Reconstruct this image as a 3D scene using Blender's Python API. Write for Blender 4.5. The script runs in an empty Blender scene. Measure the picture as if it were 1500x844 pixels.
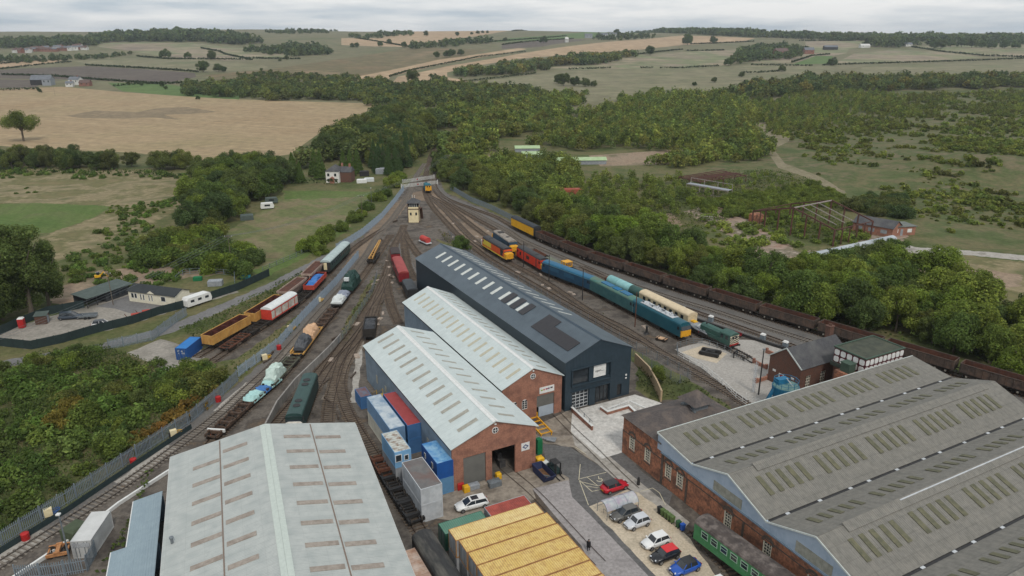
import bpy, math, random
import numpy as np
from mathutils import Matrix, Vector
from mathutils.geometry import delaunay_2d_cdt
R = math.radians
random.seed(7)
scene = bpy.context.scene
col = scene.collection
# ------------------------------------------------------------------ camera
FPX, YH, CAMH = 1060.0, 56.0, 62.0
TH = math.atan((422 - YH) / FPX)
cam = bpy.data.cameras.new('camera'); camo = bpy.data.objects.new('camera', cam); col.objects.link(camo)
camo.location = (0, 0, CAMH); camo.rotation_euler = (math.pi/2 - TH, 0, 0)
cam.sensor_width = 36; cam.lens = 36*FPX/1500; cam.clip_end = 20000; cam.clip_start = 0.5
scene.camera = camo
# ------------------------------------------------------------------ sky, sun, exposure
SUN_EL, SUN_AZ = 50, 160          # azimuth clockwise from +Y (the view direction)
w = bpy.data.worlds.new('World'); scene.world = w; w.use_nodes = True
nt = w.node_tree; nt.nodes.clear(); N = nt.nodes.new; L = nt.links.new
sky = N('ShaderNodeTexSky'); sky.sky_type = 'NISHITA'; sky.sun_disc = False
sky.sun_elevation = R(SUN_EL); sky.sun_rotation = R(SUN_AZ); sky.air_density = 1.5; sky.dust_density = 3
skb = N('ShaderNodeBackground'); skb.inputs[1].default_value = 0.10; L(sky.outputs[0], skb.inputs[0])
tc = N('ShaderNodeTexCoord'); sep = N('ShaderNodeSeparateXYZ'); L(tc.outputs['Generated'], sep.inputs[0])
zz = N('ShaderNodeMath'); zz.operation = 'MAXIMUM'; zz.inputs[1].default_value = 0.0; L(sep.outputs[2], zz.inputs[0])
za = N('ShaderNodeMath'); za.operation = 'ADD'; za.inputs[1].default_value = 0.10; L(zz.outputs[0], za.inputs[0])
dv = N('ShaderNodeVectorMath'); dv.operation = 'DIVIDE'; cmb = N('ShaderNodeCombineXYZ')
L(za.outputs[0], cmb.inputs[0]); L(za.outputs[0], cmb.inputs[1]); cmb.inputs[2].default_value = 1
L(tc.outputs['Generated'], dv.inputs[0]); L(cmb.outputs[0], dv.inputs[1])
n1 = N('ShaderNodeTexNoise'); n1.inputs['Scale'].default_value = 0.55; n1.inputs['Detail'].default_value = 7; n1.inputs['Roughness'].default_value = 0.55
mpn = N('ShaderNodeMapping'); mpn.inputs['Scale'].default_value = (1, 1.0, 0.2); mpn.inputs['Location'].default_value = (3.3, 1.2, 0)
L(dv.outputs[0], mpn.inputs[0]); L(mpn.outputs[0], n1.inputs['Vector'])
cr = N('ShaderNodeValToRGB'); e = cr.color_ramp
e.elements[0].position = 0.38; e.elements[0].color = (0.50, 0.575, 0.64, 1)
e.elements[1].position = 0.60; e.elements[1].color = (0.90, 0.90, 0.89, 1)
m_ = e.elements.new(0.48); m_.color = (0.70, 0.735, 0.76, 1)
L(n1.outputs[0], cr.inputs[0])
clb = N('ShaderNodeBackground'); clb.inputs[1].default_value = 1.0; L(cr.outputs[0], clb.inputs[0])
mx = N('ShaderNodeMixShader'); mx.inputs[0].default_value = 0.93; L(skb.outputs[0], mx.inputs[1]); L(clb.outputs[0], mx.inputs[2])
wo = N('ShaderNodeOutputWorld'); L(mx.outputs[0], wo.inputs[0])
sl = bpy.data.lights.new('sun', 'SUN'); slo = bpy.data.objects.new('sun', sl); col.objects.link(slo)
sl.energy = 1.45; sl.angle = R(10); sl.color = (1, 0.955, 0.88)
slo.rotation_euler = (R(90 - SUN_EL), 0, R(180 - SUN_AZ)); slo.location = (0, 0, 400)
scene.view_settings.view_transform = 'Standard'; scene.view_settings.look = 'None'
scene.view_settings.exposure = 0.14; scene.view_settings.gamma = 1; scene.view_settings.use_curve_mapping = False
scene.render.engine = 'CYCLES'
# ------------------------------------------------------------------ geometry of the place
def sm(t): t = min(1, max(0, t)); return t*t*(3-2*t)
def hgt(x, y):
    if y < 300: return 0.0
    u = x/max(y, 1.0)
    A = 84 + 10*math.exp(-((u+.38)/.16)**2) - 3*sm((u-.12)/.35) + 6*math.exp(-((u+.06)/.12)**2)
    h = A*sm((y-450)/2750.0)
    h += 9*math.exp(-((x-270)/95.0)**2 - ((y-350)/95.0)**2)*sm((y-300)/40.0)
    h += 3.5*math.sin(x/170.0+1)*math.sin(y/230.0)*sm((y-700)/500.0)
    if y > 3200: h -= (y-3200)*0.012
    return h
def P(px, py, z=0.0):                 # a spot of the plan survey: where the line of sight meets height z
    u = (px-750)/FPX; v = (py-422)/FPX
    t = (CAMH-z)/(math.sin(TH)+v*math.cos(TH)); return Vector((u*t, t*(math.cos(TH)-v*math.sin(TH)), z))
def G(px, py):                        # the same on the terrain
    u = (px-750)/FPX; v = (py-422)/FPX
    dy = math.cos(TH)-v*math.sin(TH); dz = -math.sin(TH)-v*math.cos(TH)
    if py > 240:
        p = P(px, py)
        if p.y < 300: return p
    t = 150.0
    while t < 7000:
        if CAMH+dz*t <= hgt(u*t, dy*t): break
        t *= 1.01
    a, b = t/1.01, t
    for _ in range(18):
        m = (a+b)/2
        if CAMH+dz*m <= hgt(u*m, dy*m): b = m
        else: a = m
    return Vector((u*b, dy*b, hgt(u*b, dy*b)))
def pxm(p):                           # metres per photo pixel at p
    return (p - Vector((0, 0, CAMH))).length/FPX
def wall_hit(px, py, base, d):        # where the sight line meets a vertical wall: (distance along, height)
    u = (px-750)/FPX; v = (py-422)/FPX
    D = Vector((u, math.cos(TH)-v*math.sin(TH), -math.sin(TH)-v*math.cos(TH)))
    n = Vector((-d.y, d.x, 0)); t = (Vector((base.x, base.y, CAMH))-Vector((0, 0, CAMH))).dot(n)/D.dot(n)
    p = Vector((0, 0, CAMH))+D*t; return (Vector((p.x-base.x, p.y-base.y, 0)).dot(d), p.z)
# ------------------------------------------------------------------ materials
MATS = {}
def S(r, g, b): # from display colour to linear
    f = lambda c: (c/255/12.92 if c/255 <= .04045 else ((c/255+.055)/1.055)**2.4)
    return (f(r), f(g), f(b), 1)
def lin(c): return tuple(c)+(1,) if len(c) == 3 else c
def mat(name, c1, c2=None, scale=2.0, rough=0.75, metal=0.0, bump=0.0, ribs=None, c3=None, scale2=0.3, amt2=0.5, spec=0.3, stretch=None, alpha=1, seams_rib_shade=None, lo=.35, hi=.65):
    if name in MATS: return MATS[name]
    m = bpy.data.materials.new(name); m.use_nodes = True; t = m.node_tree; n = t.nodes.new; l = t.links.new
    b = t.nodes['Principled BSDF']; b.inputs['Roughness'].default_value = rough; b.inputs['Metallic'].default_value = metal
    b.inputs['Specular IOR Level'].default_value = spec
    if alpha < 1: b.inputs['Alpha'].default_value = alpha
    c1 = lin(c1); c2 = lin(c2) if c2 else tuple(c*.8 for c in c1[:3])+(1,)
    tc = n('ShaderNodeTexCoord'); oi = n('ShaderNodeObjectInfo'); ad = n('ShaderNodeVectorMath'); ad.operation = 'ADD'
    mu = n('ShaderNodeMath'); mu.operation = 'MULTIPLY'; mu.inputs[1].default_value = 61.0; l(oi.outputs['Random'], mu.inputs[0])
    l(tc.outputs['Object'], ad.inputs[0]); l(mu.outputs[0], ad.inputs[1]); vec = ad.outputs[0]
    if stretch:
        mp = n('ShaderNodeMapping'); mp.inputs['Scale'].default_value = stretch; l(vec, mp.inputs[0]); vec = mp.outputs[0]
    no = n('ShaderNodeTexNoise'); no.inputs['Scale'].default_value = scale; no.inputs['Detail'].default_value = 5; no.inputs['Roughness'].default_value = .62
    l(vec, no.inputs['Vector'])
    rp = n('ShaderNodeValToRGB'); rp.color_ramp.elements[0].position = lo; rp.color_ramp.elements[1].position = hi
    rp.color_ramp.elements[0].color = c1; rp.color_ramp.elements[1].color = c2; l(no.outputs[0], rp.inputs[0]); out = rp.outputs[0]
    if c3:
        n2 = n('ShaderNodeTexNoise'); n2.inputs['Scale'].default_value = scale2; n2.inputs['Detail'].default_value = 6; n2.inputs['Roughness'].default_value = .6; l(vec, n2.inputs['Vector'])
        r2 = n('ShaderNodeValToRGB'); r2.color_ramp.elements[0].position = .46; r2.color_ramp.elements[1].position = .64
        r2.color_ramp.elements[1].color = (amt2, amt2, amt2, 1); l(n2.outputs[0], r2.inputs[0])
        mi = n('ShaderNodeMix'); mi.data_type = 'RGBA'; l(r2.outputs[0], mi.inputs[0]); l(out, mi.inputs[6]); mi.inputs[7].default_value = lin(c3); out = mi.outputs[2]
    hsrc = None
    if seams_rib_shade:                          # (axis, pitch, depth of tone): joints between sheets, boards or courses; on containers, shade of the ribs painted as bands
        for sm_ in seams_rib_shade:
            ax, pitch, dep = sm_[:3]
            sx = n('ShaderNodeSeparateXYZ'); l(tc.outputs['Object'], sx.inputs[0])
            dvd = n('ShaderNodeMath'); dvd.operation = 'DIVIDE'; dvd.inputs[1].default_value = pitch; l(sx.outputs[ax], dvd.inputs[0])
            fr = n('ShaderNodeMath'); fr.operation = 'FRACT'; l(dvd.outputs[0], fr.inputs[0])
            lt = n('ShaderNodeMath'); lt.operation = 'LESS_THAN'; lt.inputs[1].default_value = sm_[3] if len(sm_) > 3 else .07; l(fr.outputs[0], lt.inputs[0])
            ml = n('ShaderNodeMath'); ml.operation = 'MULTIPLY'; ml.inputs[1].default_value = dep; l(lt.outputs[0], ml.inputs[0])
            mi = n('ShaderNodeMix'); mi.data_type = 'RGBA'; l(ml.outputs[0], mi.inputs[0]); l(out, mi.inputs[6]); mi.inputs[7].default_value = (.03, .03, .03, 1); out = mi.outputs[2]
    l(out, b.inputs['Base Color'])
    if ribs or bump:
        bm = n('ShaderNodeBump'); bm.inputs['Strength'].default_value = bump or .5; bm.inputs['Distance'].default_value = .05
        if ribs:
            ax, pitch = ribs; wv = n('ShaderNodeTexWave'); wv.bands_direction = 'XYZ'[ax]; wv.inputs['Scale'].default_value = .314/pitch
            l(tc.outputs['Object'], wv.inputs['Vector']); l(wv.outputs[1], bm.inputs['Height'])
        else: l(no.outputs[0], bm.inputs['Height'])
        l(bm.outputs[0], b.inputs['Normal'])
    MATS[name] = m; return m
def glass(name='window glass', c=(.02, .025, .03), alpha=1): return mat(name, c, tuple(x*1.6 for x in c), 1, rough=.08, spec=.6, alpha=alpha)
# ------------------------------------------------------------------ mesh builder
class MB:
    def __init__(s): s.v = []; s.f = []; s.m = []; s.T = None
    def add(s, vs, fs, m=0):
        o = len(s.v); s.v += [tuple(s.T @ Vector(v)) if s.T else tuple(v) for v in vs]
        s.f += [tuple(i+o for i in f) for f in fs]; s.m += [m]*len(fs); return s
    def box(s, x0, x1, y0, y1, z0, z1, m=0):
        return s.add([(x0,y0,z0),(x1,y0,z0),(x1,y1,z0),(x0,y1,z0),(x0,y0,z1),(x1,y0,z1),(x1,y1,z1),(x0,y1,z1)],
                     [(3,2,1,0),(4,5,6,7),(0,1,5,4),(1,2,6,5),(2,3,7,6),(3,0,4,7)], m)
    def bar(s, a, b, w, h=None, m=0, up=(0,0,1)):      # a square bar from a to b
        a = Vector(a); b = Vector(b); d = (b-a).normalized(); u = Vector(up)
        if abs(d.dot(u)) > .95: u = Vector((1,0,0))
        x = d.cross(u).normalized()*(w/2); y = x.cross(d).normalized()*((h or w)/2)
        vs = [a-x-y, a+x-y, a+x+y, a-x+y, b-x-y, b+x-y, b+x+y, b-x+y]
        return s.add(vs, [(3,2,1,0),(4,5,6,7),(0,1,5,4),(1,2,6,5),(2,3,7,6),(3,0,4,7)], m)
    def cyl(s, a, b, r, r2=None, n=10, m=0, cap=True):
        a = Vector(a); b = Vector(b); r2 = r if r2 is None else r2; d = (b-a).normalized()
        x = d.orthogonal().normalized(); y = d.cross(x); vs = []
        for c, q in ((a, r), (b, r2)):
            for i in range(n):
                t = 2*math.pi*i/n; vs.append(c + x*math.cos(t)*q + y*math.sin(t)*q)
        fs = [(i, (i+1) % n, n+(i+1) % n, n+i) for i in range(n)]
        if cap: fs += [tuple(range(n-1, -1, -1)), tuple(range(n, 2*n))]
        return s.add(vs, fs, m)
    def tube(s, pts, r, n=6, m=0):
        pts = [Vector(p) for p in pts]; rs = r if isinstance(r, (list, tuple)) else [r]*len(pts); vs = []; k = len(pts)
        x = None
        for i, p in enumerate(pts):
            d = (pts[min(i+1, k-1)]-pts[max(i-1, 0)]).normalized()
            x = (d.orthogonal() if x is None else x - d*x.dot(d)).normalized(); y = d.cross(x)
            for j in range(n):
                t = 2*math.pi*j/n; vs.append(p + (x*math.cos(t)+y*math.sin(t))*rs[i])
        fs = [(i*n+j, i*n+(j+1) % n, (i+1)*n+(j+1) % n, (i+1)*n+j) for i in range(k-1) for j in range(n)]
        fs += [tuple(range(n-1, -1, -1)), tuple(range((k-1)*n, k*n))]
        return s.add(vs, fs, m)
    def loft(s, rings, m=0, cap=True, close=True):
        n = len(rings[0]); vs = [p for r in rings for p in r]; fs = []
        for i in range(len(rings)-1):
            for j in range(n if close else n-1):
                fs.append((i*n+j, i*n+(j+1) % n, (i+1)*n+(j+1) % n, (i+1)*n+j))
        if cap: fs += [tuple(range(n-1, -1, -1)), tuple(range((len(rings)-1)*n, len(rings)*n))]
        return s.add(vs, fs, m)
    def xprism(s, prof, x0, x1, m=0): return s.loft([[(x0, y, z) for y, z in prof], [(x1, y, z) for y, z in prof]], m)
    def zprism(s, poly, z0, z1, m=0): return s.loft([[(x, y, z0) for x, y in poly], [(x, y, z1) for x, y in poly]], m)
    def slab(s, a, b, c, d, t=.05, m=0):               # a four-sided sheet with thickness, raised along its normal
        a, b, c, d = map(Vector, (a, b, c, d)); n = (b-a).cross(d-a).normalized()*t
        return s.add([a, b, c, d, a+n, b+n, c+n, d+n], [(3,2,1,0),(4,5,6,7),(0,1,5,4),(1,2,6,5),(2,3,7,6),(3,0,4,7)], m)
    def sphere(s, c, r, n=10, k=6, m=0, sz=1):
        c = Vector(c); rings = []
        for i in range(k+1):
            t = math.pi*i/k; t = max(.02, min(math.pi-.02, t))
            rings.append([c+Vector((r*math.sin(t)*math.cos(2*math.pi*j/n), r*math.sin(t)*math.sin(2*math.pi*j/n), -r*sz*math.cos(t))) for j in range(n)])
        return s.loft(rings, m)
    def build(s, name, mats, parent=None, smooth=False, M=None):
        me = bpy.data.meshes.new(name); me.from_pydata(s.v, [], s.f); 
        if not isinstance(mats, (list, tuple)): mats = [mats]
        for q in mats: me.materials.append(q)
        if len(mats) > 1: me.polygons.foreach_set('material_index', s.m)
        if smooth: me.polygons.foreach_set('use_smooth', [True]*len(me.polygons))
        me.update(); o = bpy.data.objects.new(name, me); col.objects.link(o)
        if parent is not None: o.parent = parent
        if M is not None: o.matrix_local = M
        return o
def tag(o, label, cat=None, group=None, kind=None):
    if label: o['label'] = label
    if cat: o['category'] = cat
    if group: o['group'] = group
    if kind: o['kind'] = kind
    return o
def thing(name, label, cat, loc=(0, 0, 0), rz=0.0, group=None):
    o = bpy.data.objects.new(name, None); col.objects.link(o); o.empty_display_size = .5
    o.location = loc; o.rotation_euler = (0, 0, rz); return tag(o, label, cat, group)
def dup(src, loc, rz, label=None, scale=None, group=None):
    def cp(o, par):
        c = o.copy(); col.objects.link(c); c.parent = par
        for ch in o.children: cp(ch, c)
        return c
    c = cp(src, None); c.location = loc; c.rotation_euler = (0, 0, rz)
    if scale is not None: c.scale = scale if isinstance(scale, tuple) else (scale,)*3
    if label: c['label'] = label
    if group: c['group'] = group
    return c
def heading(a, b): return math.atan2(b.y-a.y, b.x-a.x)
def spline(pts, step=1.0):
    pts = [Vector((p[0], p[1])) for p in pts]; out = []
    q = [pts[0]*2-pts[1]]+pts+[pts[-1]*2-pts[-2]]
    for i in range(1, len(q)-2):
        a, b, c, d = q[i-1:i+3]; n = max(2, int((c-b).length/step))
        for k in range(n):
            t = k/n; out.append(.5*((2*b)+(c-a)*t+(2*a-5*b+4*c-d)*t*t+(3*b-a-3*c+d)*t**3))
    out.append(pts[-1]); return out
GRID = R(26.8)                        # the works' building grid
UX = Vector((math.cos(GRID), math.sin(GRID), 0)); UY = Vector((-math.sin(GRID), math.cos(GRID), 0))
# ------------------------------------------------------------------ ground
def gmat(name, cols, scale=.08, stripes=None, fine=1.5, rough=.95, bump=0, dist=0):
    """ground cover: patches of several colours, fine grain, optional cultivation lines (angle, pitch, strength)"""
    if name in MATS: return MATS[name]
    m = bpy.data.materials.new(name); m.use_nodes = True; t = m.node_tree; n = t.nodes.new; l = t.links.new
    b = t.nodes['Principled BSDF']; b.inputs['Roughness'].default_value = rough; b.inputs['Specular IOR Level'].default_value = .15
    tc = n('ShaderNodeTexCoord'); vec = tc.outputs['Object']
    no = n('ShaderNodeTexNoise'); no.inputs['Scale'].default_value = scale; no.inputs['Detail'].default_value = 8; no.inputs['Roughness'].default_value = .62; no.inputs['Distortion'].default_value = dist
    l(vec, no.inputs['Vector']); rp = n('ShaderNodeValToRGB'); el = rp.color_ramp.elements; k = len(cols)
    for i, c in enumerate(cols):
        p = .34+.32*i/max(1, k-1)
        if i < 2: el[i].position = p; el[i].color = lin(c)
        else: q = el.new(p); q.color = lin(c)
    l(no.outputs[0], rp.inputs[0]); out = rp.outputs[0]
    def overlay(fac, dark, light):
        nonlocal out
        r2 = n('ShaderNodeValToRGB'); r2.color_ramp.elements[0].position = .3; r2.color_ramp.elements[1].position = .7
        r2.color_ramp.elements[0].color = (dark,)*3+(1,); r2.color_ramp.elements[1].color = (light,)*3+(1,); l(fac, r2.inputs[0])
        mi = n('ShaderNodeMix'); mi.data_type = 'RGBA'; mi.blend_type = 'MULTIPLY'; mi.inputs[0].default_value = 1; l(out, mi.inputs[6]); l(r2.outputs[0], mi.inputs[7]); out = mi.outputs[2]
    n2 = n('ShaderNodeTexNoise'); n2.inputs['Scale'].default_value = fine; n2.inputs['Detail'].default_value = 6; n2.inputs['Roughness'].default_value = .7; l(vec, n2.inputs['Vector'])
    overlay(n2.outputs[0], .72, 1.25)
    if stripes:
        a, pitch, st = stripes; mp = n('ShaderNodeMapping'); mp.inputs['Rotation'].default_value = (0, 0, R(a)); l(vec, mp.inputs[0])
        mp2 = n('ShaderNodeMapping'); mp2.inputs['Scale'].default_value = (1/pitch, .02/pitch, 1); l(mp.outputs[0], mp2.inputs[0])
        n3 = n('ShaderNodeTexNoise'); n3.inputs['Scale'].default_value = 1; n3.inputs['Detail'].default_value = 4; n3.inputs['Roughness'].default_value = .7; l(mp2.outputs[0], n3.inputs['Vector'])
        overlay(n3.outputs[0], 1-st, 1+st*.6)
    if bump:
        bm = n('ShaderNodeBump'); bm.inputs['Strength'].default_value = bump; bm.inputs['Distance'].default_value = .3; l(n2.outputs[0], bm.inputs['Height']); l(bm.outputs[0], b.inputs['Normal'])
    l(out, b.inputs['Base Color']); MATS[name] = m; return m
g_rough = gmat('rough grass', [(.06,.08,.026),(.095,.105,.04),(.14,.125,.06),(.08,.09,.035)], .05, fine=.8)
g_scrub = gmat('scrub hillside', [(.06,.084,.026),(.088,.106,.04),(.135,.12,.06),(.072,.094,.032),(.155,.128,.075),(.08,.10,.034)], .028, fine=.5)
g_far = gmat('distant pasture', [(.135,.135,.072),(.165,.15,.088),(.115,.125,.06)], .006, fine=.05)
g_bal = gmat('oily railway ballast', [(.058,.050,.044),(.095,.082,.071),(.145,.125,.106),(.078,.067,.058),(.135,.10,.07)], .16, fine=2.2)
g_bal2 = gmat('grey track ballast', [(.11,.105,.10),(.15,.14,.13),(.125,.115,.105)], .15, fine=2.5)
g_balb = gmat('brown track ballast', [(.15,.115,.085),(.215,.16,.115),(.115,.095,.078)], .12, fine=2.2)
g_conc = gmat('worn concrete', [(.30,.275,.24),(.37,.345,.31),(.24,.22,.19)], .2, fine=1.2)
g_conb = gmat('stained concrete', [(.18,.15,.118),(.29,.25,.205),(.13,.108,.088)], .25, fine=1.3)
g_paved = gmat('new pale paving', [(.50,.475,.44),(.56,.54,.505),(.44,.42,.39)], .35, fine=1.5)
g_tar = gmat('grey asphalt', [(.105,.102,.10),(.135,.13,.127),(.09,.088,.087)], .2, fine=2)
g_road = gmat('pinkish road surface', [(.285,.26,.252),(.325,.30,.292),(.25,.23,.225)], .15, stripes=(26, 1.5, .08), fine=2)
g_sand = gmat('buff gravel car park', [(.46,.38,.275),(.52,.44,.335),(.40,.34,.255)], .3, fine=3)
g_grav = gmat('pale grey gravel', [(.30,.28,.255),(.37,.345,.315),(.33,.31,.28)], .12, fine=2)
g_cmp = gmat('compound hardcore', [(.235,.215,.185),(.30,.275,.24),(.20,.185,.16)], .12, fine=1.5)
g_path = gmat('grey track', [(.15,.145,.145),(.19,.185,.18)], .2, fine=1.5)
g_dirt = gmat('bare earth', [(.22,.155,.105),(.28,.21,.15),(.12,.11,.06)], .06, fine=.8)
g_rub = gmat('brick rubble', [(.26,.165,.12),(.33,.25,.20),(.15,.13,.085),(.36,.30,.25)], .12, fine=1)
g_stub = gmat('stubble field', [(.30,.215,.125),(.335,.25,.15),(.285,.225,.125)], .008, stripes=(-66, 7, .16), fine=.15)
g_burn = gmat('darker stubble patch', [(.19,.15,.095),(.25,.19,.12)], .05, stripes=(-66, 5, .12), fine=.2)
g_stub2 = gmat('bright stubble', [(.36,.255,.16),(.40,.29,.185)], .006, stripes=(-35, 14, .10), fine=.04)
g_plo = gmat('ploughed grey field', [(.105,.085,.072),(.125,.105,.085)], .01, stripes=(80, 9, .10), fine=.08)
g_olv = gmat('olive field', [(.17,.17,.095),(.205,.185,.115),(.145,.155,.08)], .01, stripes=(70, 30, .2), fine=.06)
g_oli2 = gmat('striped grey green field', [(.255,.215,.15),(.175,.195,.10),(.29,.235,.165),(.20,.165,.13)], .005, stripes=(-75, 34, .34), fine=.05)
g_grn = gmat('green pasture', [(.085,.14,.045),(.105,.155,.05)], .01, fine=.08)
g_lawn = gmat('mown green field', [(.075,.125,.03),(.10,.14,.04),(.12,.13,.055)], .05, stripes=(-20, 4, .1), fine=.6)
g_hay = gmat('dry mown meadow', [(.16,.135,.075),(.12,.14,.052),(.19,.155,.09),(.10,.145,.042)], .045, stripes=(-40, 4, .16), fine=.5)
g_tan = gmat('dry tan grass', [(.20,.16,.085),(.13,.125,.055),(.24,.195,.115),(.10,.105,.045)], .05, fine=.4)
g_moor = gmat('rough moor', [(.20,.145,.085),(.13,.115,.06),(.24,.175,.105)], .012, fine=.06)
g_sandy = gmat('sandy footpath', [(.24,.20,.135),(.17,.155,.09)], .08, fine=.6)
GP = []                               # (name, material, outline in survey coordinates)
def gp(name, m, *pts): GP.append((name, m, pts))
gp('hillside', g_scrub, (1000,262),(1120,215),(1110,150),(1250,135),(1500,128),(1900,150),(1900,420),(1500,400),(1330,330),(1200,275),(1110,262))
gp('stubble_field', g_stub, (-200,140),(0,131),(90,127),(180,135),(250,140),(330,145),(420,148),(555,152),(548,158),(505,178),(472,192),(440,215),(425,226),(385,232),(300,236),(200,224),(60,218),(-200,200))
gp('burnt_patch', g_burn, (95,170),(140,162),(200,164),(235,158),(275,157),(318,164),(280,167),(240,168),(265,176),(225,172),(180,174),(120,173))
gp('field', g_stub2, (-160,97),(40,89),(95,88),(60,95),(-160,110))
gp('field', g_plo, (-160,112),(60,99),(130,97),(285,107),(288,113),(235,123),(150,118),(-160,112.5))
gp('field', g_plo, (-160,114),(90,118),(60,123),(52,128),(-160,131))
gp('field', g_olv, (105,89),(150,84.5),(260,84.5),(392,97),(392,102),(290,106),(150,97))
gp('field', g_oli2, (145,61),(215,61),(280,63),(330,69),(390,73),(447,83),(420,86),(330,89),(260,84),(230,81),(180,73),(145,69))
gp('field', g_grn, (158,121.5),(240,123),(300,131),(352,141),(350,146),(250,140),(180,134),(165,126))
gp('moor', g_moor, (300,110),(400,101),(500,86),(600,70),(715,73),(655,92),(560,109),(500,120),(440,116),(330,122))
gp('field', g_stub2, (500,122),(530,111),(640,88),(760,70.5),(772,72),(700,85),(640,95.5),(572,112),(562,126))
gp('field', g_stub2, (572,126),(582,112.5),(660,96),(760,79),(900,60.5),(1000,52),(1106,56),(1090,60.5),(1000,66),(935,73),(760,86),(700,96),(655,106),(655,113),(690,119),(615,133))
gp('field', g_stub2, (500,56),(560,56),(640,41),(750,45),(700,53),(600,69),(500,66))
gp('field', g_grn, (716,62),(745,56),(850,48),(870,45),(995,47),(920,53),(830,57),(740,61))
gp('field', g_grn, (850,42),(920,39),(965,45),(900,45))
gp('field', g_plo, (735,66),(830,57.5),(865,58),(790,69),(735,72))
gp('field', g_oli2, (800,100),(935,80.5),(1110,70.5),(1150,72),(1068,96),(830,103))
gp('field', g_olv, (560,160),(610,137),(700,119),(830,103.5),(1068,96.5),(1195,96),(1280,95),(1150,118),(1060,132),(850,150),(700,150))
gp('field', g_oli2, (1150,72),(1200,63),(1250,60),(1240,78),(1160,92),(1100,92))
gp('field', g_grn, (1160,95),(1195,82),(1220,82),(1215,93))
gp('field', g_oli2, (1222,93),(1250,79),(1310,72.5),(1380,76.5),(1440,84),(1350,90))
gp('field', g_olv, (1262,99),(1500,89),(1800,90),(1800,112),(1500,112),(1340,112),(1260,118))
gp('field', g_oli2, (1340,68),(1500,66),(1800,66),(1800,84),(1500,84),(1420,81))
gp('field', g_oli2, (1180,61),(1330,57),(1330,62),(1240,72),(1180,74))
gp('field', g_lawn, (-260,300),(0,299),(60,297),(165,302),(135,320),(75,341),(0,345),(-260,360))
gp('rough_meadow', g_tan, (-260,262),(0,248),(150,248),(280,257),(290,272),(215,300),(165,302),(60,297),(-260,300))
gp('rough_meadow', g_tan, (60,348),(135,320),(190,300),(265,283),(290,275),(285,300),(200,335),(130,365),(80,385))
gp('meadow', g_hay, (300,352),(340,335),(385,308),(418,283),(546,284),(545,300),(508,335),(450,368),(388,394),(360,388),(310,362))
gp('green_strip', g_lawn, (415,279),(545,281),(546,288),(418,292))
gp('green_strip', g_lawn, (366,398),(388,390),(450,362),(508,330),(516,334),(450,376),(392,404))
gp('bare_ground', g_dirt, (70,440),(90,420),(150,395),(300,385),(345,375),(330,400),(200,418),(140,432),(100,452))
gp('trackside_path', g_path, (604,262),(586,284),(545,328),(500,358),(455,384),(385,419),(330,443),(245,478),(150,503),(50,521),(-200,560),(-200,580),(40,532),(140,515),(250,488),(335,452),(390,427),(462,390),(506,363),(552,331),(592,287),(612,264))
gp('hardstanding', g_cmp, (-120,500),(0,486),(100,456),(124,450),(188,420),(262,430),(345,425),(350,428),(271,450),(196,473),(93,501),(47,511),(0,506),(-120,530))
gp('patio', g_path, (140,449),(192,432),(270,444),(258,455),(200,462),(168,452))
gp('concrete_pad', g_cmp, (183,518),(235,497),(300,514),(300,524),(246,548),(225,532))
gp('yard', g_bal, (606,258),(640,255),(652,282),(700,302),(750,325),(800,350),(990,420),(1200,486),(1560,592),(1900,700),(2400,1300),(-900,1300),(-300,960),(0,806),(101,742),(200,675),(281,622),(334,575),(370,545),(300,524),(300,512),(385,458),(460,398),(494,370),(532,346),(560,322),(578,300),(592,281))
gp('grass_verge', g_rough, (352,560),(377,535),(409,510),(445,470),(436,462),(395,492),(345,526),(300,536),(320,550))
gp('grass_verge', g_rough, (640,350),(668,360),(733,397),(800,435),(930,514),(1010,556),(1072,600),(1040,625),(985,585),(960,590),(930,570),(935,540),(905,500),(700,390),(650,366))
gp('grass_verge', g_rough, (493,498),(520,450),(547,405),(556,402),(545,435),(524,468),(509,500))
gp('ballast_strip', g_bal2, (640,268),(660,288),(700,304),(755,330),(800,354),(860,378),(990,423),(1120,468),(1290,518),(1600,606),(1600,650),(1290,545),(1120,503),(990,455),(905,420),(860,398),(800,372),(750,346),(700,316),(655,298),(634,276))
gp('ballast_strip', g_balb, (600,283),(640,276),(660,298),(700,328),(735,350),(745,368),(700,368),(668,345),(640,316),(628,296),(606,292))
gp('ballast_strip', g_balb, (598,285),(602,290),(588,312),(565,338),(530,378),(505,405),(497,398),(530,352),(560,320),(580,297))
gp('ballast_strip', g_bal2, (530,378),(505,410),(470,455),(420,512),(350,578),(240,668),(100,765),(-120,905),(-120,880),(90,755),(230,655),(340,570),(405,510),(455,452),(495,402),(520,372))
gp('ballast_strip', g_bal2, (582,348),(588,349),(596,372),(612,402),(622,430),(600,430),(586,392))
gp('concrete_pad', g_conc, (167,706),(181,712),(262,654),(244,652))
gp('concrete_pad', g_conc, (0,806),(60,776),(74,788),(-4,829))
gp('concrete_pad', g_conc, (312,602),(330,602),(374,562),(360,560))
gp('concrete_pad', g_conc, (400,538),(412,536),(452,492),(436,490))
gp('concrete_pad', g_conc, (513,590),(524,590),(532,500),(521,520))
gp('concrete_path', g_conb, (470,585),(478,572),(540,475),(548,478),(500,560),(492,590))
gp('gravel_yard', g_grav, (988,512),(1012,505),(1045,495),(1115,500),(1200,523),(1300,560),(1200,600),(1108,600),(1085,585),(1055,560),(1022,535))
gp('sand_heap_floor', g_sand, (998,516),(1030,506),(1065,518),(1050,532),(1020,525))
gp('stained_apron', g_conb, (640,760),(625,740),(668,715),(745,690),(795,680),(835,700),(836,706),(780,717),(785,730),(713,765))
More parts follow.
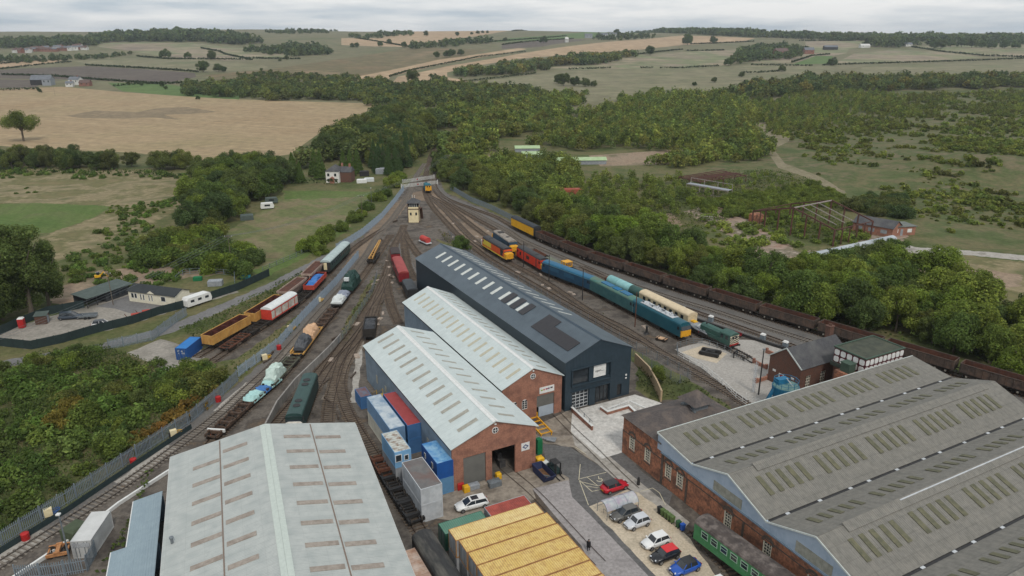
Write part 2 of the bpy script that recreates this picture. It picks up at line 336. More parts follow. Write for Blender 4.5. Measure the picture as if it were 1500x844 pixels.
gp('stained_apron', g_conb, (770,640),(790,622),(830,602),(842,606),(915,690),(910,704),(840,655),(800,650))
gp('asphalt', g_tar, (795,650),(835,655),(915,707),(925,716),(863,742),(880,760),(968,844),(1060,930),(1020,930),(950,844),(870,760),(838,728),(833,700),(800,680))
gp('asphalt', g_tar, (880,672),(912,662),(942,692),(985,722),(978,748),(966,742),(935,718))
gp('roadway', g_road, (780,716),(833,703),(838,728),(870,760),(950,844),(1060,960),(960,960),(872,844),(852,800),(815,758))
gp('concrete_strip', g_conc, (836,630),(850,632),(930,700),(1010,765),(1000,778),(966,744),(905,705),(842,652))
gp('paved_apron', g_paved, (838,606),(845,600),(930,578),(962,588),(990,600),(912,630),(911,663),(882,672),(836,632))
gp('car_park', g_sand, (863,742),(918,717),(936,722),(966,744),(1011,789),(1044,838),(1130,940),(1060,940),(961,844))
gp('rubble_ground', g_rub, (1000,310),(1060,296),(1100,322),(1170,370),(1230,362),(1290,340),(1330,345),(1310,362),(1180,392),(1150,385),(1060,340))
gp('bare_ground', g_dirt, (935,318),(985,312),(1000,328),(960,350),(930,340))
gp('bare_ground', g_rub, (1080,372),(1130,362),(1165,388),(1150,400),(1100,398))
gp('gravel_road', g_conc, (1290,350),(1340,362),(1420,367),(1500,374),(1800,405),(1800,420),(1500,382),(1420,374),(1340,371),(1290,362))
gp('rough_meadow', g_tan, (1335,374),(1420,374),(1500,384),(1800,430),(1800,530),(1500,480),(1400,450),(1340,424))
gp('bare_ground', g_dirt, (1390,400),(1450,396),(1500,404),(1490,420),(1420,426))
gp('footpath', g_sandy, (1120,205),(1128,204),(1136,222),(1150,240),(1200,258),(1240,282),(1235,286),(1190,264),(1140,246),(1128,228))
gp('bare_ground', g_sandy, (1105,180),(1140,178),(1160,205),(1140,215),(1122,212))
gp('bare_ground', g_dirt, (862,228),(1060,214),(1110,218),(1108,224),(1000,240),(880,244))
gp('bare_ground', g_dirt, (660,248),(700,228),(735,223),(728,231),(700,240),(685,252))
gp('grass_verge', g_lawn, (665,240),(700,220),(712,222),(690,236),(676,244))
def build_ground():
    V = []; F = []; rg = random.Random(77)
    RAGGED = dict(gravel_yard=.35, ballast_strip=.4, bare_ground=.9, rough_meadow=1.2, grass_verge=.5, stained_apron=.3, rubble_ground=1.0, hardstanding=.5, footpath=.5, concrete_pad=.2, concrete_path=.3, meadow=.7, trackside_path=.35, yard=.5, green_strip=.7, hillside=1.5, car_park=.12, gravel_road=.5, stubble_field=1.0)
    for name, m, pts in GP:
        w3 = [G(*p) for p in pts]; idx = []
        for i in range(len(w3)):
            a, b = w3[i], w3[(i+1) % len(w3)]; d = (a-b).length; far = min(a.y, b.y)
            n = 1 if far < 250 else max(1, min(60, int(d/(12+max(0, far-300)*.05))))
            if far < 330 and name in RAGGED: n = max(1, min(120, int(d/1.3)))
            for k in range(n):
                q = a.lerp(b, k/n)
                if k and far < 330 and name in RAGGED: q = q+Vector((rg.uniform(-1, 1), rg.uniform(-1, 1), 0))*RAGGED[name]
                idx.append(len(V)); V.append((q.x, q.y))
        F.append(idx)
    r = 12.0; rs = []
    while r < 9500: rs.append(r); r *= 1.05
    for i, r in enumerate(rs):
        az = -180.0
        while az < 180:
            q = R(az + (i % 2)); V.append((r*math.sin(q), r*math.cos(q))); az += 2 if abs(az) < 66 else 12
    E = [(f[i], f[(i+1) % len(f)]) for f in F for i in range(len(f))]
    vs, es, fs, ov, oe, of = delaunay_2d_cdt([Vector(v) for v in V], E, [], 0, 1e-4, False)
    z = [hgt(p.x, p.y) for p in vs]; groups = {}
    X = np.array([(p.x, p.y) for p in vs]); cen = X[np.array([f[:3] for f in fs])].mean(1); own = np.full(len(fs), -1)
    for gi, idx in enumerate(F):
        q = np.array([V[i] for i in idx]); ins = np.zeros(len(cen), bool); k = len(q)
        for i in range(k):
            (x0, y0), (x1, y1) = q[i], q[(i+1) % k]
            if y0 == y1: continue
            c = ((y0 > cen[:, 1]) != (y1 > cen[:, 1])) & (cen[:, 0] < (x1-x0)*(cen[:, 1]-y0)/(y1-y0)+x0); ins ^= c
        own[ins] = gi
    for f, o in zip(fs, own): groups.setdefault(int(o), []).append(f)
    for gi, fl in groups.items():
        name, m = ('ground', g_far) if gi < 0 else GP[gi][:2]
        if gi < 0:                     # rough grass close by, pasture beyond
            near = [f for f in fl if sum(vs[i].length for i in f)/3 < 620]; far = [f for f in fl if sum(vs[i].length for i in f)/3 >= 620]
            jobs = [('ground', g_rough, near), ('hills', g_far, far)]
        else: jobs = [(name, m, fl)]
        for name, m, ff in jobs:
            mp = {}; mb = MB()
            for f in ff:
                for i in f:
                    if i not in mp: mp[i] = len(mb.v); mb.v.append((vs[i].x, vs[i].y, z[i]))
                q = [mp[i] for i in f]; a, b, c = (Vector(mb.v[i]) for i in q)
                if (b-a).cross(c-a).z < 0: q.reverse()
                mb.f.append(tuple(q)); mb.m.append(0)
            o = mb.build(name, m, smooth=True); o['kind'] = 'structure'
build_ground()
# ------------------------------------------------------------------ foliage
def fmat():
    m = bpy.data.materials.new('foliage'); m.use_nodes = True; t = m.node_tree; n = t.nodes.new; l = t.links.new
    b = t.nodes['Principled BSDF']; b.inputs['Roughness'].default_value = .85; b.inputs['Specular IOR Level'].default_value = .12
    at = n('ShaderNodeAttribute'); at.attribute_name = 'leafcol'; oi = n('ShaderNodeObjectInfo')
    mi = n('ShaderNodeMix'); mi.data_type = 'RGBA'; mi.blend_type = 'MULTIPLY'; mi.inputs[0].default_value = 1
    l(at.outputs['Color'], mi.inputs[6]); l(oi.outputs['Color'], mi.inputs[7]); l(mi.outputs[2], b.inputs['Base Color'])
    tr = n('ShaderNodeBsdfTranslucent'); l(mi.outputs[2], tr.inputs[0]); ms = n('ShaderNodeMixShader'); ms.inputs[0].default_value = .5
    l(b.outputs[0], ms.inputs[1]); l(tr.outputs[0], ms.inputs[2]); l(ms.outputs[0], t.nodes['Material Output'].inputs[0])
    return m
FOL = fmat()
BARK = mat('bark', (.09,.07,.05), (.15,.125,.095), 6, .9, bump=.4)
BARKW = mat('pale bark', (.30,.28,.24), (.42,.40,.36), 6, .9)
def quads(P_, N_, size, rng, cols, aspect=.75):
    """leaf sprays: one small four-sided face per point, turned to face N_"""
    k = len(P_); a = rng.normal(size=(k, 3)); N_ = N_/np.linalg.norm(N_, axis=1)[:, None]
    x = np.cross(N_, a); x /= np.linalg.norm(x, axis=1)[:, None]; y = np.cross(N_, x)
    s = (size*(.55+.9*rng.random(k)))[:, None]/2; x = x*s; y = y*s*aspect
    bend = N_*s*.35
    V = np.stack([P_-x*1.1-bend, P_-y+x*.15, P_+x*1.1-bend, P_+y-x*.15], 1).reshape(-1, 3)
    return V, np.repeat(cols, 4, 0)
def leafmesh(name, V, C):
    k = len(V)//4; me = bpy.data.meshes.new(name); me.vertices.add(4*k); me.vertices.foreach_set('co', V.astype(np.float32).ravel())
    me.loops.add(4*k); me.loops.foreach_set('vertex_index', np.arange(4*k, dtype=np.int32)); me.polygons.add(k)
    me.polygons.foreach_set('loop_start', np.arange(0, 4*k, 4, dtype=np.int32)); me.update(calc_edges=True)
    at = me.attributes.new('leafcol', 'FLOAT_COLOR', 'POINT'); c = np.ones((4*k, 4), np.float32); c[:, :3] = np.clip(C, 0, 1); at.data.foreach_set('color', c.ravel())
    me.materials.append(FOL); return me
def leafcols(k, rng, base, var=.26, warm=.25):
    c = np.tile(np.array(base, float), (k, 1)); v = np.clip(1+var*rng.normal(size=k), .45, 1.8); c *= v[:, None]
    y = rng.random(k)*warm; c[:, 0] *= 1+y*.9; c[:, 1] *= 1+y*.3; return c
def crown(rng, kind, h, r, n, leaf, base=(.075,.105,.035)):
    """points spread over the lobes of one crown; returns vertices and colours"""
    if kind == 'conifer':
        t = rng.random(n)**.7; z = h*(.06+.94*(1-t)); a = rng.random(n)*2*np.pi
        lay = .78+.22*np.abs(np.sin(z/h*26+np.sin(a*3)*.8)); rr = r*(t**.85)*lay*(.82+.25*rng.random(n))
        Q = np.stack([rr*np.cos(a), rr*np.sin(a), z], 1); Nn = np.stack([np.cos(a), np.sin(a), .55+0*a], 1)+.55*rng.normal(size=(n, 3))
        V, C = quads(Q, Nn, leaf, rng, leafcols(n, rng, base, .22, .1)); return V, C
    if kind == 'column': z0, ks = .02, 34
    elif kind == 'bush': z0, ks = 0, 20
    elif kind == 'oak': z0, ks = .26, 22
    else: z0, ks = .07, 34
    cs = []; rs = []
    for i in range(ks):
        a = rng.random()*2*np.pi; t = rng.random()
        if kind == 'column': q = r*.62*np.sqrt(rng.random()); z = h*(z0+.10+.80*i/ks); rad = r*(.46-.26*abs(i/ks-.4))*(.7+.5*rng.random())
        elif kind == 'bush': q = r*.78*np.sqrt(rng.random()); z = h*(.12+.62*rng.random()*(1-.55*q/r)); rad = r*(.18+.20*rng.random())
        else:
            q = r*.82*np.sqrt(rng.random()); z = h*(z0+.16+.66*(1-.8*(q/r)**2)*rng.random()); rad = r*(.17+.21*rng.random())
        cs.append((q*np.cos(a), q*np.sin(a), min(z, h-rad*.8))); rs.append(rad)
    cs = np.array(cs); rs = np.array(rs); p = rs**2/np.sum(rs**2)
    li = rng.choice(ks, size=n*2, p=p); d = rng.normal(size=(n*2, 3)); d /= np.linalg.norm(d, axis=1)[:, None]
    Q = cs[li]+d*rs[li][:, None]*(.62+.60*rng.random(n*2))[:, None]
    inside = np.zeros(n*2, bool)
    for i in range(ks):
        dd = np.linalg.norm(Q-cs[i], axis=1); inside |= (dd < rs[i]*.6) & (li != i)
    ok = ~inside & (Q[:, 2] > h*z0*.6) & (Q[:, 2] > .05); Q = Q[ok][:n]; d = d[ok][:n]; lv = li[ok][:n]
    tone = (1+.16*rng.normal(size=ks))[lv]; C = leafcols(len(Q), rng, base)*np.clip(tone, .65, 1.45)[:, None]
    return quads(Q, d+.45*rng.normal(size=(len(Q), 3))+np.array([0, 0, .35]), leaf, rng, C)
def trunk_mb(h, r, rng, forks=4, spread=.5):
    mb = MB(); top = h*.45; mb.tube([(0,0,-.3), (0,0,.2), (r*.4*rng.normal(), r*.3, top*.6), (r*rng.normal(), r*rng.normal(), top)], [r*1.5, r*1.05, r*.85, r*.6], 7)
    for i in range(forks):
        a = 2*math.pi*i/forks+rng.random(); e = spread*h*.5
        mb.tube([(0,0,top*.72), (math.cos(a)*e*.45, math.sin(a)*e*.45, top*1.15), (math.cos(a)*e, math.sin(a)*e, top*1.55)], [r*.5, r*.36, r*.15], 5)
    return mb
PROTO = {}
def proto(kind, i, h, r, n, leaf):
    k = (kind, i)
    if k not in PROTO:
        rng = np.random.default_rng(100*len(kind)+i*17+ord(kind[0]))
        V, C = crown(rng, 'round' if kind in ('tree', 'birch') else kind, h, r, n, leaf, (.142,.182,.066))
        cm = leafmesh('crown', V, C); tb = trunk_mb(h, .035*h if kind == 'oak' else .022*h, rng, 5, .55 if kind == 'oak' else .35)
        me = bpy.data.meshes.new('trunk'); me.from_pydata(tb.v, [], tb.f); me.materials.append(BARKW if kind == 'birch' else BARK); PROTO[k] = (cm, me, h, r)
    return PROTO[k]
SPEC = {'tree': (10, 4.6, 9500, .36), 'birch': (8, 2.9, 5000, .29), 'bush': (3.4, 2.7, 4500, .25), 'column': (21, 4.6, 17000, .38), 'conifer': (15, 3.3, 8000, .38), 'oak': (18, 9.6, 8000, .62)}
TRUNKS = []
def plant(name, kind, p, h, label, cat, group=None, tint=(1, 1, 1), wide=1.0, rng=random):
    H_, R_, n, leaf = SPEC[kind]; cm, tm, _, _ = proto(kind, rng.randrange(5) if kind not in ('column', 'oak') else rng.randrange(2), H_, R_, n, leaf)
    t = thing(name, label, cat, p, rng.random()*6.28, group); s = h/H_; t.scale = (s*wide, s*wide, s)
    c = bpy.data.objects.new('crown' if kind != 'bush' else 'foliage', cm); col.objects.link(c); c.parent = t; c.color = tuple(tint)+(1,)
    k = bpy.data.objects.new('trunk' if kind != 'bush' else 'stem', tm); col.objects.link(k); k.parent = t
    if kind == 'bush': k.scale = (.5, .5, .6)
    return t
def inside(poly, x, y):
    c = False; n = len(poly)
    for i in range(n):
        x0, y0 = poly[i][0], poly[i][1]; x1, y1 = poly[(i+1) % n][0], poly[(i+1) % n][1]
        if (y0 > y) != (y1 > y) and x < (x1-x0)*(y-y0)/(y1-y0)+x0: c = not c
    return c
def scatter(pts, spacing, seed, jitter=.42, keep=1.0, ragged=0.0):
    w3 = [G(*p) for p in pts]; rng = random.Random(seed); out = []
    x0, x1 = min(p.x for p in w3), max(p.x for p in w3); y0, y1 = min(p.y for p in w3), max(p.y for p in w3)
    y = y0
    while y < y1:
        x = x0+(spacing*.5 if int((y-y0)/spacing) % 2 else 0)
        while x < x1:
            q = (x+rng.uniform(-1, 1)*spacing*jitter, y+rng.uniform(-1, 1)*spacing*jitter)
            rx_ = ragged*(math.sin(q[1]/(spacing*2.3))+math.sin(q[0]/(spacing*1.4)+q[1]/(spacing*3.1))); ry_ = ragged*(math.cos(q[0]/(spacing*2.1))+math.sin(q[0]/(spacing*1.1)-q[1]/(spacing*2.7)))
            if rng.random() < keep and inside(w3, q[0]+rx_, q[1]+ry_): out.append(Vector((q[0], q[1], hgt(*q))))
            x += spacing
        y += spacing*.87
    return out
GREENS = [(.8,.95,.75), (1.0,1.05,.8), (1.15,1.12,.85), (.72,.85,.8), (1.3,1.2,.9), (.95,.9,.85), (1.1,1.0,.75)]
def stand(pts, spacing, seed, kind, h, label, group, tints=GREENS, name='tree', cat='tree', keep=1.0, wide=(.85, 1.2)):
    rng = random.Random(seed); out = []
    for p in scatter(pts, spacing, seed, keep=keep):
        out.append(plant(name, kind, p, rng.uniform(*h), label, cat, group, rng.choice(tints), rng.uniform(*wide), rng))
    return out
def forest(name, label, zones, seed, tints, cat='woodland', rag=None):
    """a far wood that reads as one mass: every crown is modelled, all of them in one object"""
    rng = np.random.default_rng(seed); Vs = []; Cs = []; cache = {}
    for z_ in zones:
        pts, spacing, h, n, kind = z_[:5]
        for p in scatter(pts, spacing, seed+len(Vs), .48, .93, spacing*.8 if rag is None else rag):
            if len(z_) > 5:            # grows in patches with open ground between
                X, Y = p.x, p.y; w_ = math.sin(X/13+1.3*math.sin(Y/19))+math.cos(Y/21+1.2*math.sin(X/16))+.7*math.sin(X/6.1+Y/8.3)+.5*rng.normal()
                if w_ < z_[5]: continue
            k = (kind, n, int(rng.integers(4)))
            if k not in cache:
                H_ = 10.0; R_ = {'round': 4.4, 'conifer': 2.9, 'bush': 8.5, 'birch': 3.0}[kind]; leaf = 1.95*R_*math.sqrt(3.4/n)*1.25
                cache[k] = crown(np.random.default_rng(k[2]+n), 'round' if kind == 'birch' else kind, H_, R_, n, leaf, (.145,.182,.072))
            V, C = cache[k]; s = (h[0]+(h[1]-h[0])*rng.random()**1.5*1.15)*rng.uniform(.88, 1.1)/10.0; a = rng.random()*6.28; ca, sa = math.cos(a)*s*rng.uniform(.9, 1.2), math.sin(a)*s*rng.uniform(.9, 1.2)
            W = np.stack([V[:, 0]*ca-V[:, 1]*sa, V[:, 0]*sa+V[:, 1]*ca, V[:, 2]*s], 1)+np.array(p)-np.array([0, 0, .4*s])
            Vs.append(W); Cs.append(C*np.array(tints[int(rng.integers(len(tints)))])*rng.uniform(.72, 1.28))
    me = leafmesh(name, np.concatenate(Vs), np.concatenate(Cs)); o = bpy.data.objects.new(name, me); col.objects.link(o)
    return tag(o, label, cat, kind='stuff')
def brush(name, label, zones, seed, cat='undergrowth'):
    """low scrub: leaf sprays over a lumpy surface; zones = (outline, sprays per m2, height, leaf size, colours)"""
    rng = np.random.default_rng(seed); Vs = []; Cs = []
    for pts, dens, hh, leaf, cols in zones:
        w3 = [G(*p) for p in pts]; xs = np.array([p.x for p in w3]); ys = np.array([p.y for p in w3])
        A = (xs.max()-xs.min())*(ys.max()-ys.min()); k = int(A*dens); X = rng.uniform(xs.min(), xs.max(), k); Y = rng.uniform(ys.min(), ys.max(), k)
        ins = np.zeros(k, bool)
        for i in range(len(w3)):
            j = (i+1) % len(w3)
            if ys[i] == ys[j]: continue
            ins ^= ((ys[i] > Y) != (ys[j] > Y)) & (X < (xs[j]-xs[i])*(Y-ys[i])/(ys[j]-ys[i])+xs[i])
        X = X[ins]; Y = Y[ins]; k = len(X)
        f = lambda sx, sy, o: np.sin(X/sx+o+1.7*np.sin(Y/(sy*1.3)+o))*np.cos(Y/sy+o*2+1.3*np.sin(X/(sx*1.7)))
        lump = .5+.25*f(2.3, 2.9, seed)+.25*f(6.1, 5.3, seed+2); lump = np.clip(lump, 0, 1)
        patch = f(11, 14, seed+5)+.7*f(4.6, 5.2, seed+9)+.45*rng.normal(size=k)
        keep = (lump+.3*rng.random(k)) > .22; X, Y, lump, patch = X[keep], Y[keep], lump[keep], patch[keep]; k = len(X)
        Z = np.array([hgt(a, b) for a, b in zip(X, Y)])+hh*(lump**1.3)*(.75+.3*rng.random(k))
        ci = np.clip(((patch+1.6)/3.2*len(cols)).astype(int), 0, len(cols)-1); C = np.array(cols)[ci]*np.clip(1+.25*rng.normal(size=k), .5, 1.7)[:, None]
        Nn = rng.normal(size=(k, 3))*.55+np.array([0, -.1, 1.0]); V, C = quads(np.stack([X, Y, Z], 1), Nn, leaf, rng, C); Vs.append(V); Cs.append(C)
    me = leafmesh(name, np.concatenate(Vs), np.concatenate(Cs)); o = bpy.data.objects.new(name, me); col.objects.link(o)
    return tag(o, label, cat, kind='stuff')
# --- woods beyond about 350 m
DK = [(.75,.85,.85), (.9,.95,.8), (.6,.75,.75), (1.0,1.0,.8), (.85,.8,.75), (1.2,1.15,.8), (.7,.8,.7)]
MD = [(1.1,1.22,.78), (1.32,1.36,.82), (.92,1.05,.75), (1.45,1.38,.85), (.85,.98,.8), (1.3,1.15,.8)]
forest('valley_woodland', 'belt of dark mixed trees along the valley floor behind the stubble field', [
    ([(275,127),(340,122),(420,126),(520,132),(600,128),(660,128),(760,132),(800,140),(790,158),(700,160),(640,158),(560,154),(545,151),(420,147),(330,144),(285,138)], 9, (8, 13), 150, 'round'),
    ([(340,111),(420,108),(480,116),(520,126),(430,126),(345,124)], 11, (5, 9), 110, 'round'),
    ([(470,112),(560,120),(600,126),(520,131),(440,118)], 10, (6, 10), 110, 'round'),
    ([(560,128),(600,128),(640,114),(655,117),(640,128),(600,133)], 10, (7, 11), 110, 'round')], 3, DK)
forest('birch_woodland', 'dense mid green birch wood on the slope right of the railway', [
    ([(640,240),(662,205),(640,172),(648,158),(760,150),(800,146),(860,140),(835,168),(770,196),(712,214),(690,226),(665,236)], 7.5, (7, 11), 190, 'round'),
    ([(770,214),(800,200),(840,178),(900,152),(960,140),(1060,140),(1110,152),(1112,166),(1098,190),(1120,214),(1000,219),(880,221),(840,222)], 7.0, (8, 12), 200, 'birch'),
    ([(945,239),(1000,224),(1060,214),(1122,214),(1130,228),(1090,240),(1020,247)], 6.0, (6, 9), 220, 'round'),
    ([(1110,152),(1180,138),(1250,136),(1330,142),(1320,156),(1230,176),(1180,196),(1140,196),(1105,180)], 6.5, (5, 8), 180, 'birch')], 5, MD)
forest('hill_foot_woodland', 'long line of tall mixed trees along the foot of the right hand fields', [
    ([(1050,142),(1090,132),(1150,124),(1210,118),(1300,119),(1420,117),(1500,114),(1700,112),(1700,128),(1500,129),(1300,133),(1200,136),(1120,146)], 8.5, (9, 15), 190, 'round'),
    ([(655,114),(700,106),(760,98),(850,88),(932,81),(934,85),(850,96),(760,108),(700,114)], 12, (12, 19), 130, 'round')], 6, DK+[(1.3,1.0,.75)])
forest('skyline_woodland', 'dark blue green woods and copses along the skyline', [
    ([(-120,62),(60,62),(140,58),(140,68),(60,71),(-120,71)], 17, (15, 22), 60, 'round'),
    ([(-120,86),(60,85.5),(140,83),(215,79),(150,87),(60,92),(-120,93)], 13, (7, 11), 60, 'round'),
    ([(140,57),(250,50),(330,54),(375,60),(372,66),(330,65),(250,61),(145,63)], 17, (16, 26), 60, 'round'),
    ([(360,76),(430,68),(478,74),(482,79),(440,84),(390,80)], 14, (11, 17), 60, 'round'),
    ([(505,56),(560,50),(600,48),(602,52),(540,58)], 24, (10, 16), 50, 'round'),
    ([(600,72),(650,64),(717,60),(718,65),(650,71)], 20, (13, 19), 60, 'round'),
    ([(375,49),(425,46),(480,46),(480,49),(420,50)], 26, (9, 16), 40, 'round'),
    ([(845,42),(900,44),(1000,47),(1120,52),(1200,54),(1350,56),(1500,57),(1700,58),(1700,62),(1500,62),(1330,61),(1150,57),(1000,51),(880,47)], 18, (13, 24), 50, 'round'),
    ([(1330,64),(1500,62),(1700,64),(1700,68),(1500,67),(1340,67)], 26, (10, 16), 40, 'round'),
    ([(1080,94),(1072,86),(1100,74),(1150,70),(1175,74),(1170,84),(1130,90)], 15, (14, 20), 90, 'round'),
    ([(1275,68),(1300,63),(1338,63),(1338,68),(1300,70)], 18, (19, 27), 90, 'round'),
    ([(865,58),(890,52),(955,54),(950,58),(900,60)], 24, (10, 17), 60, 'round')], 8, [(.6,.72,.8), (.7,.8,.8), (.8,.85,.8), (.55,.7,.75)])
# --- trees one can tell apart
VG = [(1.0,1.12,.7), (1.2,1.3,.75), (.8,.98,.7), (1.4,1.42,.8), (.72,.85,.75), (1.15,1.05,.8), (1.25,1.4,.7), (.95,1.0,.85)]
stand([(640,252),(664,244),(700,262),(755,285),(815,322),(795,332),(752,314),(700,288),(655,270)], 6.8, 21, 'tree', (7, 10.5), 'bushy mid green tree lining the main line just past the crossing gates', 'trees beside the main line')
stand([(800,322),(860,318),(900,340),(960,352),(1030,375),(1100,398),(1180,408),(1180,466),(1120,452),(1060,434),(985,410),(915,386),(850,362),(800,340)], 6.8, 22, 'tree', (7, 13.5), 'leafy tree in the belt behind the brown wagons', 'trees behind the brown wagons', VG)
stand([(1180,408),(1260,398),(1330,408),(1390,430),(1500,470),(1640,520),(1640,600),(1500,562),(1420,536),(1330,508),(1250,484),(1180,466)], 6.8, 23, 'tree', (6.5, 13), 'broad green tree in the wood right of the water tank', 'trees right of the water tank', VG)
stand([(455,248),(480,216),(520,192),(600,170),(632,188),(618,226),(600,244),(560,248),(510,236)], 13, 24, 'tree', (12, 17), 'tall dark tree in the wood left of the single line railway', 'tall trees left of the railway', DK)
stand([(540,252),(575,226),(606,226),(600,248),(570,258)], 7, 25, 'conifer', (11, 16), 'dark pointed conifer at the edge of the railway wood', 'conifers left of the railway', [(.65,.85,.8), (.55,.75,.75)], name='conifer_tree', cat='conifer')
stand([(0,240),(60,236),(190,243),(280,245),(283,250),(190,250),(60,248),(0,250)], 8.5, 26, 'tree', (8, 11), 'round hedgerow tree on the lower edge of the stubble field', 'hedgerow trees below the stubble field', DK)
stand([(-120,238),(0,238),(0,250),(-120,254)], 9, 46, 'tree', (9, 13), 'round hedgerow tree on the lower edge of the stubble field', 'hedgerow trees below the stubble field', DK)
stand([(300,262),(345,250),(400,256),(418,268),(395,292),(345,318),(300,340),(262,340),(290,300)], 7.5, 27, 'tree', (9, 14), 'big leafy tree in the wooded strip left of the meadow', 'trees left of the meadow', VG[:3]+DK[:3])
stand([(195,372),(250,350),(300,340),(370,385),(368,408),(300,398),(230,392)], 7, 28, 'bush', (5, 8), 'large rounded willow bush below the meadow', 'willow bushes below the meadow', VG, name='willow_bush', cat='bush')
for px, py, h in ((2,470,24), (46,458,23), (-34,484,26), (-12,466,22), (72,447,17)):
    plant('poplar_tree', 'column', P(px, py), h, 'tall leaning poplar behind the fenced compound', 'tree', 'poplars behind the compound', (.85,.95,.8), 1.15)
plant('oak_tree', 'oak', G(35, 207), 19, 'lone spreading oak standing in the stubble field', 'tree', None, (1.05,1.1,.7))
for px, py, h in ((452,368,5), (466,358,4.5), (482,350,5.5), (500,338,4), (518,325,4.5), (538,308,4), (552,294,5), (562,288,4.5), (575,274,6), (470,372,3.5), (528,318,3.5), (585,264,5)):
    plant('hawthorn_bush', 'bush', P(px, py), h, 'rounded hawthorn bush between the meadow and the grey track', 'bush', 'bushes along the meadow edge', random.choice(VG))
plant('apple_tree', 'tree', P(676, 371), 5.8, 'small dense tree at the far end of the dark shed', 'tree', None, (.75,.95,.7), 1.15)
plant('birch_sapling', 'birch', P(963, 560), 4.2, 'spindly young birch in the weeds beside the dark shed', 'sapling', None, (1.1,1.15,.8))
for px, py, h, w_ in ((470,262,14,1.1), (462,258,13,1.2), (504,256,12,1.1), (430,264,13,1.3), (440,268,10,1.2), (514,258,13,1.1), (524,254,12,1.2)):
    plant('cypress_tree', 'conifer', P(px, py), h, 'cypress standing round the white cottage', 'conifer', 'cypresses round the cottage', (.9,1.1,.75), w_)
for px, py, h in ((878,372,10), (905,378,12), (935,385,11)):
    plant('lime_tree', 'tree', P(px, py-14), h, 'large bright green lime tree behind the brown wagons', 'tree', 'bright lime trees behind the wagons', (1.25,1.5,.7), 1.1)
forest('scrub_woodland', 'mass of young yellow green birches and scrub beyond the tree belt', [
    ([(790,300),(850,262),(1000,262),(1005,292),(940,312),(880,322),(815,315)], 5.0, (4, 7), 420, 'birch'),
    ([(648,246),(700,236),(780,234),(850,250),(845,262),(790,300),(815,322),(755,285),(700,262)], 5.6, (5, 9), 420, 'round'),
    ([(1120,452),(1180,460),(1180,408),(1240,400),(1180,440)], 6, (6, 9), 420, 'round')], 31, [(1.25,1.3,.75), (1.05,1.15,.7), (1.4,1.38,.8), (.9,1.0,.7)])
forest('railway_woodland', 'dark tall mixed wood filling the ground left of the single line railway', [
    ([(450,246),(476,212),(520,188),(600,166),(636,184),(622,226),(600,242),(560,246),(510,234)], 8.0, (11, 16), 420, 'round')], 32, DK)
stand([(1010,300),(1080,290),(1190,272),(1230,284),(1230,300),(1120,326),(1050,318)], 5.2, 33, 'bush', (2.5, 4.5), 'yellow green bush growing around the derelict frame', 'bushes around the derelict frame', [(1.4,1.45,.8), (1.2,1.25,.75), (1.0,1.1,.7)], name='bush', cat='bush')
stand([(1240,300),(1290,286),(1330,296),(1330,318),(1290,318),(1245,312)], 5.5, 34, 'bush', (3.5, 6), 'dark green thicket bush behind the brick sheds', 'thicket behind the brick sheds', DK, name='bush', cat='bush')
# far single trees: survey of foot point and height in picture units
FAR = [(275,85,8),(311,87,11),(298,106,15),(320,105,10),(328,106,8),(397,81,7),(242,85,12),(378,75,6),(322,142,17),(237,127,7),(243,131,5),(516,70,6),(523,70,7),(557,68,7),(570,65,7),(592,70,8),(624,53,7),(670,53,6),(691,51,4),(700,50,5),(707,49,4),(714,49,4),(662,82,10),(605,122,19),(740,61,6),(612,44,7),(660,44,7),(687,44,6),(796,63,10),(952,81,13),(826,126,18),(818,123,14),(842,126,14),(857,127,13),(870,127,9),(903,53,9),(1007,66,14),(1045,64,10),(1067,96,11),(1046,121,8),(1017,126,6),(1086,113,7),(1145,105,9),(1219,96,11),(1368,71,11),(1378,71,12),(1392,69,9),(1408,69,10),(1423,70,11),(1438,70,9),(1453,71,9),(1471,71,10),(1487,71,9),(640,85,9),(655,84,9),(675,81,8),(420,88,6),(410,90,4),(208,126,5),(188,124,4),(290,146,5),(383,104,4),(397,107,5)]
for i, (px, py, hp) in enumerate(FAR):
    g_ = G(px, py); s_ = pxm(g_)
    plant('field_tree', 'tree', g_, hp*s_*1.08, 'single dark round tree out in the far fields', 'tree', 'lone trees in the far fields', random.choice([(.6,.75,.7), (.7,.85,.7), (.75,.8,.75)]), 1.15)
# hedges
def hedge(pts, h=2.4, w_=2.6, label='thin dark clipped hedge between the far fields', tint=(.6,.7,.65)):
    w3 = [G(*p) for p in pts]; rng = np.random.default_rng(len(pts)+abs(int(pts[0][0]))); Q = []
    for a, b in zip(w3, w3[1:]):
        n = int((b-a).length*3.0); d = (b-a).normalized(); s_ = Vector((-d.y, d.x, 0))
        leaf = max(.8, pxm(a)*1.0)
        for _ in range(max(6, int(n/leaf))):
            t = rng.random(); q = a.lerp(b, t)+s_*(rng.random()-.5)*w_; Q.append((q.x, q.y, hgt(q.x, q.y)+h*(.25+.8*rng.random())))
    Q = np.array(Q); k = len(Q); leaf = max(1.0, pxm(w3[0])*1.9)
    V, C = quads(Q, rng.normal(size=(k, 3))+np.array([0, -.4, .6]), leaf, rng, leafcols(k, rng, (.066*tint[0]*1.0, .088*tint[1], .036*tint[2])))
    o = bpy.data.objects.new('hedge', leafmesh('hedge', V, C)); col.objects.link(o); tag(o, label, 'hedge', 'hedges between the far fields')
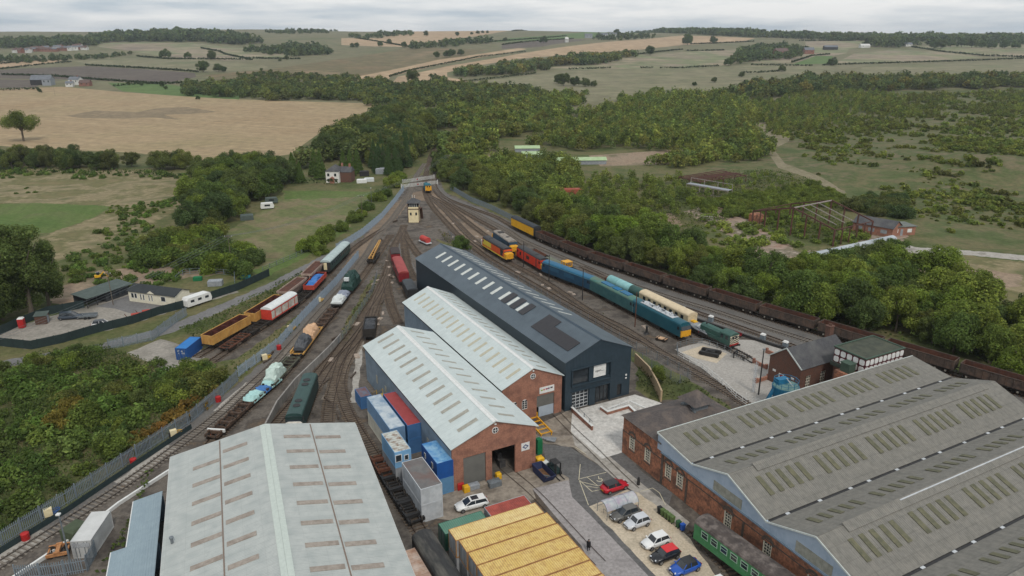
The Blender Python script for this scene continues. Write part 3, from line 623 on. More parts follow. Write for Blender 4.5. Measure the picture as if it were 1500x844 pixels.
for pts in ([(2,110),(75,112),(150,118),(240,124),(290,120)], [(125,96),(180,99),(250,103),(290,106)], [(-60,104),(0,102),(60,95),(105,91)], [(295,71),(322,76),(330,80),(360,86),(440,87)], [(200,83),(250,87),(300,87),(370,88)], [(833,102),(895,100)], [(938,100),(957,100)], [(967,100),(1000,100),(1052,97)], [(1005,75),(1060,74)], [(935,80),(1000,73)], [(1010,65),(1105,61)], [(1100,95.5),(1190,97)], [(1205,96),(1300,93),(1400,90),(1500,86),(1640,83)], [(1335,69),(1380,76),(1440,82),(1500,84)], [(1085,107),(1110,107),(1140,105)], [(615,134),(650,126),(690,119),(785,108)], [(570,113),(600,104),(640,96),(700,84),(770,76)], [(718,62),(770,58),(830,53)], [(735,66),(790,60),(840,57)], [(1170,60),(1250,60)], [(600,69),(560,62),(520,56)], [(250,122),(200,124),(165,127)], [(60,136),(55,131),(0,133)], [(0,94),(40,90)], [(750,46),(850,42)], [(1160,92),(1190,82),(1215,80)]):
    hedge(pts)
hedge([(-100,252),(0,251),(100,254),(200,256),(300,264)], 2.2, 5, 'broad bramble hedge under the hedgerow trees', (.9,1.1,.7))
hedge([(425,272),(470,270),(497,272)], 2.6, 2.5, 'clipped dark hedge in front of the white cottage', (.6,.75,.6))
# undergrowth
BR = [(.06,.09,.026), (.085,.12,.032), (.11,.15,.04), (.07,.10,.03), (.135,.15,.055)]
brush('bramble_bank', 'bramble thicket covering the bank left of the palisade fence', [
    ([(-160,600),(0,548),(60,522),(150,508),(180,520),(245,550),(300,530),(318,548),(340,560),(330,572),(280,612),(200,665),(100,730),(0,792),(-160,860)], 9.0, 3.0, .36, BR)], 2)
brush('bramble_strip', 'bramble strip between the gold wagons and the compound track', [
    ([(262,486),(340,452),(395,425),(460,388),(472,398),(455,412),(420,436),(385,462),(330,492),(300,508)], 5, 1.6, .42, BR),
    ([(-60,580),(60,524),(150,508),(190,522),(120,520),(40,540)], 3, 1.0, .4, BR)], 3)
HS2 = [(.8,1.05,.65), (.95,1.15,.7), (.65,.88,.6), (1.1,1.22,.72), (.85,.98,.7), (.8,1.1,.62)]
forest('bramble_bushes', 'rounded bramble and willow scrub rising out of the bank left of the palisade fence', [
    ([(-160,600),(0,548),(60,522),(150,512),(180,524),(245,552),(300,536),(316,548),(306,560),(256,596),(182,648),(98,722),(0,784),(-160,850)], 3.4, (1.3, 3.2), 620, 'bush')], 61, HS2, 'undergrowth', .8)
forest('dead_shrubs', 'rust brown dying shrubs along the palisade fence', [
    ([(186,652),(258,600),(308,560),(330,562),(328,572),(278,608),(200,664)], 2.6, (1.4, 2.8), 420, 'bush')], 63, [(1.9,.85,.6), (1.6,.9,.6), (1.3,1.0,.65), (2.1,1.0,.7)], 'undergrowth', .4)
forest('field_scrub', 'rough bramble scrub and thicket below the wooded strip left of the meadow', [
    ([(80,392),(130,365),(200,345),(270,335),(360,372),(370,402),(300,395),(200,420),(140,410)], 4.2, (1.0, 2.6), 420, 'bush'),
    ([(165,300),(220,298),(285,275),(300,300),(230,345),(150,362),(120,350),(160,325)], 3.0, (.5, 2.0), 200, 'bush', -.1),
    ([(-100,250),(0,249),(100,252),(200,254),(290,262),(290,270),(200,263),(60,258),(-100,268)], 5, (1.2, 2.6), 300, 'bush'),
    ([(20,276),(80,271),(180,278),(160,288),(60,290)], 4, (.4, 1.4), 160, 'bush', .3)], 62, HS2, 'undergrowth')
HS = [(1.0,1.1,.65), (1.2,1.25,.7), (.85,.95,.65), (1.4,1.4,.75), (1.1,1.05,.7), (1.25,1.15,.7), (1.0,.9,.7)]
forest('hillside_scrub', 'patchy bushes and gorse over the right hand hillside', [
    ([(1110,176),(1180,190),(1250,168),(1340,140),(1500,132),(1760,150),(1760,200),(1500,172),(1400,176),(1330,182),(1240,200),(1180,214),(1130,206)], 7.5, (3.0, 7.0), 170, 'birch', -.5),
    ([(1110,176),(1180,190),(1250,168),(1340,140),(1500,132),(1760,150),(1760,240),(1500,214),(1400,222),(1330,212),(1240,212),(1180,214)], 5.6, (.9, 3.6), 120, 'bush', -.6),
    ([(1180,214),(1330,212),(1500,214),(1760,240),(1760,420),(1500,345),(1400,345),(1330,322),(1260,285),(1200,250)], 3.7, (.5, 2.4), 100, 'bush', .35),
    ([(1400,214),(1500,210),(1760,240),(1760,400),(1500,335),(1410,300)], 4.4, (.8, 3.4), 120, 'bush', .1),
    ([(1345,372),(1500,384),(1760,430),(1760,520),(1500,470),(1400,440)], 5, (.4, 1.4), 120, 'bush', .6)], 55, HS)
forest('derelict_site_saplings', 'yellow green saplings growing through the derelict works site', [
    ([(1095,335),(1165,350),(1215,358),(1280,345),(1262,326),(1180,320)], 4.2, (.9, 2.6), 300, 'bush'),
    ([(1010,322),(1100,334),(1170,366),(1120,372),(1040,352)], 4.5, (1.0, 3.2), 300, 'bush'),
    ([(890,322),(1000,290),(1110,252),(1200,268),(1232,290),(1120,318),(1010,318),(960,340)], 5.0, (1.4, 4.2), 260, 'birch'),
    ([(1180,392),(1240,380),(1300,368),(1330,372),(1335,410),(1260,402),(1180,412)], 4.5, (1.5, 4.5), 300, 'bush')], 71, [(1.35,1.45,.75), (1.15,1.3,.7), (1.5,1.5,.8), (1.0,1.12,.7)], 'undergrowth')
brush('derelict_site_scrub', 'yellow green saplings and weeds over the derelict works site', [
    ([(880,320),(930,300),(1000,264),(1110,250),(1200,268),(1235,290),(1230,352),(1180,350),(1100,315),(1010,345),(960,352)], 2.6, 3.0, .5, [(.075,.105,.026), (.105,.14,.032), (.13,.16,.04), (.09,.10,.04)]),
    ([(1100,335),(1165,352),(1215,362),(1285,345),(1270,330),(1180,322)], 2.5, 1.6, .42, [(.085,.115,.03), (.12,.15,.04)]),
    ([(650,262),(760,300),(850,350),(985,400),(1120,442),(1260,486),(1420,530),(1600,580),(1600,560),(1420,500),(1260,440),(1100,395),(985,352),(850,316),(760,275),(700,240)], .8, 2.2, .7, [(.05,.075,.025), (.075,.105,.03), (.095,.13,.035)])], 6)
brush('sidings_weeds', 'tufts of weeds among the sidings and along the sheds', [
    ([(493,498),(520,450),(547,405),(556,402),(545,435),(524,468),(509,500)], 3, .7, .4, [(.09,.095,.04), (.12,.10,.05), (.06,.08,.03), (.16,.11,.06)]),
    ([(935,540),(960,548),(1010,560),(1072,600),(1040,625),(985,585),(955,586),(928,560)], 3.5, 1.4, .42, [(.06,.08,.03), (.09,.10,.04), (.14,.10,.06)]),
    ([(352,560),(377,535),(409,510),(445,470),(436,462),(395,492),(345,526),(300,536),(320,550)], 2, .5, .4, BR),
    ([(640,335),(668,350),(690,372),(660,366)], 2, 1, .5, [(.12,.12,.05), (.17,.14,.08)]),
    ([(536,470),(552,430),(566,392),(584,352),(600,352),(612,420),(600,440),(574,452),(556,490)], .5, .3, .3, [(.10,.10,.045), (.13,.115,.06)]),
    ([(700,372),(760,398),(860,456),(930,498),(1000,540),(1010,534),(930,486),(860,446),(760,388),(706,362)], .5, .3, .3, [(.10,.10,.045), (.14,.115,.06)]),
    ([(395,640),(440,590),(480,560),(500,560),(470,600),(440,650)], .4, .3, .3, [(.10,.10,.045), (.13,.115,.06)]),
    ([(540,395),(560,380),(572,350),(580,352),(570,390),(555,420),(540,440)], .7, .4, .4, [(.08,.08,.035), (.11,.09,.04)]),
    ([(190,760),(215,690),(225,692),(212,735),(168,844),(140,844)], 5, 1.8, .42, BR)], 7)
brush('dead_bracken', 'rust brown dead scrub along the palisade fence', [
    ([(150,690),(190,660),(250,616),(300,578),(318,556),(330,560),(300,590),(270,618),(200,668)], 3.2, 1.9, .42, [(.17,.085,.04), (.12,.075,.035), (.07,.085,.03), (.19,.10,.05)])], 9)
stand([(250,552),(300,535),(318,548),(315,575),(270,600),(235,590)], 4.2, 41, 'bush', (3.2, 5.5), 'tall green bush crowding the corner of the palisade fence', 'bushes by the fence corner', VG, name='bush', cat='bush')
stand([(60,600),(150,560),(235,585),(225,630),(170,680),(100,690),(60,650)], 6.2, 42, 'bush', (2.6, 4.4), 'rounded bush standing out of the bramble bank', 'bushes in the bramble bank', VG+[(1.6,1.1,.7)], name='bush', cat='bush', keep=.75)
stand([(-60,560),(60,525),(160,512),(180,524),(60,560)], 6, 43, 'bush', (2.2, 3.6), 'low bush beside the fenced compound', 'bushes beside the compound', VG, name='bush', cat='bush')
# ------------------------------------------------------------------ building materials
m_brick = mat('red engineering brick', S(164,118,98), S(138,96,80), 5, .85, c3=S(110,78,68), scale2=.8, amt2=.6, seams_rib_shade=[(2,.45,.10)])
m_brickd = mat('sooty orange brick', S(178,120,92), S(124,86,68), 3.2, .9, c3=S(74,60,54), scale2=.6, amt2=.7, seams_rib_shade=[(2,.4,.12)])
m_brickb = mat('dark brown brick', S(108,80,68), S(84,64,57), 5, .9, c3=S(105,70,56), scale2=.9, amt2=.6, seams_rib_shade=[(2,.4,.1)])
m_dark = mat('slate blue cladding', S(62,76,88), S(55,68,79), 1.2, .45, ribs=(0,.35), bump=.25, seams_rib_shade=[(0,1.0,.25)])
m_darkw = mat('dark teal wall cladding', S(48,62,72), S(42,55,64), 1.2, .5, ribs=(0,.3), bump=.3, seams_rib_shade=[(0,.6,.25)])
m_darkr = mat('slate blue roof sheet', S(80,91,99), S(72,82,90), .5, .42, ribs=(1,.35), bump=.2, seams_rib_shade=[(1,1.0,.10)], c3=S(90,101,110), scale2=.12)
m_wroof = mat('pale grey roof sheet', S(196,204,202), S(186,195,194), .9, .5, ribs=(1,.2), bump=.35, seams_rib_shade=[(1,1.0,.13)], c3=S(170,178,176), scale2=.25, amt2=.35)
m_wwall = mat('blue grey wall sheet', S(128,144,158), S(112,128,142), .8, .6, ribs=(1,.25), bump=.4, seams_rib_shade=[(1,1.0,.15)], c3=S(100,112,122), scale2=.35)
m_light = mat('dirty rooflight', S(164,160,148), S(148,146,136), 3, .4, seams_rib_shade=[(1,.5,.12)], c3=S(128,124,112), scale2=1)
m_lightb = mat('brown fibre rooflight', S(158,148,138), S(140,130,120), 2.5, .5, c3=S(118,106,96), scale2=1, amt2=.6)
m_lightg = mat('clear rooflight', S(200,202,196), S(186,188,182), 2, .35)
m_solar = mat('solar panel', S(40,38,42), S(50,46,48), 2, .3, seams_rib_shade=[(0,1.0,.8), (1,1.7,.8)])
m_fgroof = mat('weathered pale blue sheet roof', S(164,168,165), S(178,181,177), 1.4, .55, ribs=(1,.25), bump=.4, seams_rib_shade=[(1,1.05,.12), (0,2.1,.08,.03)], c3=S(150,156,154), scale2=.7, amt2=.7)
m_fgl = mat('lean-to sheet roof', S(140,156,164), S(132,148,157), 1, .55, ribs=(0,.3), bump=.6, seams_rib_shade=[(0,.5,.10)])
m_flash = mat('pale ridge flashing', S(188,196,188), S(178,186,179), 2, .5)
m_seam = mat('rust stained seam', S(128,110,98), S(112,98,88), 3, .7)
m_white = mat('white paint', (.72,.72,.70), (.62,.62,.60), 2, .5)
m_offw = mat('off white panel', S(196,198,200), S(180,184,188), 1.5, .55, c3=S(150,152,154), scale2=.6, amt2=.5)
m_black = mat('black steel', (.02,.02,.022), (.035,.033,.032), 3, .6)
m_grey = mat('galvanised steel', S(120,126,130), S(104,110,115), 3, .5, metal=.2)
m_gfen = mat('palisade steel', S(134,144,152), S(116,126,134), 2, .5, metal=.2)
m_shut = mat('grey roller shutter', S(112,111,106), S(102,101,97), .6, .6, ribs=(2,.12), bump=.6, seams_rib_shade=[(2,.3,.18)])
m_shutb = mat('pale blue shutter', S(172,182,192), S(160,171,182), .6, .5, ribs=(2,.12), bump=.4, seams_rib_shade=[(2,.3,.1)])
m_slate = mat('old slate roof', S(92,85,82), S(74,69,68), 3.2, .8, c3=S(112,100,92), scale2=.5, amt2=.6, seams_rib_shade=[(2,.16,.16)], spec=.2)
m_slatg = mat('grey slate roof', S(84,84,86), S(68,68,71), 3.2, .75, c3=S(100,100,98), scale2=.4, amt2=.6, seams_rib_shade=[(2,.16,.15)], spec=.2)
m_asb = mat('grey asbestos sheet roof', S(125,122,116), S(111,109,103), 1.6, .9, ribs=(1,.3), bump=.5, seams_rib_shade=[(1,1.0,.22), (0,1.9,.12)], c3=S(134,130,122), scale2=.9, amt2=.45, spec=.15)
m_asbl = mat('mossy rooflight', S(98,96,76), S(82,82,66), 1.6, .7, c3=S(112,108,84), scale2=1.2, amt2=.6)
m_clad = mat('pale blue cladding', S(162,176,192), S(152,167,183), .7, .6, seams_rib_shade=[(0,1.0,.06)], c3=S(126,144,164), scale2=.5, amt2=.5)
m_stone = mat('stone band', S(96,84,76), S(74,66,60), 3, .9)
m_cream = mat('cream timber boarding', S(224,210,172), S(212,196,158), 1.5, .7, seams_rib_shade=[(2,.25,.12)])
m_brown = mat('brown painted timber', S(92,66,54), S(78,56,46), 3, .7)
m_floor = mat('workshop floor', (.09,.08,.07), (.15,.13,.11), 1, .8)
m_yel = mat('yellow paint', S(226,178,40), S(200,150,34), 2, .55)
m_red = mat('red paint', S(176,40,40), S(150,34,34), 2, .5)
m_blue = mat('blue paint', S(40,92,160), S(34,78,140), 2, .5)
m_rust = mat('rusty steel', S(104,66,50), S(72,48,40), 3, .9, c3=S(124,82,58), scale2=1.2)
m_int = mat('dark workshop clutter', (.03,.03,.033), (.09,.085,.08), 1.2, .8)
GL = glass()
def wall_cols(mb, x0, x1, top, holes, y0, y1, m=0, T=None):
    """a wall in the local xz plane, thick from y0 to y1, with rectangular openings and a sloped top"""
    xs = sorted({x0, x1, *[h[0] for h in holes], *[h[1] for h in holes], *getattr(top, 'brk', [])})
    for a, b in zip(xs, xs[1:]):
        if b-a < 1e-6: continue
        mid = (a+b)/2; zs = [0]
        for h in sorted([h for h in holes if h[0] <= mid <= h[1]], key=lambda h: h[2]): zs += [h[2], h[3]]
        zs.append(None)
        for k in range(0, len(zs), 2):
            lo = zs[k]; hi = zs[k+1]
            ta, tb = (top(a), top(b)) if hi is None else (hi, hi)
            if hi is not None and hi-lo < 1e-4: continue
            mb.add([(a,y0,lo),(b,y0,lo),(b,y1,lo),(a,y1,lo),(a,y0,ta),(b,y0,tb),(b,y1,tb),(a,y1,ta)], [(3,2,1,0),(4,5,6,7),(0,1,5,4),(1,2,6,5),(2,3,7,6),(3,0,4,7)], m)
def gable(w, he, hr):
    f = lambda x: he+(hr-he)*(1-abs(x-w/2)/(w/2)); f.brk = [w/2]; return f
def text(name, s, size, m, parent, loc, rot, ext=.01):
    cu = bpy.data.curves.new(name, 'FONT'); cu.body = s; cu.size = size; cu.extrude = ext; cu.align_x = 'CENTER'; cu.align_y = 'CENTER'
    tmp = bpy.data.objects.new(name, cu); col.objects.link(tmp); dg = bpy.context.evaluated_depsgraph_get()
    me = bpy.data.meshes.new_from_object(tmp.evaluated_get(dg)); bpy.data.objects.remove(tmp)
    me.materials.clear(); me.materials.append(m); o = bpy.data.objects.new(name, me); col.objects.link(o)
    o.parent = parent; o.location = loc; o.rotation_euler = rot; return o
def shed(name, label, org, axw, axl, W, L, he, hr, walls, roofm, sidem, holes, over=.25):
    t = thing(name, label, 'shed', org, 0)
    ex = Vector((math.cos(axw), math.sin(axw), 0)); ey = Vector((math.cos(axl), math.sin(axl), 0))
    t.matrix_world = Matrix(((ex.x, ey.x, 0, org[0]), (ex.y, ey.y, 0, org[1]), (0, 0, 1, 0), (0, 0, 0, 1)))
    f = gable(W, he, hr); mb = MB(); wall_cols(mb, 0, W, f, holes, 0, .35); mb.build('front_wall', walls, t)
    mb = MB(); wall_cols(mb, 0, W, f, [], L-.3, L); mb.build('rear_wall', sidem, t)
    mb = MB(); mb.box(.01, .3, .36, L-.31, 0, he-.02); mb.build('side_wall', sidem, t); mb = MB(); mb.box(W-.3, W-.01, .36, L-.31, 0, he-.02); mb.build('side_wall', sidem, t)
    mb = MB(); mb.box(.3, W-.3, .36, L-.3, .01, .06); mb.build('floor', m_floor, t)
    s = (hr-he)/(W/2)
    mb = MB(); o = over
    mb.slab((-o, -o, he-o*s+.02), (W/2, -o, hr+.02), (W/2, L+o, hr+.02), (-o, L+o, he-o*s+.02), .1)
    mb.slab((W/2, -o, hr+.02), (W+o, -o, he-o*s+.02), (W+o, L+o, he-o*s+.02), (W/2, L+o, hr+.02), .1)
    r = mb.build('roof', roofm, t)
    def at(u, y, dz=.13):             # u: 0 left eave, 1 ridge, 2 right eave
        x = u*W/2; return Vector((x, y, (he+(hr-he)*(u if u <= 1 else 2-u))+dz))
    return t, r, at
def roof_panel(at, u0, u1, y0, y1, name, m, parent, t=.05, dz=.125):
    mb = MB(); mb.slab(at(u0, y0, dz), at(u1, y0, dz), at(u1, y1, dz), at(u0, y1, dz), t); return mb.build(name, m, parent)
def ridge(at, L, roof, m, w_=.35):
    mb = MB(); mb.slab(at(1-w_*.12, -.25, .14), at(1, -.25, .15), at(1, L+.25, .15), at(1-w_*.12, L+.25, .14), .05)
    mb.slab(at(1, -.25, .15), at(1+w_*.12, -.25, .14), at(1+w_*.12, L+.25, .14), at(1, L+.25, .15), .05); mb.build('ridge_cap', m, roof)
AL = R(118.6); AW = R(27.6)
# --- dark clad shed
t, r, at = shed('dark_clad_shed', 'long dark slate blue clad shed with solar panels on its roof', P(827, 603), R(28.2), AL, 14.0, 70.5, 9.4, 12.3, m_darkw, m_darkr, m_darkw,
    [(1.4, 4.9, 4.6, 7.6), (5.7, 9.4, 4.9, 7.6), (1.5, 4.9, 0, 3.3), (6.3, 9.4, 0, 3.4), (11.2, 12.2, .3, 2.6)], .2)
ridge(at, 70.5, r, m_dark)
for k in range(12): roof_panel(at, .42, .80, 22.5+k*3.75, 23.5+k*3.75, 'rooflight', m_lightg, r)
for k in range(17): roof_panel(at, 1.22, 1.66, 16+k*3.2, 16.55+k*3.2, 'rooflight', m_lightg, r)
for k in range(3): roof_panel(at, .40, .84, 19.9+k*3.75+.3, 22.2+k*3.75-.1, 'solar_array', m_solar, r, dz=.2)
roof_panel(at, .25, .62, 2.2, 15.2, 'solar_array', m_solar, r, dz=.2); roof_panel(at, .62, .84, 10.8, 15.2, 'solar_array', m_solar, r, dz=.2)
mb = MB(); mb.box(1.45, 4.85, .22, .28, 4.65, 7.55); mb.build('window', GL, t)
mb = MB(); mb.box(5.75, 9.35, .22, .28, 4.95, 7.55); mb.build('sign_recess', m_darkw, t)
mb = MB(); mb.box(6.0, 8.6, .12, .2, 5.1, 7.4); sg = mb.build('sign_board', m_white, t)
text('lettering', 'open', .62, m_black, sg, (6.95, .1, 6.3), (R(90), 0, 0)); mb = MB(); mb.box(7.6, 8.3, .095, .115, 6.1, 6.16); mb.build('lettering', m_grey, sg)
mb = MB()
for a, b, c, d in ((1.2, 9.6, 7.6, 7.75), (1.2, 9.6, 4.4, 4.58), (9.42, 9.6, 4.58, 7.6), (1.2, 1.38, 4.58, 7.6), (1.2, 9.6, 3.42, 3.56), (9.42, 9.6, 0, 3.42)): mb.box(a, b, -.28, .0, c, d)
mb.build('window_surround', m_darkw, t)
mb = MB(); mb.box(1.5, 4.9, .2, .24, 0, 3.3); dr = mb.build('glazed_door', GL, t); mb = MB()
for k in range(5): mb.box(1.5+k*.85-.05, 1.5+k*.85+.05, .14, .2, 0, 3.3)
for k in range(6): mb.box(1.5, 4.9, .135, .195, k*.64, k*.64+.09)
mb.build('glazing_bars', m_offw, dr)
mb = MB(); mb.box(6.35, 9.35, .24, .3, 0, 3.35); dr = mb.build('entrance_doors', GL, t); mb = MB()
for x in (6.6, 7.5, 8.3, 9.1): mb.box(x, x+.08, .17, .24, 0, 3.3)
mb.build('door_frame', m_black, dr)
mb = MB(); mb.box(4.95, 6.25, -.25, -.0, 0, 3.3); mb.build('pier', m_darkw, t)
mb = MB(); mb.box(11.25, 12.15, .2, .26, .3, 2.55); mb.build('side_door', m_black, t)
mb = MB(); mb.box(12.9, 13.2, -.12, 0, 4.0, 4.3); mb.box(12.9, 13.2, -.12, 0, 3.4, 3.65); mb.build('alarm_box', m_white, t)
# --- two brick fronted sheds
def brick_shed(name, label, org, W, L, he, hr, holes, aw=AW):
    t, r, at = shed(name, label, org, aw, AL, W, L, he, hr, m_brick, m_wroof, m_wwall, holes, .3); ridge(at, L, r, m_white, .5)
    mb = MB(); mb.box(-.28, -.06, .3, L-.2, he-.35, he-.12); mb.build('gutter', m_black, t)
    mb = MB(); mb.cyl((W/2, -.06, hr-1.5), (W/2, .0, hr-1.5), .52, n=20); c = mb.build('round_window', m_white, t)
    mb = MB(); mb.cyl((W/2, -.08, hr-1.5), (W/2, -.05, hr-1.5), .42, n=20); mb.build('glass', GL, c)
    mb = MB(); mb.box(W/2-.04, W/2+.04, -.1, -.08, hr-1.92, hr-1.08); mb.box(W/2-.42, W/2+.42, -.101, -.081, hr-1.54, hr-1.46); mb.build('glazing_bar', m_white, c)
    mb = MB(); mb.box(W/2-.15, W/2+.15, -.2, 0, hr-.55, hr-.4); mb.build('floodlight', m_white, t)
    return t, r, at
def roll_door(t, a, b, z, m, low=None, mlow=None):
    mb = MB(); mb.box(a+.02, b-.02, .16, .24, low or 0, z-.02); mb.build('roller_shutter', m, t)
    if low: mb = MB(); mb.box(a+.5, b-.02, .16, .24, .05, low-.02); mb.build('inner_door', mlow, t)
t1, r1, at1 = brick_shed('brick_front_shed', 'nearer brick fronted shed with pale corrugated roof and one open doorway', P(664, 720), 13.7, 41, 7.1, 9.7, [(1.7, 5.3, .0, 5.0), (6.3, 10.2, 0, 4.9)])
for k in range(13): roof_panel(at1, .30, .76, 2.2+k*3.05, 2.95+k*3.05, 'rooflight', m_light, r1); roof_panel(at1, 1.26, 1.64, 2.2+k*3.05, 2.75+k*3.05, 'rooflight', m_light, r1)
roll_door(t1, 1.7, 5.3, 5.0, m_shut)
mb = MB(); mb.box(11.2, 12.6, -.06, 0, 3.4, 4.7); sb = mb.build('sign', m_white, t1)
mb = MB(); mb.add([(11.35,-.075,4.05),(11.9,-.075,3.65),(12.45,-.075,4.05),(11.9,-.075,4.45)], [(0,1,2,3)]); mb.build('diamond_emblem', mat('navy emblem', S(60,76,120)), sb)
mb = MB(); mb.add([(11.62,-.085,4.05),(11.9,-.085,3.85),(12.18,-.085,4.05),(11.9,-.085,4.25)], [(0,1,2,3)]); mb.build('diamond_emblem', m_white, sb)
mb = MB()
for k in range(7): mb.box(8.6+.3*(k % 3), 9.6, 2+k*1.3, 2.9+k*1.3, .06, 1.2+.6*(k % 3))
mb.build('shelving', m_int, t1)
mb = MB()
for k in range(7): mb.box(-.03, .02, 4+k*5, 4.9+k*5, 2.2, 3.8)
mb.build('side_windows', m_light, t1)
t2, r2, at2 = brick_shed('brick_front_shed', 'brick fronted shed between the dark clad shed and the nearer brick shed', (-1.6, 107.6, 0), 11.6, 47.2, 7.1, 9.7, [(6.6, 10.1, 0, 4.2)], R(27.4))
for k in range(18): roof_panel(at2, .28, .74, 1.4+k*2.55, 2.05+k*2.55, 'rooflight', mat('cream rooflight', S(182,176,156), S(168,162,142), 3, .45), r2); roof_panel(at2, 1.28, 1.62, 1.4+k*2.55, 1.9+k*2.55, 'rooflight', m_light, r2)
roll_door(t2, 6.6, 10.1, 4.2, m_shut, 2.0, m_shutb)
mb = MB(); mb.box(7.1, 10.0, -.09, 0, 4.55, 5.7); sb = mb.build('sign_board', m_white, t2)
for k, (cc, wd) in enumerate(((S(150,170,60), .35), (S(196,90,50), .3), (S(150,40,70), .4), (S(90,40,80), .3), (S(60,50,60), .45))):
    x = 7.35+k*.47; mb = MB(); mb.box(x, x+wd, -.11, -.09, 5.05+.03*k, 5.3+.03*k); mb.build('sign_lettering', mat('sign ink %d' % k, cc), sb)
for hx, hz in ((4.2, 3.0), (2.2, 3.0)):
    mb = MB(); mb.cyl((hx, -.08, hz+.7), (hx, 0, hz+.7), .5, n=14); mb.box(hx-.5, hx+.5, -.079, 0, hz-.6, hz+.7); wn = mb.build('arched_window', m_white, t2); mb = MB()
    for a in (-.25, .25):
        for b in (-.3, .1, .5, .9): mb.box(hx+a-.2, hx+a+.2, -.1, -.08, hz+b-.16, hz+b+.16)
    mb.build('pane', GL, wn)
# --- foreground pale shed
FB = Vector((-47.1, 87.3, 0)); fx = R(22.1); fy = R(-68.4)
tf, rf, atf = shed('pale_roofed_shed', 'large foreground shed with weathered pale blue sheet roof', FB, fx, fy, 24.9, 62, 6.9, 9.3, m_wwall, m_fgroof, m_wwall, [], .35)
ridge(atf, 62, rf, m_flash, .45)
for u in (.5, 1.5):
    roof_panel(atf, u-.006, u+.006, 0, 61, 'seam', m_seam, rf, .03, .13)
for k in range(14):
    y = 2.6+k*4.15
    roof_panel(atf, .53, .79, y+.4, y+1.2, 'rooflight', m_lightb, rf); roof_panel(atf, .22, .49, y+2.2, y+3.0, 'rooflight', m_lightb, rf)
    roof_panel(atf, 1.18, 1.47, y+.6, y+1.4, 'rooflight', m_lightb, rf); roof_panel(atf, 1.52, 1.80, y+1.0, y+1.8, 'rooflight', m_lightb, rf)
for x0, x1 in ((-.42, -.24), (25.14, 25.32)):
    mb = MB(); mb.box(x0, x1, 0, 61, 6.62, 6.86); mb.build('gutter', m_white, tf)
mb = MB(); mb.cyl(atf(.055, 20), atf(.055, 20)+Vector((0,0,.7)), .16, n=10); mb.cyl(atf(.055, 20)+Vector((0,0,.7)), atf(.055, 20)+Vector((0,0,.85)), .26, n=10); mb.build('roof_vent', m_grey, tf)
lt = thing('lean_to', 'stepped blue grey lean-to against the left wall of the foreground shed', 'lean-to', P(246, 722, 4.6))
lt.matrix_world = Matrix(((math.cos(fx), math.cos(fy), 0, -46.9), (math.sin(fx), math.sin(fy), 0, 82.9), (0, 0, 1, 0), (0, 0, 0, 1)))
def leanto(y0, y1, wd):
    mb = MB(); mb.slab((-wd, y1, 3.9), (-wd, y0, 3.9), (0, y0, 4.6), (0, y1, 4.6), -.1); r_ = mb.build('roof', m_fgl, lt)
    mb = MB(); mb.box(-wd+.05, 0, y0, y0+.1, 0, 3.85); mb.box(-wd, -wd+.12, y0+.1, y1, 0, 3.8); mb.build('wall', m_wwall, lt)
    mb = MB(); mb.box(-wd-.12, -wd, y0, y1, 3.72, 3.86); mb.build('gutter', m_white, lt)
leanto(0, 10.2, 3.6); leanto(10.21, 40, 5.2)
# --- roundhouse with saw-tooth roofs
rd = Vector((math.cos(R(-61.5)), math.sin(R(-61.5)), 0)); rb = P(966, 707); ra = P(911, 662)
S0 = (rb-ra).dot(rd)
tr = thing('roundhouse', 'huge orange brick engine shed with grey saw-tooth roofs', 'engine shed', ra)
tr.matrix_world = Matrix(((rd.x, UX.x, 0, ra.x), (rd.y, UX.y, 0, ra.y), (0, 0, 1, 0), (0, 0, 0, 1)))  # x along the front, y into the shed
prof = [wall_hit(px, py, ra, rd) for px, py in ((966,640), (1018,677), (1072,688), (1130,757), (1205,773))]
print('RH', [(round(a, 1), round(b, 1)) for a, b in prof])
zr = [7.9, 6.9, 9.1, 6.5, 9.1]; prof = [(p[0], z) for p, z in zip([wall_hit(px, py, ra, rd) for px, py in ((966,640), (1018,677), (1072,688), (1130,757), (1205,773))], zr)]
pit = prof[4][0]-prof[2][0]
for k in range(1, 6): prof += [(prof[3][0]+pit*k, 6.5), (prof[4][0]+pit*k, 9.1)]
DEP = 57.3
xe = prof[-1][0]
def rtop(x):
    for (a, za), (b, zb) in zip(prof, prof[1:]):
        if a <= x <= b: return za+(zb-za)*(x-a)/(b-a)
    return prof[0][1]
mb = MB()
for (a, za), (b, zb) in zip(prof, prof[1:]):
    mb.add([(a,-.12,5.3),(b,-.12,5.3),(b,.1,5.3),(a,.1,5.3),(a,-.12,za),(b,-.12,zb),(b,.1,zb),(a,.1,za)], [(3,2,1,0),(4,5,6,7),(0,1,5,4),(1,2,6,5),(2,3,7,6),(3,0,4,7)])
mb.build('gable_cladding', m_clad, tr)
WIN = [wall_hit(px, py, ra, rd) for px, py in ((926,652), (949,670), (980,692), (997,706), (1068,767), (1127,805))]
print('WIN', [(round(a, 1), round(b, 1)) for a, b in WIN])
wx = [(a, 2.9 if i < 4 else 2.6) for i, (a, b) in enumerate(WIN)]; g_ = wx[5][0]-wx[4][0]
wx += [(wx[5][0]+g_*k, 2.6) for k in range(1, 5)]
holes = [(x-.62, x+.62, z-1.25, z+1.0) for x, z in wx]
f5 = lambda x: 5.3 if x > S0 else 6.7
f5.brk = [S0]
mb = MB(); wall_cols(mb, S0+.02, xe, lambda x: 5.28, [h for h in holes if h[0] > S0], .0, .5); mb.build('front_wall', m_brickd, tr)
mb = MB(); mb.box(S0, xe, -.3, 0, 5.12, 5.28); mb.build('gutter', mat('blue grey gutter', S(112,128,142)), tr)
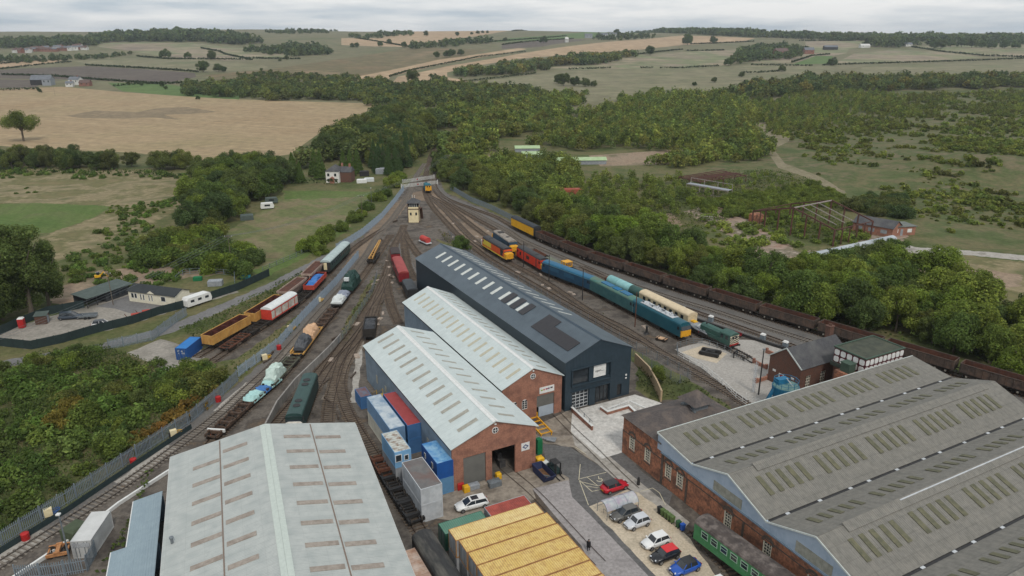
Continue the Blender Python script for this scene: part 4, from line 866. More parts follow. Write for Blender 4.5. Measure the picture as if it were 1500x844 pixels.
def arched(par, x, z):
    mb = MB(); n = 10
    for i in range(n):
        a, b = math.pi*i/n, math.pi*(i+1)/n
        mb.add([(x+math.cos(a)*.66, -.06, z+1.0+math.sin(a)*.6), (x+math.cos(b)*.66, -.06, z+1.0+math.sin(b)*.6), (x+math.cos(b)*1.02, -.06, z+1.0+math.sin(b)*.98), (x+math.cos(a)*1.02, -.06, z+1.0+math.sin(a)*.98),
                (x+math.cos(a)*.66, .02, z+1.0+math.sin(a)*.6), (x+math.cos(b)*.66, .02, z+1.0+math.sin(b)*.6), (x+math.cos(b)*1.02, .02, z+1.0+math.sin(b)*.98), (x+math.cos(a)*1.02, .02, z+1.0+math.sin(a)*.98)], [(0,1,2,3),(7,6,5,4),(2,3,7,6),(0,1,5,4)])
    mb.build('brick_arch', m_stone, par)
    mb = MB(); mb.box(x-.6, x+.6, .18, .24, z-1.2, z+1.0); wn = mb.build('window', GL, par); mb = MB()
    for k in range(4): mb.box(x-.6+k*.4-.04, x-.6+k*.4+.04, .1, .17, z-1.2, z+1.0)
    for k in range(6): mb.box(x-.6, x+.6, .105, .175, z-1.22+k*.44-.04, z-1.22+k*.44+.04)
    for s_ in (-1, 1): mb.box(x+s_*.6-.06, x+s_*.6+.06, -.02, .1, z-1.2, z+1.0)
    mb.build('glazing_bars', mat('cream window paint', S(220,214,196)), wn)
    mb = MB(); mb.box(x-.75, x+.75, -.1, .1, z-1.42, z-1.26); mb.build('sill', m_stone, wn)
for x, z in wx[2:]: arched(tr, x, z)
mb = MB(); mb.box(S0+.5, xe, -.05, -.005, 3.9, 4.05); mb.box(S0+.02, S0+.5, -.09, -.005, 0, 5.1)
for x in (wx[3][0]+1.3, wx[4][0]+2.5): mb.box(x, x+.35, -.06, -.005, 0, 3.9)
mb.build('brick_band', m_stone, tr)
for xa in ((prof[1][0]+prof[2][0])/2+1.2, (prof[3][0]+prof[4][0])/2+1.2):
    mb = MB(); mb.box(xa-.3, xa+4.8, -.16, -.125, 5.45, 6.9); mb.build('louvre_panel', mat('stained louvre panel', S(150,150,140), S(126,126,116), 1.5, .8, seams_rib_shade=[(0,.8,.2)]), tr)
# roof planes
for i, ((a, za), (b, zb)) in enumerate(zip(prof, prof[1:])):
    mb = MB(); e0 = .0 if zb < za else .0
    mb.slab((a+(.25 if zb > za else 0), -.3, za), (b-(.25 if zb < za else 0), -.3, zb), (b-(.25 if zb < za else 0), DEP, zb), (a+(.25 if zb > za else 0), DEP, za), .1)
    rp = mb.build('roof_slope', m_asb, tr)
    def rat(u, y, dz=.12): return Vector((a+(b-a)*u, y, za+(zb-za)*u+dz))
    n = 40 if zb < za else 34
    n = 30 if zb < za else 28
    if i < 6:
        for k in range(n):
            if k % 6 == 5: continue
            y = 3+k*(DEP-5)/n; u0, u1 = (.22, .62) if zb < za else (.40, .66)
            q = MB(); q.slab(rat(u0, y), rat(u1, y), rat(u1, y+.78), rat(u0, y+.78), .04); q.build('rooflight', m_asbl, rp)
    if zb < za and i > 0:
        q = MB(); q.slab(rat(-.03, 4, .2), rat(.13, 4, .1), rat(.13, DEP-3, .1), rat(-.03, DEP-3, .2), .12); q.build('ridge_hood', m_asb, rp)
    if zb < za:
        q = MB(); q.box(b-.3, b+.3, 0, DEP-.2, zb-.1, zb+.02); q.build('valley_gutter', m_black, rp)
        for k in range(11): q = MB(); y = 3+k*5.0+(k*7 % 3)*.7; q.box(b-.2, b+.15, y, y+.6, zb+.02, zb+.06); q.build('gutter_debris', m_offw, rp)
q = MB(); q.box(prof[4][0]-.1, prof[4][0]+.15, 14, 40, 9.32, 9.42); q.build('ridge_strip', m_offw, tr)
mb = MB()
for (a, za), (b, zb) in zip(prof, prof[1:]): mb.bar((a, -.34, za+.06), (b, -.34, zb+.06), .1, .2)
mb.bar((prof[0][0]-.05, -.3, prof[0][1]+.06), (prof[0][0]-.05, DEP, prof[0][1]+.06), .12, .2); mb.build('barge_board', mat('pale barge board', S(196,202,198)), tr)
mb = MB(); mb.box(S0+.02, S0+.3, .5, DEP, 0, 7.8); mb.build('side_wall', m_brickd, tr)
mb = MB(); mb.box(S0+.3, xe, DEP-.4, DEP, 0, 6.4); mb.build('rear_wall', m_brickd, tr)
# annex with hipped slate roof
ta = thing('brick_annex', 'brick annex with hipped slate roof and lantern beside the engine shed', 'annex', ra); ta.matrix_world = tr.matrix_world.copy()
AD = 15.5; AX = S0-.02; AB = 0
mb = MB(); wall_cols(mb, 0, AX, lambda x: 6.5, [h for h in holes if h[1] < S0], 0, .5); mb.box(0, .4, .5, AD, 0, 6.5); mb.box(.4, AX, AD-.4, AD, 0, 6.5); mb.build('wall', m_brickd, ta)
for x, z in wx[:2]: arched(ta, x, z)
mb = MB(); mb.box(-.06, AX-.1, -.06, -.005, 3.9, 4.05); mb.build('brick_band', m_stone, ta)
e = .35; mb = MB(); rz = 8.5; rx = AX*.52; y0, y1 = AX*.55, AD-AX*.5
mb.add([(-e,-e,6.5),(AX-.06,-e,6.5),(AX-.06,AD+e,6.5),(-e,AD+e,6.5),(rx,y0,rz),(rx,y1,rz)], [(0,1,4),(1,2,5,4),(2,3,5),(3,0,4,5),(3,2,1,0)])
rf_ = mb.build('roof', m_slate, ta)
mb = MB(); lx, ly = rx, y1-.8; mb.box(lx-1.3, lx+1.3, ly-1.3, ly+1.3, 7.4, 9.1); ln = mb.build('lantern', m_grey, ta)
mb = MB(); q = 2.1; mb.add([(lx-q,ly-q,9.1),(lx+q,ly-q,9.1),(lx+q,ly+q,9.1),(lx-q,ly+q,9.1),(lx,ly,10.9)], [(0,1,4),(1,2,4),(2,3,4),(3,0,4),(3,2,1,0)]); mb.build('lantern_roof', m_slate, ln)
mb = MB(); mb.box(lx-1.6, lx-1.32, ly-1.7, ly+1.6, 7.9, 8.25); mb.box(lx-1.3, lx+1.6, ly-1.65, ly-1.32, 7.9, 8.25); mb.build('lead_flashing', m_grey, ln)
mb = MB(); mb.box(.3, AX-.1, -.25, -.06, 6.38, 6.48); mb.build('gutter', m_black, ta)
# --- office block: slate roofed brick house
tq = thing('brick_office', 'small dark brick office with grey slate roof beside the water tank', 'office', (49.3, 125.6, 0), R(-68+90))
ux = R(30); tq.matrix_world = Matrix(((math.cos(R(-61)), math.cos(ux), 0, 49.0), (math.sin(R(-61)), math.sin(ux), 0, 125.6), (0, 0, 1, 0), (0, 0, 0, 1)))
f = gable(7.2, 5.2, 7.9); mb = MB(); wall_cols(mb, 0, 7.2, f, [(2.6, 3.5, 0, 2.3)], 0, .35); mb.build('gable_wall', m_brickb, tq)
mb = MB(); mb.box(2.65, 3.45, .15, .22, 0, 2.25); d_ = mb.build('door', m_red, tq); mb = MB(); mb.box(2.5, 2.62, -.05, .1, 0, 2.4); mb.box(3.48, 3.6, -.05, .1, 0, 2.4); mb.box(2.5, 3.6, -.051, .101, 2.4, 2.52); mb.build('door_frame', m_white, d_)
for x in (1.0, 5.2): mb = MB(); mb.box(x, x+.7, -.05, 0, 2.4, 2.8); mb.build('notice', m_white, tq)
mb = MB(); wall_cols(mb, .36, 13.2, lambda x: 5.15, [(1.6, 2.9, 1, 3.4), (5.6, 7.0, 1, 3.4), (9.0, 10.0, 0, 2.4)], 0, .35); w_ = mb.build('side_wall', m_brickb, tq)
w_.matrix_local = Matrix(((0, -1, 0, 7.2), (1, 0, 0, 0), (0, 0, 1, 0), (0, 0, 0, 1)))
for a, b in ((1.6, 2.9), (5.6, 7.0)):
    mb = MB(); mb.box(6.95, 7.0, a+.02, b-.02, 1.02, 3.38); wn = mb.build('window', GL, tq); mb = MB()
    for k in range(4): mb.box(7.05, 7.1, a+(b-a)*k/3-.05, a+(b-a)*k/3+.05, 1, 3.4)
    for k in range(5): mb.box(7.051, 7.105, a, b, 1+k*.58-.04, 1+k*.58+.05)
    mb.build('window_frame', mat('cream window paint', S(220,214,196)), wn)
mb = MB(); mb.box(7.0, 7.05, 9.02, 9.98, 0, 2.38); mb.build('dark_doorway', m_black, tq)
mb = MB(); mb.box(0, .35, .36, 13.2, 0, 5.15); mb.box(.36, 7.2, 12.9, 13.2, 0, 5.15); mb.build('rear_wall', m_brickb, tq)
mb = MB(); e = .25; s = 2.7/3.6
mb.slab((-e, -.15, 5.2-e*s), (3.6, -.15, 7.92), (3.6, 13.4, 7.92), (-e, 13.4, 5.2-e*s), .1); mb.slab((3.6, -.15, 7.92), (7.2+e, -.15, 5.2-e*s), (7.2+e, 13.4, 5.2-e*s), (3.6, 13.4, 7.92), .1); rr = mb.build('roof', m_slatg, tq)
mb = MB(); mb.bar((-e, -.2, 5.1), (3.6, -.2, 8.0), .12, .22); mb.bar((3.6, -.2, 8.0), (7.2+e, -.2, 5.1), .12, .22); mb.build('barge_board', mat('pale barge board', S(196,202,198)), rr)
mb = MB(); mb.box(2.4, 3.4, 11.8, 13.0, 7.0, 9.6); mb.box(2.3, 3.5, 11.7, 13.1, 9.6, 9.8); mb.cyl((2.7, 12.4, 9.8), (2.7, 12.4, 10.2), .15); mb.cyl((3.1, 12.4, 9.8), (3.1, 12.4, 10.2), .15); mb.build('chimney', m_brickb, rr)
for i, (px, py, hh) in enumerate(((1113,536,.7), (1116,558,.7), (1132,521,.8))):
    p = P(px, py); mb = MB(); mb.box(-1.7, 1.7, -.18, .18, 0, hh); mb.box(-1.8, -1.4, -.24, .24, 0, hh+.3); mb.box(1.4, 1.8, -.24, .24, 0, hh+.3)
    o = mb.build('low_brick_wall', m_brick, None); o.location = p; o.rotation_euler = (0, 0, R(30) if i % 2 else R(-60)); tag(o, 'low red brick garden wall with raised piers beside the office', 'wall', 'low brick walls by the office')
# --- water tank on its brick base
tw = thing('water_tank', 'dark panelled water tank with rows of white rounded rectangles', 'water tank', (58.6, 120.6, 0))
tw.matrix_world = Matrix(((math.cos(R(-62)), math.cos(R(28.2)), 0, 58.6), (math.sin(R(-62)), math.sin(R(28.2)), 0, 120.6), (0, 0, 1, 0), (0, 0, 0, 1)))
mb = MB(); mb.box(.2, 6.2, .2, 10.2, 0, 5.6); mb.build('brick_base', m_brickb, tw)
mb = MB(); mb.box(-.3, 6.7, -.3, 10.7, 5.6, 6.3); mb.build('plinth', mat('dark green tank paint', S(62,70,62), S(52,58,54), 2, .7), tw)
mb = MB(); mb.box(0, 6.4, 0, 10.4, 6.3, 9.0); tk = mb.build('tank_shell', mat('maroon tank paint', S(92,40,46), S(74,36,40), 2, .7), tw)
mb = MB(); mb.box(-.1, 6.5, -.1, 10.5, 9.0, 9.12); mb.build('tank_lid', mat('mossy tank lid', S(74,78,66), S(60,64,56), 1, .9, c3=S(88,88,74), scale2=.4), tw)
mb = MB()
for a, b, c, d in ((-.15, 6.55, -.15, .1), (-.15, 6.55, 10.3, 10.55), (-.15, .1, .1, 10.3), (6.3, 6.55, .1, 10.3)): mb.box(a, b, c, d, 9.12, 9.3)
mb.build('tank_rim', mat('green tank rim', S(70,88,76)), tw)
def rpanel(mb, face, c0, z, w_, h_):
    pts = []
    for i in range(16):
        a = 2*math.pi*i/16; ca, sa = math.cos(a), math.sin(a); ex = .5
        pts.append((c0+w_*math.copysign(abs(ca)**ex, ca), z+h_*math.copysign(abs(sa)**ex, sa)))
    if face == 0: mb.loft([[(u, -.002, v) for u, v in pts], [(u, -.08, v) for u, v in pts]])
    else: mb.loft([[(6.402, u, v) for u, v in pts], [(6.48, u, v) for u, v in pts]])
for zc in (6.98, 8.3):
    for k in range(5): mb = MB(); rpanel(mb, 0, .64+k*1.28, zc, .5, .52); mb.build('white_panel', m_white, tk)
    for k in range(9): mb = MB(); rpanel(mb, 1, .58+k*1.155, zc, .46, .52); mb.build('white_panel', m_white, tk)
tv = thing('brick_stack', 'square brick stack capped by a small green tank before the water tank', 'stack', (59.3, 116.2, 0)); tv.rotation_euler = (0, 0, R(-62))
mb = MB(); mb.box(-1.5, 1.5, -1.4, 1.4, 0, 6.3); mb.build('brick_shaft', m_brickd, tv)
mb = MB(); mb.box(-.9, .9, -.8, .8, 6.3, 7.9); mb.box(-1.0, 1.0, -.9, .9, 7.9, 8.05); mb.build('small_tank', mat('green tank rim', S(70,88,76)), tv)
# --- signal box
tb = thing('signal_box', 'cream and brown two storey signal box between the running lines', 'signal box', P(606, 326)+Vector((0, 1.9, 0)), R(2))
mb = MB(); mb.box(-1.9, 1.9, -1.9, 1.9, 0, 4.7); mb.build('lower_storey', m_cream, tb)
mb = MB()
for x in (-1.93, 1.93):
    for y in (-1.93, 1.93): mb.box(x-.1, x+.1, y-.1, y+.1, 0, 6.9)
mb.box(-2.02, 2.02, -2.02, 2.02, 4.7, 4.95); mb.box(-2.02, 2.02, -2.02, 2.02, 6.75, 6.95); mb.build('timber_frame', m_brown, tb)
mb = MB(); mb.box(-1.86, 1.86, -1.86, 1.86, 5.6, 6.75); wn = mb.build('cabin_windows', GL, tb); mb = MB()
for k in range(6):
    x = -1.86+k*.744; mb.box(x-.05, x+.05, -1.94, -1.87, 5.6, 6.75); mb.box(x-.05, x+.05, 1.87, 1.94, 5.6, 6.75); mb.box(1.87, 1.94, x-.05, x+.05, 5.6, 6.75); mb.box(-1.94, -1.87, x-.05, x+.05, 5.6, 6.75)
mb.build('window_bars', m_white, wn)
mb = MB(); mb.box(-1.92, 1.92, -1.92, 1.92, 4.95, 5.6); mb.build('cabin_wall', m_cream, tb)
for x in (-.95, .95): mb = MB(); mb.box(x-.3, x+.3, -1.97, -1.9, 2.6, 3.6); mb.build('small_window', GL, tb)
mb = MB(); mb.add([(-2.4,-2.4,6.95),(2.4,-2.4,6.95),(2.4,2.4,6.95),(-2.4,2.4,6.95),(-.4,0,8.5),(.4,0,8.5)], [(0,1,5,4),(1,2,5),(2,3,4,5),(3,0,4),(3,2,1,0)]); mb.build('roof', m_slatg, tb)
mb = MB(); mb.cyl((-.4, 0, 8.3), (-.4, 0, 9.6), .07); mb.cyl((.4, 0, 8.3), (.4, 0, 9.4), .07); mb.build('finial', m_white, tb)
mb = MB(); mb.bar((2.0, -1.2, 4.8), (2.6, 1.6, 4.8), .9, .1); mb.bar((2.4, 1.6, 4.8), (2.4, 4.0, 0), .9, .15); mb.build('steps', m_brown, tb)
# --- white cottage
tk = thing('white_cottage', 'white rendered cottage with slate roof behind the clipped hedge', 'cottage', P(478, 268)); tk.rotation_euler = (0, 0, R(-5))
m_rend = mat('white render', S(224,222,216), S(208,206,200), 2, .8)
mb = MB(); mb.box(0, 6, 0, 8, 0, 5.2); mb.build('wall', m_rend, tk); mb = MB(); mb.box(6.01, 11, 2, 8, 0, 4.6); mb.build('rear_wing', m_brickb, tk)
mb = MB(); mb.add([(-.3,-.3,5.2),(6.3,-.3,5.2),(6.3,8.3,5.2),(-.3,8.3,5.2),(3,2.6,7.6),(3,5.6,7.6)], [(0,1,4),(1,2,5,4),(2,3,5),(3,0,4,5),(3,2,1,0)])
mb.add([(6,1.8,4.6),(11.2,1.8,4.6),(11.2,8.2,4.6),(6,8.2,4.6),(6,5,6.8),(11,5,6.8)], [(0,1,5,4),(1,2,5),(2,3,4,5)]); rr = mb.build('roof', m_slatg, tk)
mb = MB(); mb.box(9.4, 10.2, 4.6, 5.4, 6, 8); mb.box(5.8, 6.6, 5, 5.8, 6, 8.2); mb.build('chimney', m_brick, rr)
for x, z in ((1.2, 3.6), (4.4, 3.6), (1.2, 1.2), (4.6, 1.2)): mb = MB(); mb.box(x-.5, x+.5, -.06, .0, z-.6, z+.7); mb.build('window', GL, tk)
mb = MB(); mb.box(2.2, 3.9, -1.4, -.01, 0, 2.2); mb.add([(2.0,-1.6,2.2),(4.1,-1.6,2.2),(4.1,0,2.2),(2.0,0,2.2),(3.05,-1.6,3.0),(3.05,0,3.0)], [(0,1,4),(1,2,5,4),(3,0,4,5)]); mb.build('porch', m_brick, tk)

# ------------------------------------------------------------------ railway tracks
m_rail = mat('rusty rail', S(74,57,47), S(58,47,40), 4, .6, metal=.3)
m_railb = mat('worn rail', S(112,104,98), S(88,80,74), 4, .45, metal=.5)
m_slp = mat('timber sleeper', S(104,91,79), S(80,70,62), 2, .95, c3=S(124,110,94), scale2=.6)
m_slc = mat('concrete sleeper', S(126,118,108), S(106,99,92), 2, .95)
TR = {}
def track(key, pts, label, rail=m_rail, sl=m_slp, pitch=.72, sleepers=True, top=.28):
    w3 = [G(*p) if p[1] < 235 else P(*p) for p in pts]; pl = spline(w3, 1.5); TR[key] = pl
    t = thing('railway_track', label, 'railway track', (pl[0].x, pl[0].y, hgt(pl[0].x, pl[0].y)), 0, 'railway tracks of the yard'); o = Vector(t.location)
    nrm = []
    for i in range(len(pl)):
        d = (pl[min(i+1, len(pl)-1)]-pl[max(i-1, 0)]).normalized(); nrm.append(Vector((-d.y, d.x)))
    for s_ in (-1, 1):
        rings = []
        for p, n in zip(pl, nrm):
            z = hgt(p.x, p.y); c = p+n*(.755*s_); a = .045
            rings.append([Vector((c.x-n.x*a, c.y-n.y*a, z+.12))-o, Vector((c.x+n.x*a, c.y+n.y*a, z+.12))-o, Vector((c.x+n.x*a, c.y+n.y*a, z+top))-o, Vector((c.x-n.x*a, c.y-n.y*a, z+top))-o])
        MB().loft(rings).build('rail', rail, t) if False else None
        mb = MB(); mb.loft(rings); mb.build('rail', rail, t)
    if sleepers:
        mb = MB(); acc = 0; rr = random.Random(len(pts))
        for i in range(len(pl)-1):
            a, b = pl[i], pl[i+1]; L_ = (b-a).length; d = (b-a)/max(L_, 1e-6); n = nrm[i]
            while acc < L_:
                c = a+d*acc; z = hgt(c.x, c.y); q = rr.uniform(1.2, 1.36); w_ = .13
                v = [Vector((c.x+n.x*q*sx+d.x*w_*sd, c.y+n.y*q*sx+d.y*w_*sd, z+zz))-o for zz in (-.02, .14+.02*rr.random()) for sx, sd in ((-1,-1), (1,-1), (1,1), (-1,1))]
                mb.add(v, [(3,2,1,0),(4,5,6,7),(0,1,5,4),(1,2,6,5),(2,3,7,6),(3,0,4,7)]); acc += pitch
            acc -= L_
        s__ = mb.build('sleepers', sl, t)
    return t
track('R1', [(638,255),(636,272),(645,285),(660,294),(695,307),(725,318),(745,329),(762,339),(800,357),(841,374),(880,389),(920,402),(988,425),(1070,450),(1110,463),(1150,475),(1197,489),(1404,551),(1560,598),(1800,670)], 'outermost right hand track under the brown wagons')
track('R2', [(636,256),(634,273),(646,287),(660,297),(690,310),(725,328),(747,340),(763,351),(803,369),(852,389),(888,404),(920,416),(980,436),(1046,456),(1120,480),(1200,505),(1500,600),(1700,662)], 'clear running track just inside the brown wagon line', m_railb, m_slc)
track('R3', [(852,391),(880,404),(905,417),(930,428),(996,450),(1060,472),(1120,493),(1200,521),(1500,618)], 'track between the clear running line and the low black fence')
track('R4', [(634,274),(643,286),(662,300),(690,317),(723,335),(747,350),(768,365),(800,383),(850,407),(900,429),(950,453),(1000,478),(1034,495),(1075,514),(1096,525)], 'siding holding the teal tender, cream coach and green shunter')
track('R5', [(625,270),(628,286),(640,293),(656,303),(672,315),(688,328),(708,343),(722,352),(740,364),(758,377),(799,401),(830,416),(868,429),(925,459),(965,480),(1004,501)], 'siding holding the line of blue and red locomotives')
track('R6', [(628,287),(641,298),(656,312),(675,333),(691,349),(710,363),(746,385),(800,414),(864,456),(915,482),(971,518),(1027,551),(1073,579),(1100,598),(1160,640)], 'empty track passing the dark shed towards the gravel yard', m_railb)
track('R7', [(622,276),(626,290),(634,304),(645,317),(658,331),(668,342),(693,362),(715,379),(760,405),(815,437),(862,464),(905,488),(935,503)], 'track closest to the far wall of the dark shed')
track('L2', [(622,240),(610,258),(604,274),(600,284),(588,302),(576,319),(561,336),(548,355),(537,373),(522,393),(508,414),(488,437),(467,460),(448,482),(425,508),(400,535),(357,575),(322,607),(261,654),(187,708),(120,752),(0,829),(-120,905)], 'left hand running line along the palisade fence', m_railb, m_slc)
track('M1', [(648,196),(640,212),(632,226),(628,240),(624,256),(622,276)], 'main line coming out of the wooded cutting')
track('M2', [(654,196),(646,212),(640,226),(638,240),(638,255)], 'second main line coming out of the wooded cutting')
track('L1', [(561,336),(540,349),(523,361),(509,373),(492,388),(478,404),(463,422),(440,444),(412,464),(375,487),(340,511),(310,531)], 'siding holding the green coach and the red and white van')
track('L0', [(500,376),(478,392),(457,414),(425,440),(390,466),(345,491),(305,514),(288,524)], 'siding holding the gold open wagons')
track('L3', [(572,345),(560,363),(546,385),(528,410),(513,428),(500,445),(482,467),(462,492),(445,516),(420,545),(400,566),(370,591),(345,614),(318,640),(308,652)], 'storage siding of tarpaulined loads')
track('L4', [(592,330),(587,343),(579,357),(574,371),(570,387),(564,405),(556,425),(547,440),(534,458),(527,472),(515,489),(501,506),(487,523),(469,543),(450,567),(425,597),(395,632),(370,668)], 'curving track beside the concrete retaining wall')
track('L4b', [(501,506),(487,528),(468,560),(452,588),(440,620),(430,655)], 'track carrying the dark green locomotive')
track('L5', [(574,371),(571,396),(565,411),(555,434),(547,455),(540,471),(533,484),(519,504),(503,522),(495,544),(489,565),(483,590),(480,620),(478,650)], 'weedy track left of the sheds')
track('L6', [(533,484),(521,504),(510,526),(502,545),(499,565),(504,590),(514,613),(530,640),(551,673),(575,716),(600,755),(640,815),(660,850)], 'track running between the foreground shed and the cabins')
track('C1', [(590,338),(592,356),(594,372),(598,392),(608,412)], 'track into the far end of the dark shed, left one')
track('C2', [(590,338),(598,353),(610,370),(624,387)], 'track into the far end of the dark shed, right one')
track('C3', [(577,360),(579,382),(586,405),(598,430),(612,455)], 'short siding of the maroon coach')
track('C4', [(566,411),(568,430),(574,452),(584,475)], 'track curving into the middle brick shed')
track('L7', [(552,450),(547,472),(543,492),(540,515)], 'stub holding the dark wagon beside the near brick shed')
track('E1', [(737,684),(760,703),(784,724),(820,762),(852,797),(880,826)], 'rails set in concrete from the open shed doorway', sleepers=False, top=.125)
track('E2', [(808,598),(815,606),(838,630),(868,658),(904,694),(930,718)], 'rails set in concrete from the middle brick shed', sleepers=False, top=.125)
track('E3', [(1017,778),(1050,812),(1090,858),(1130,905)], 'track under the weathered green coach')
def along(key, px):                    # arc position on a track nearest to a survey point
    q = P(*px); pl = TR[key]; i = min(range(len(pl)), key=lambda k: (pl[k].x-q.x)**2+(pl[k].y-q.y)**2)
    return sum((pl[k+1]-pl[k]).length for k in range(i))
def at_arc(key, s):
    pl = TR[key]; acc = 0
    for a, b in zip(pl, pl[1:]):
        l = (b-a).length
        if acc+l >= s or b is pl[-1]: p = a+(b-a)*((s-acc)/max(l, 1e-6)); return Vector((p.x, p.y, .28)), math.atan2(b.y-a.y, b.x-a.x)
        acc += l
def seat(key, s, L):                   # centre and heading of a vehicle whose ends sit on the curve
    a, _ = at_arc(key, s-L*.36); b, _ = at_arc(key, s+L*.36); return (a+b)/2, heading(a, b)
# ------------------------------------------------------------------ rail vehicles: x along the track, z from the rail top
m_wheel = mat('wheel steel', S(70,62,56), S(52,47,43), 4, .6, metal=.3)
m_bog = mat('grimy bogie', S(52,47,43), S(38,35,33), 3, .85, c3=S(84,68,54), scale2=1.5, amt2=.4)
m_tarm = {}
def bogie(par, x, axles=2, wb=2.4, m=m_bog, hub=None):
    mb = MB(); L_ = wb*(axles-1)
    for y in (-1.0, 1.0): mb.box(x-L_/2-.5, x+L_/2+.5, y-.08, y+.08, .35, .85); mb.box(x-.4, x+.4, y-.14, y+.14, .2, .5)
    mb.box(x-.35, x+.35, -1.0, 1.0, .5, .9); b = mb.build('bogie', m, par)
    for k in range(axles):
        xa = x-L_/2+k*wb; mb = MB()
        for y in (-.75, .75): mb.cyl((xa, y-.065, .48), (xa, y+.065, .48), .48, n=14)
        mb.cyl((xa, -.75, .48), (xa, .75, .48), .09, n=8); mb.build('wheelset', m_wheel, b)
        if hub:
            for y in (-1.12, 1.12): mb = MB(); mb.box(xa-.16, xa+.16, y-.05, y+.05, .34, .66); mb.build('axle_box', hub, b)
    return b
def buffers(par, L, m=m_black, z=1.05):
    for s_ in (-1, 1):
        mb = MB(); x = s_*L/2
        for y in (-.87, .87): mb.cyl((x, y, z), (x+s_*.5, y, z), .1, n=8); mb.cyl((x+s_*.45, y, z), (x+s_*.55, y, z), .25, n=12)
        mb.cyl((x, 0, z-.1), (x+s_*.4, 0, z-.15), .07, n=6); mb.build('buffers', m, par)
def roundroof(w_, z0, z1, n=8, t=.0):
    return [(math.cos(math.pi*i/n)*w_, z0+(z1-z0)*math.sin(math.pi*i/n)**.8) for i in range(n+1)]
m_brw = mat('brown weathered wagon', S(88,76,68), S(66,58,54), 1.5, .9, c3=S(104,84,72), scale2=.6, amt2=.7)
m_brwi = mat('rusty wagon inside', S(98,62,48), S(74,50,42), 1.2, .95, c3=S(60,46,40), scale2=.5)
m_goldw = mat('gold wagon side', S(196,152,84), S(178,134,72), 1.2, .7, c3=S(146,104,58), scale2=.5, amt2=.5)
m_goldi = mat('maroon rusty wagon inside', S(92,48,40), S(66,38,34), 1, .95)
m_fram = mat('dark wagon frame', S(58,54,50), S(42,40,38), 2, .85)
m_hub = mat('pale axle box', S(176,170,158), S(140,134,122), 3, .7)
def open_wagon(name, label, L, h, side, inner, ribs=9, group=None, w_=1.4, hub=m_hub, div=0):
    t = thing(name, label, 'wagon', (0,0,0), 0, group); z0 = 1.15; x = L/2
    mb = MB(); mb.box(-x, x, -w_, -w_+.08, z0, z0+h); mb.box(-x, x, w_-.08, w_, z0, z0+h); mb.box(-x, -x+.08, -w_+.08, w_-.08, z0, z0+h); mb.box(x-.08, x, -w_+.08, w_-.08, z0, z0+h)
    mb.box(-x, x, -w_-.07, -w_+.1, z0+h, z0+h+.1); mb.box(-x, x, w_-.1, w_+.07, z0+h, z0+h+.1); mb.box(-x-.05, -x+.1, -w_+.1, w_-.1, z0+h, z0+h+.1); mb.box(x-.1, x+.05, -w_+.1, w_-.1, z0+h, z0+h+.1)
    for k in range(ribs):
        xr = -x+.3+(L-.6)*k/(ribs-1)
        for s_ in (-1, 1): mb.box(xr-.06, xr+.06, s_*(w_+.045)-.045, s_*(w_+.045)+.045, z0, z0+h)
    for y in (-.8, 0, .8):
        for s_ in (-1, 1): mb.box(s_*(x+.04)-.04, s_*(x+.04)+.04, y-.05, y+.05, z0, z0+h)
    mb.build('body', side, t)
    mb = MB(); mb.box(-x+.09, x-.09, -w_+.09, w_-.09, z0-.02, z0+.12)
    for s_ in (-1, 1): mb.box(-x+.1, x-.1, s_*(w_-.1)-.015, s_*(w_-.1)+.015, z0+.12, z0+h-.02); mb.box(s_*(x-.1)-.015, s_*(x-.1)+.015, -w_+.12, w_-.12, z0+.12, z0+h-.02)
    for k in range(div): q = -x+L*(k+1)/(div+1); mb.box(q-.06, q+.06, -w_+.12, w_-.12, z0+.12, z0+h-.15)
    mb.build('hold', inner, t)
    mb = MB(); mb.box(-x, x, -.9, .9, .95, 1.12); mb.box(-x, x, -1.25, -1.1, .9, 1.14); mb.box(-x, x, 1.1, 1.25, .9, 1.14); mb.build('underframe', m_fram, t)
    for s_ in (-1, 1): bogie(t, s_*(x-2.3), 2, 1.9, m_bog, hub)
    buffers(t, L); return t
wag = open_wagon('box_wagon', '', 13.1, 1.75, m_brw, m_brwi, 11, 'brown box wagons in the long rake')
s0 = along('R1', (787, 351)); s1 = along('R1', (1193, 488)); pt = (s1-s0)/7.0
ordn = ['coupled to the yellow van', 'second behind the yellow van', 'third behind the yellow van', 'level with the blue locomotive', 'level with the teal express locomotive', 'level with the cream coach', 'level with the green shunter', 'just short of the brick office', 'behind the brick office chimney', 'behind the panelled water tank', 'beyond the roundhouse ridge, last but one in view', 'beyond the roundhouse, at the right edge of the photo']
for k in range(12):
    p, a = seat('R1', s0+pt*(k+.5), 13.1); lab = 'brown weathered box wagon '+ordn[k]
    if k == 0: wag.location = p; wag.rotation_euler = (0,0,a); wag['label'] = lab
    else: dup(wag, p, a, lab)
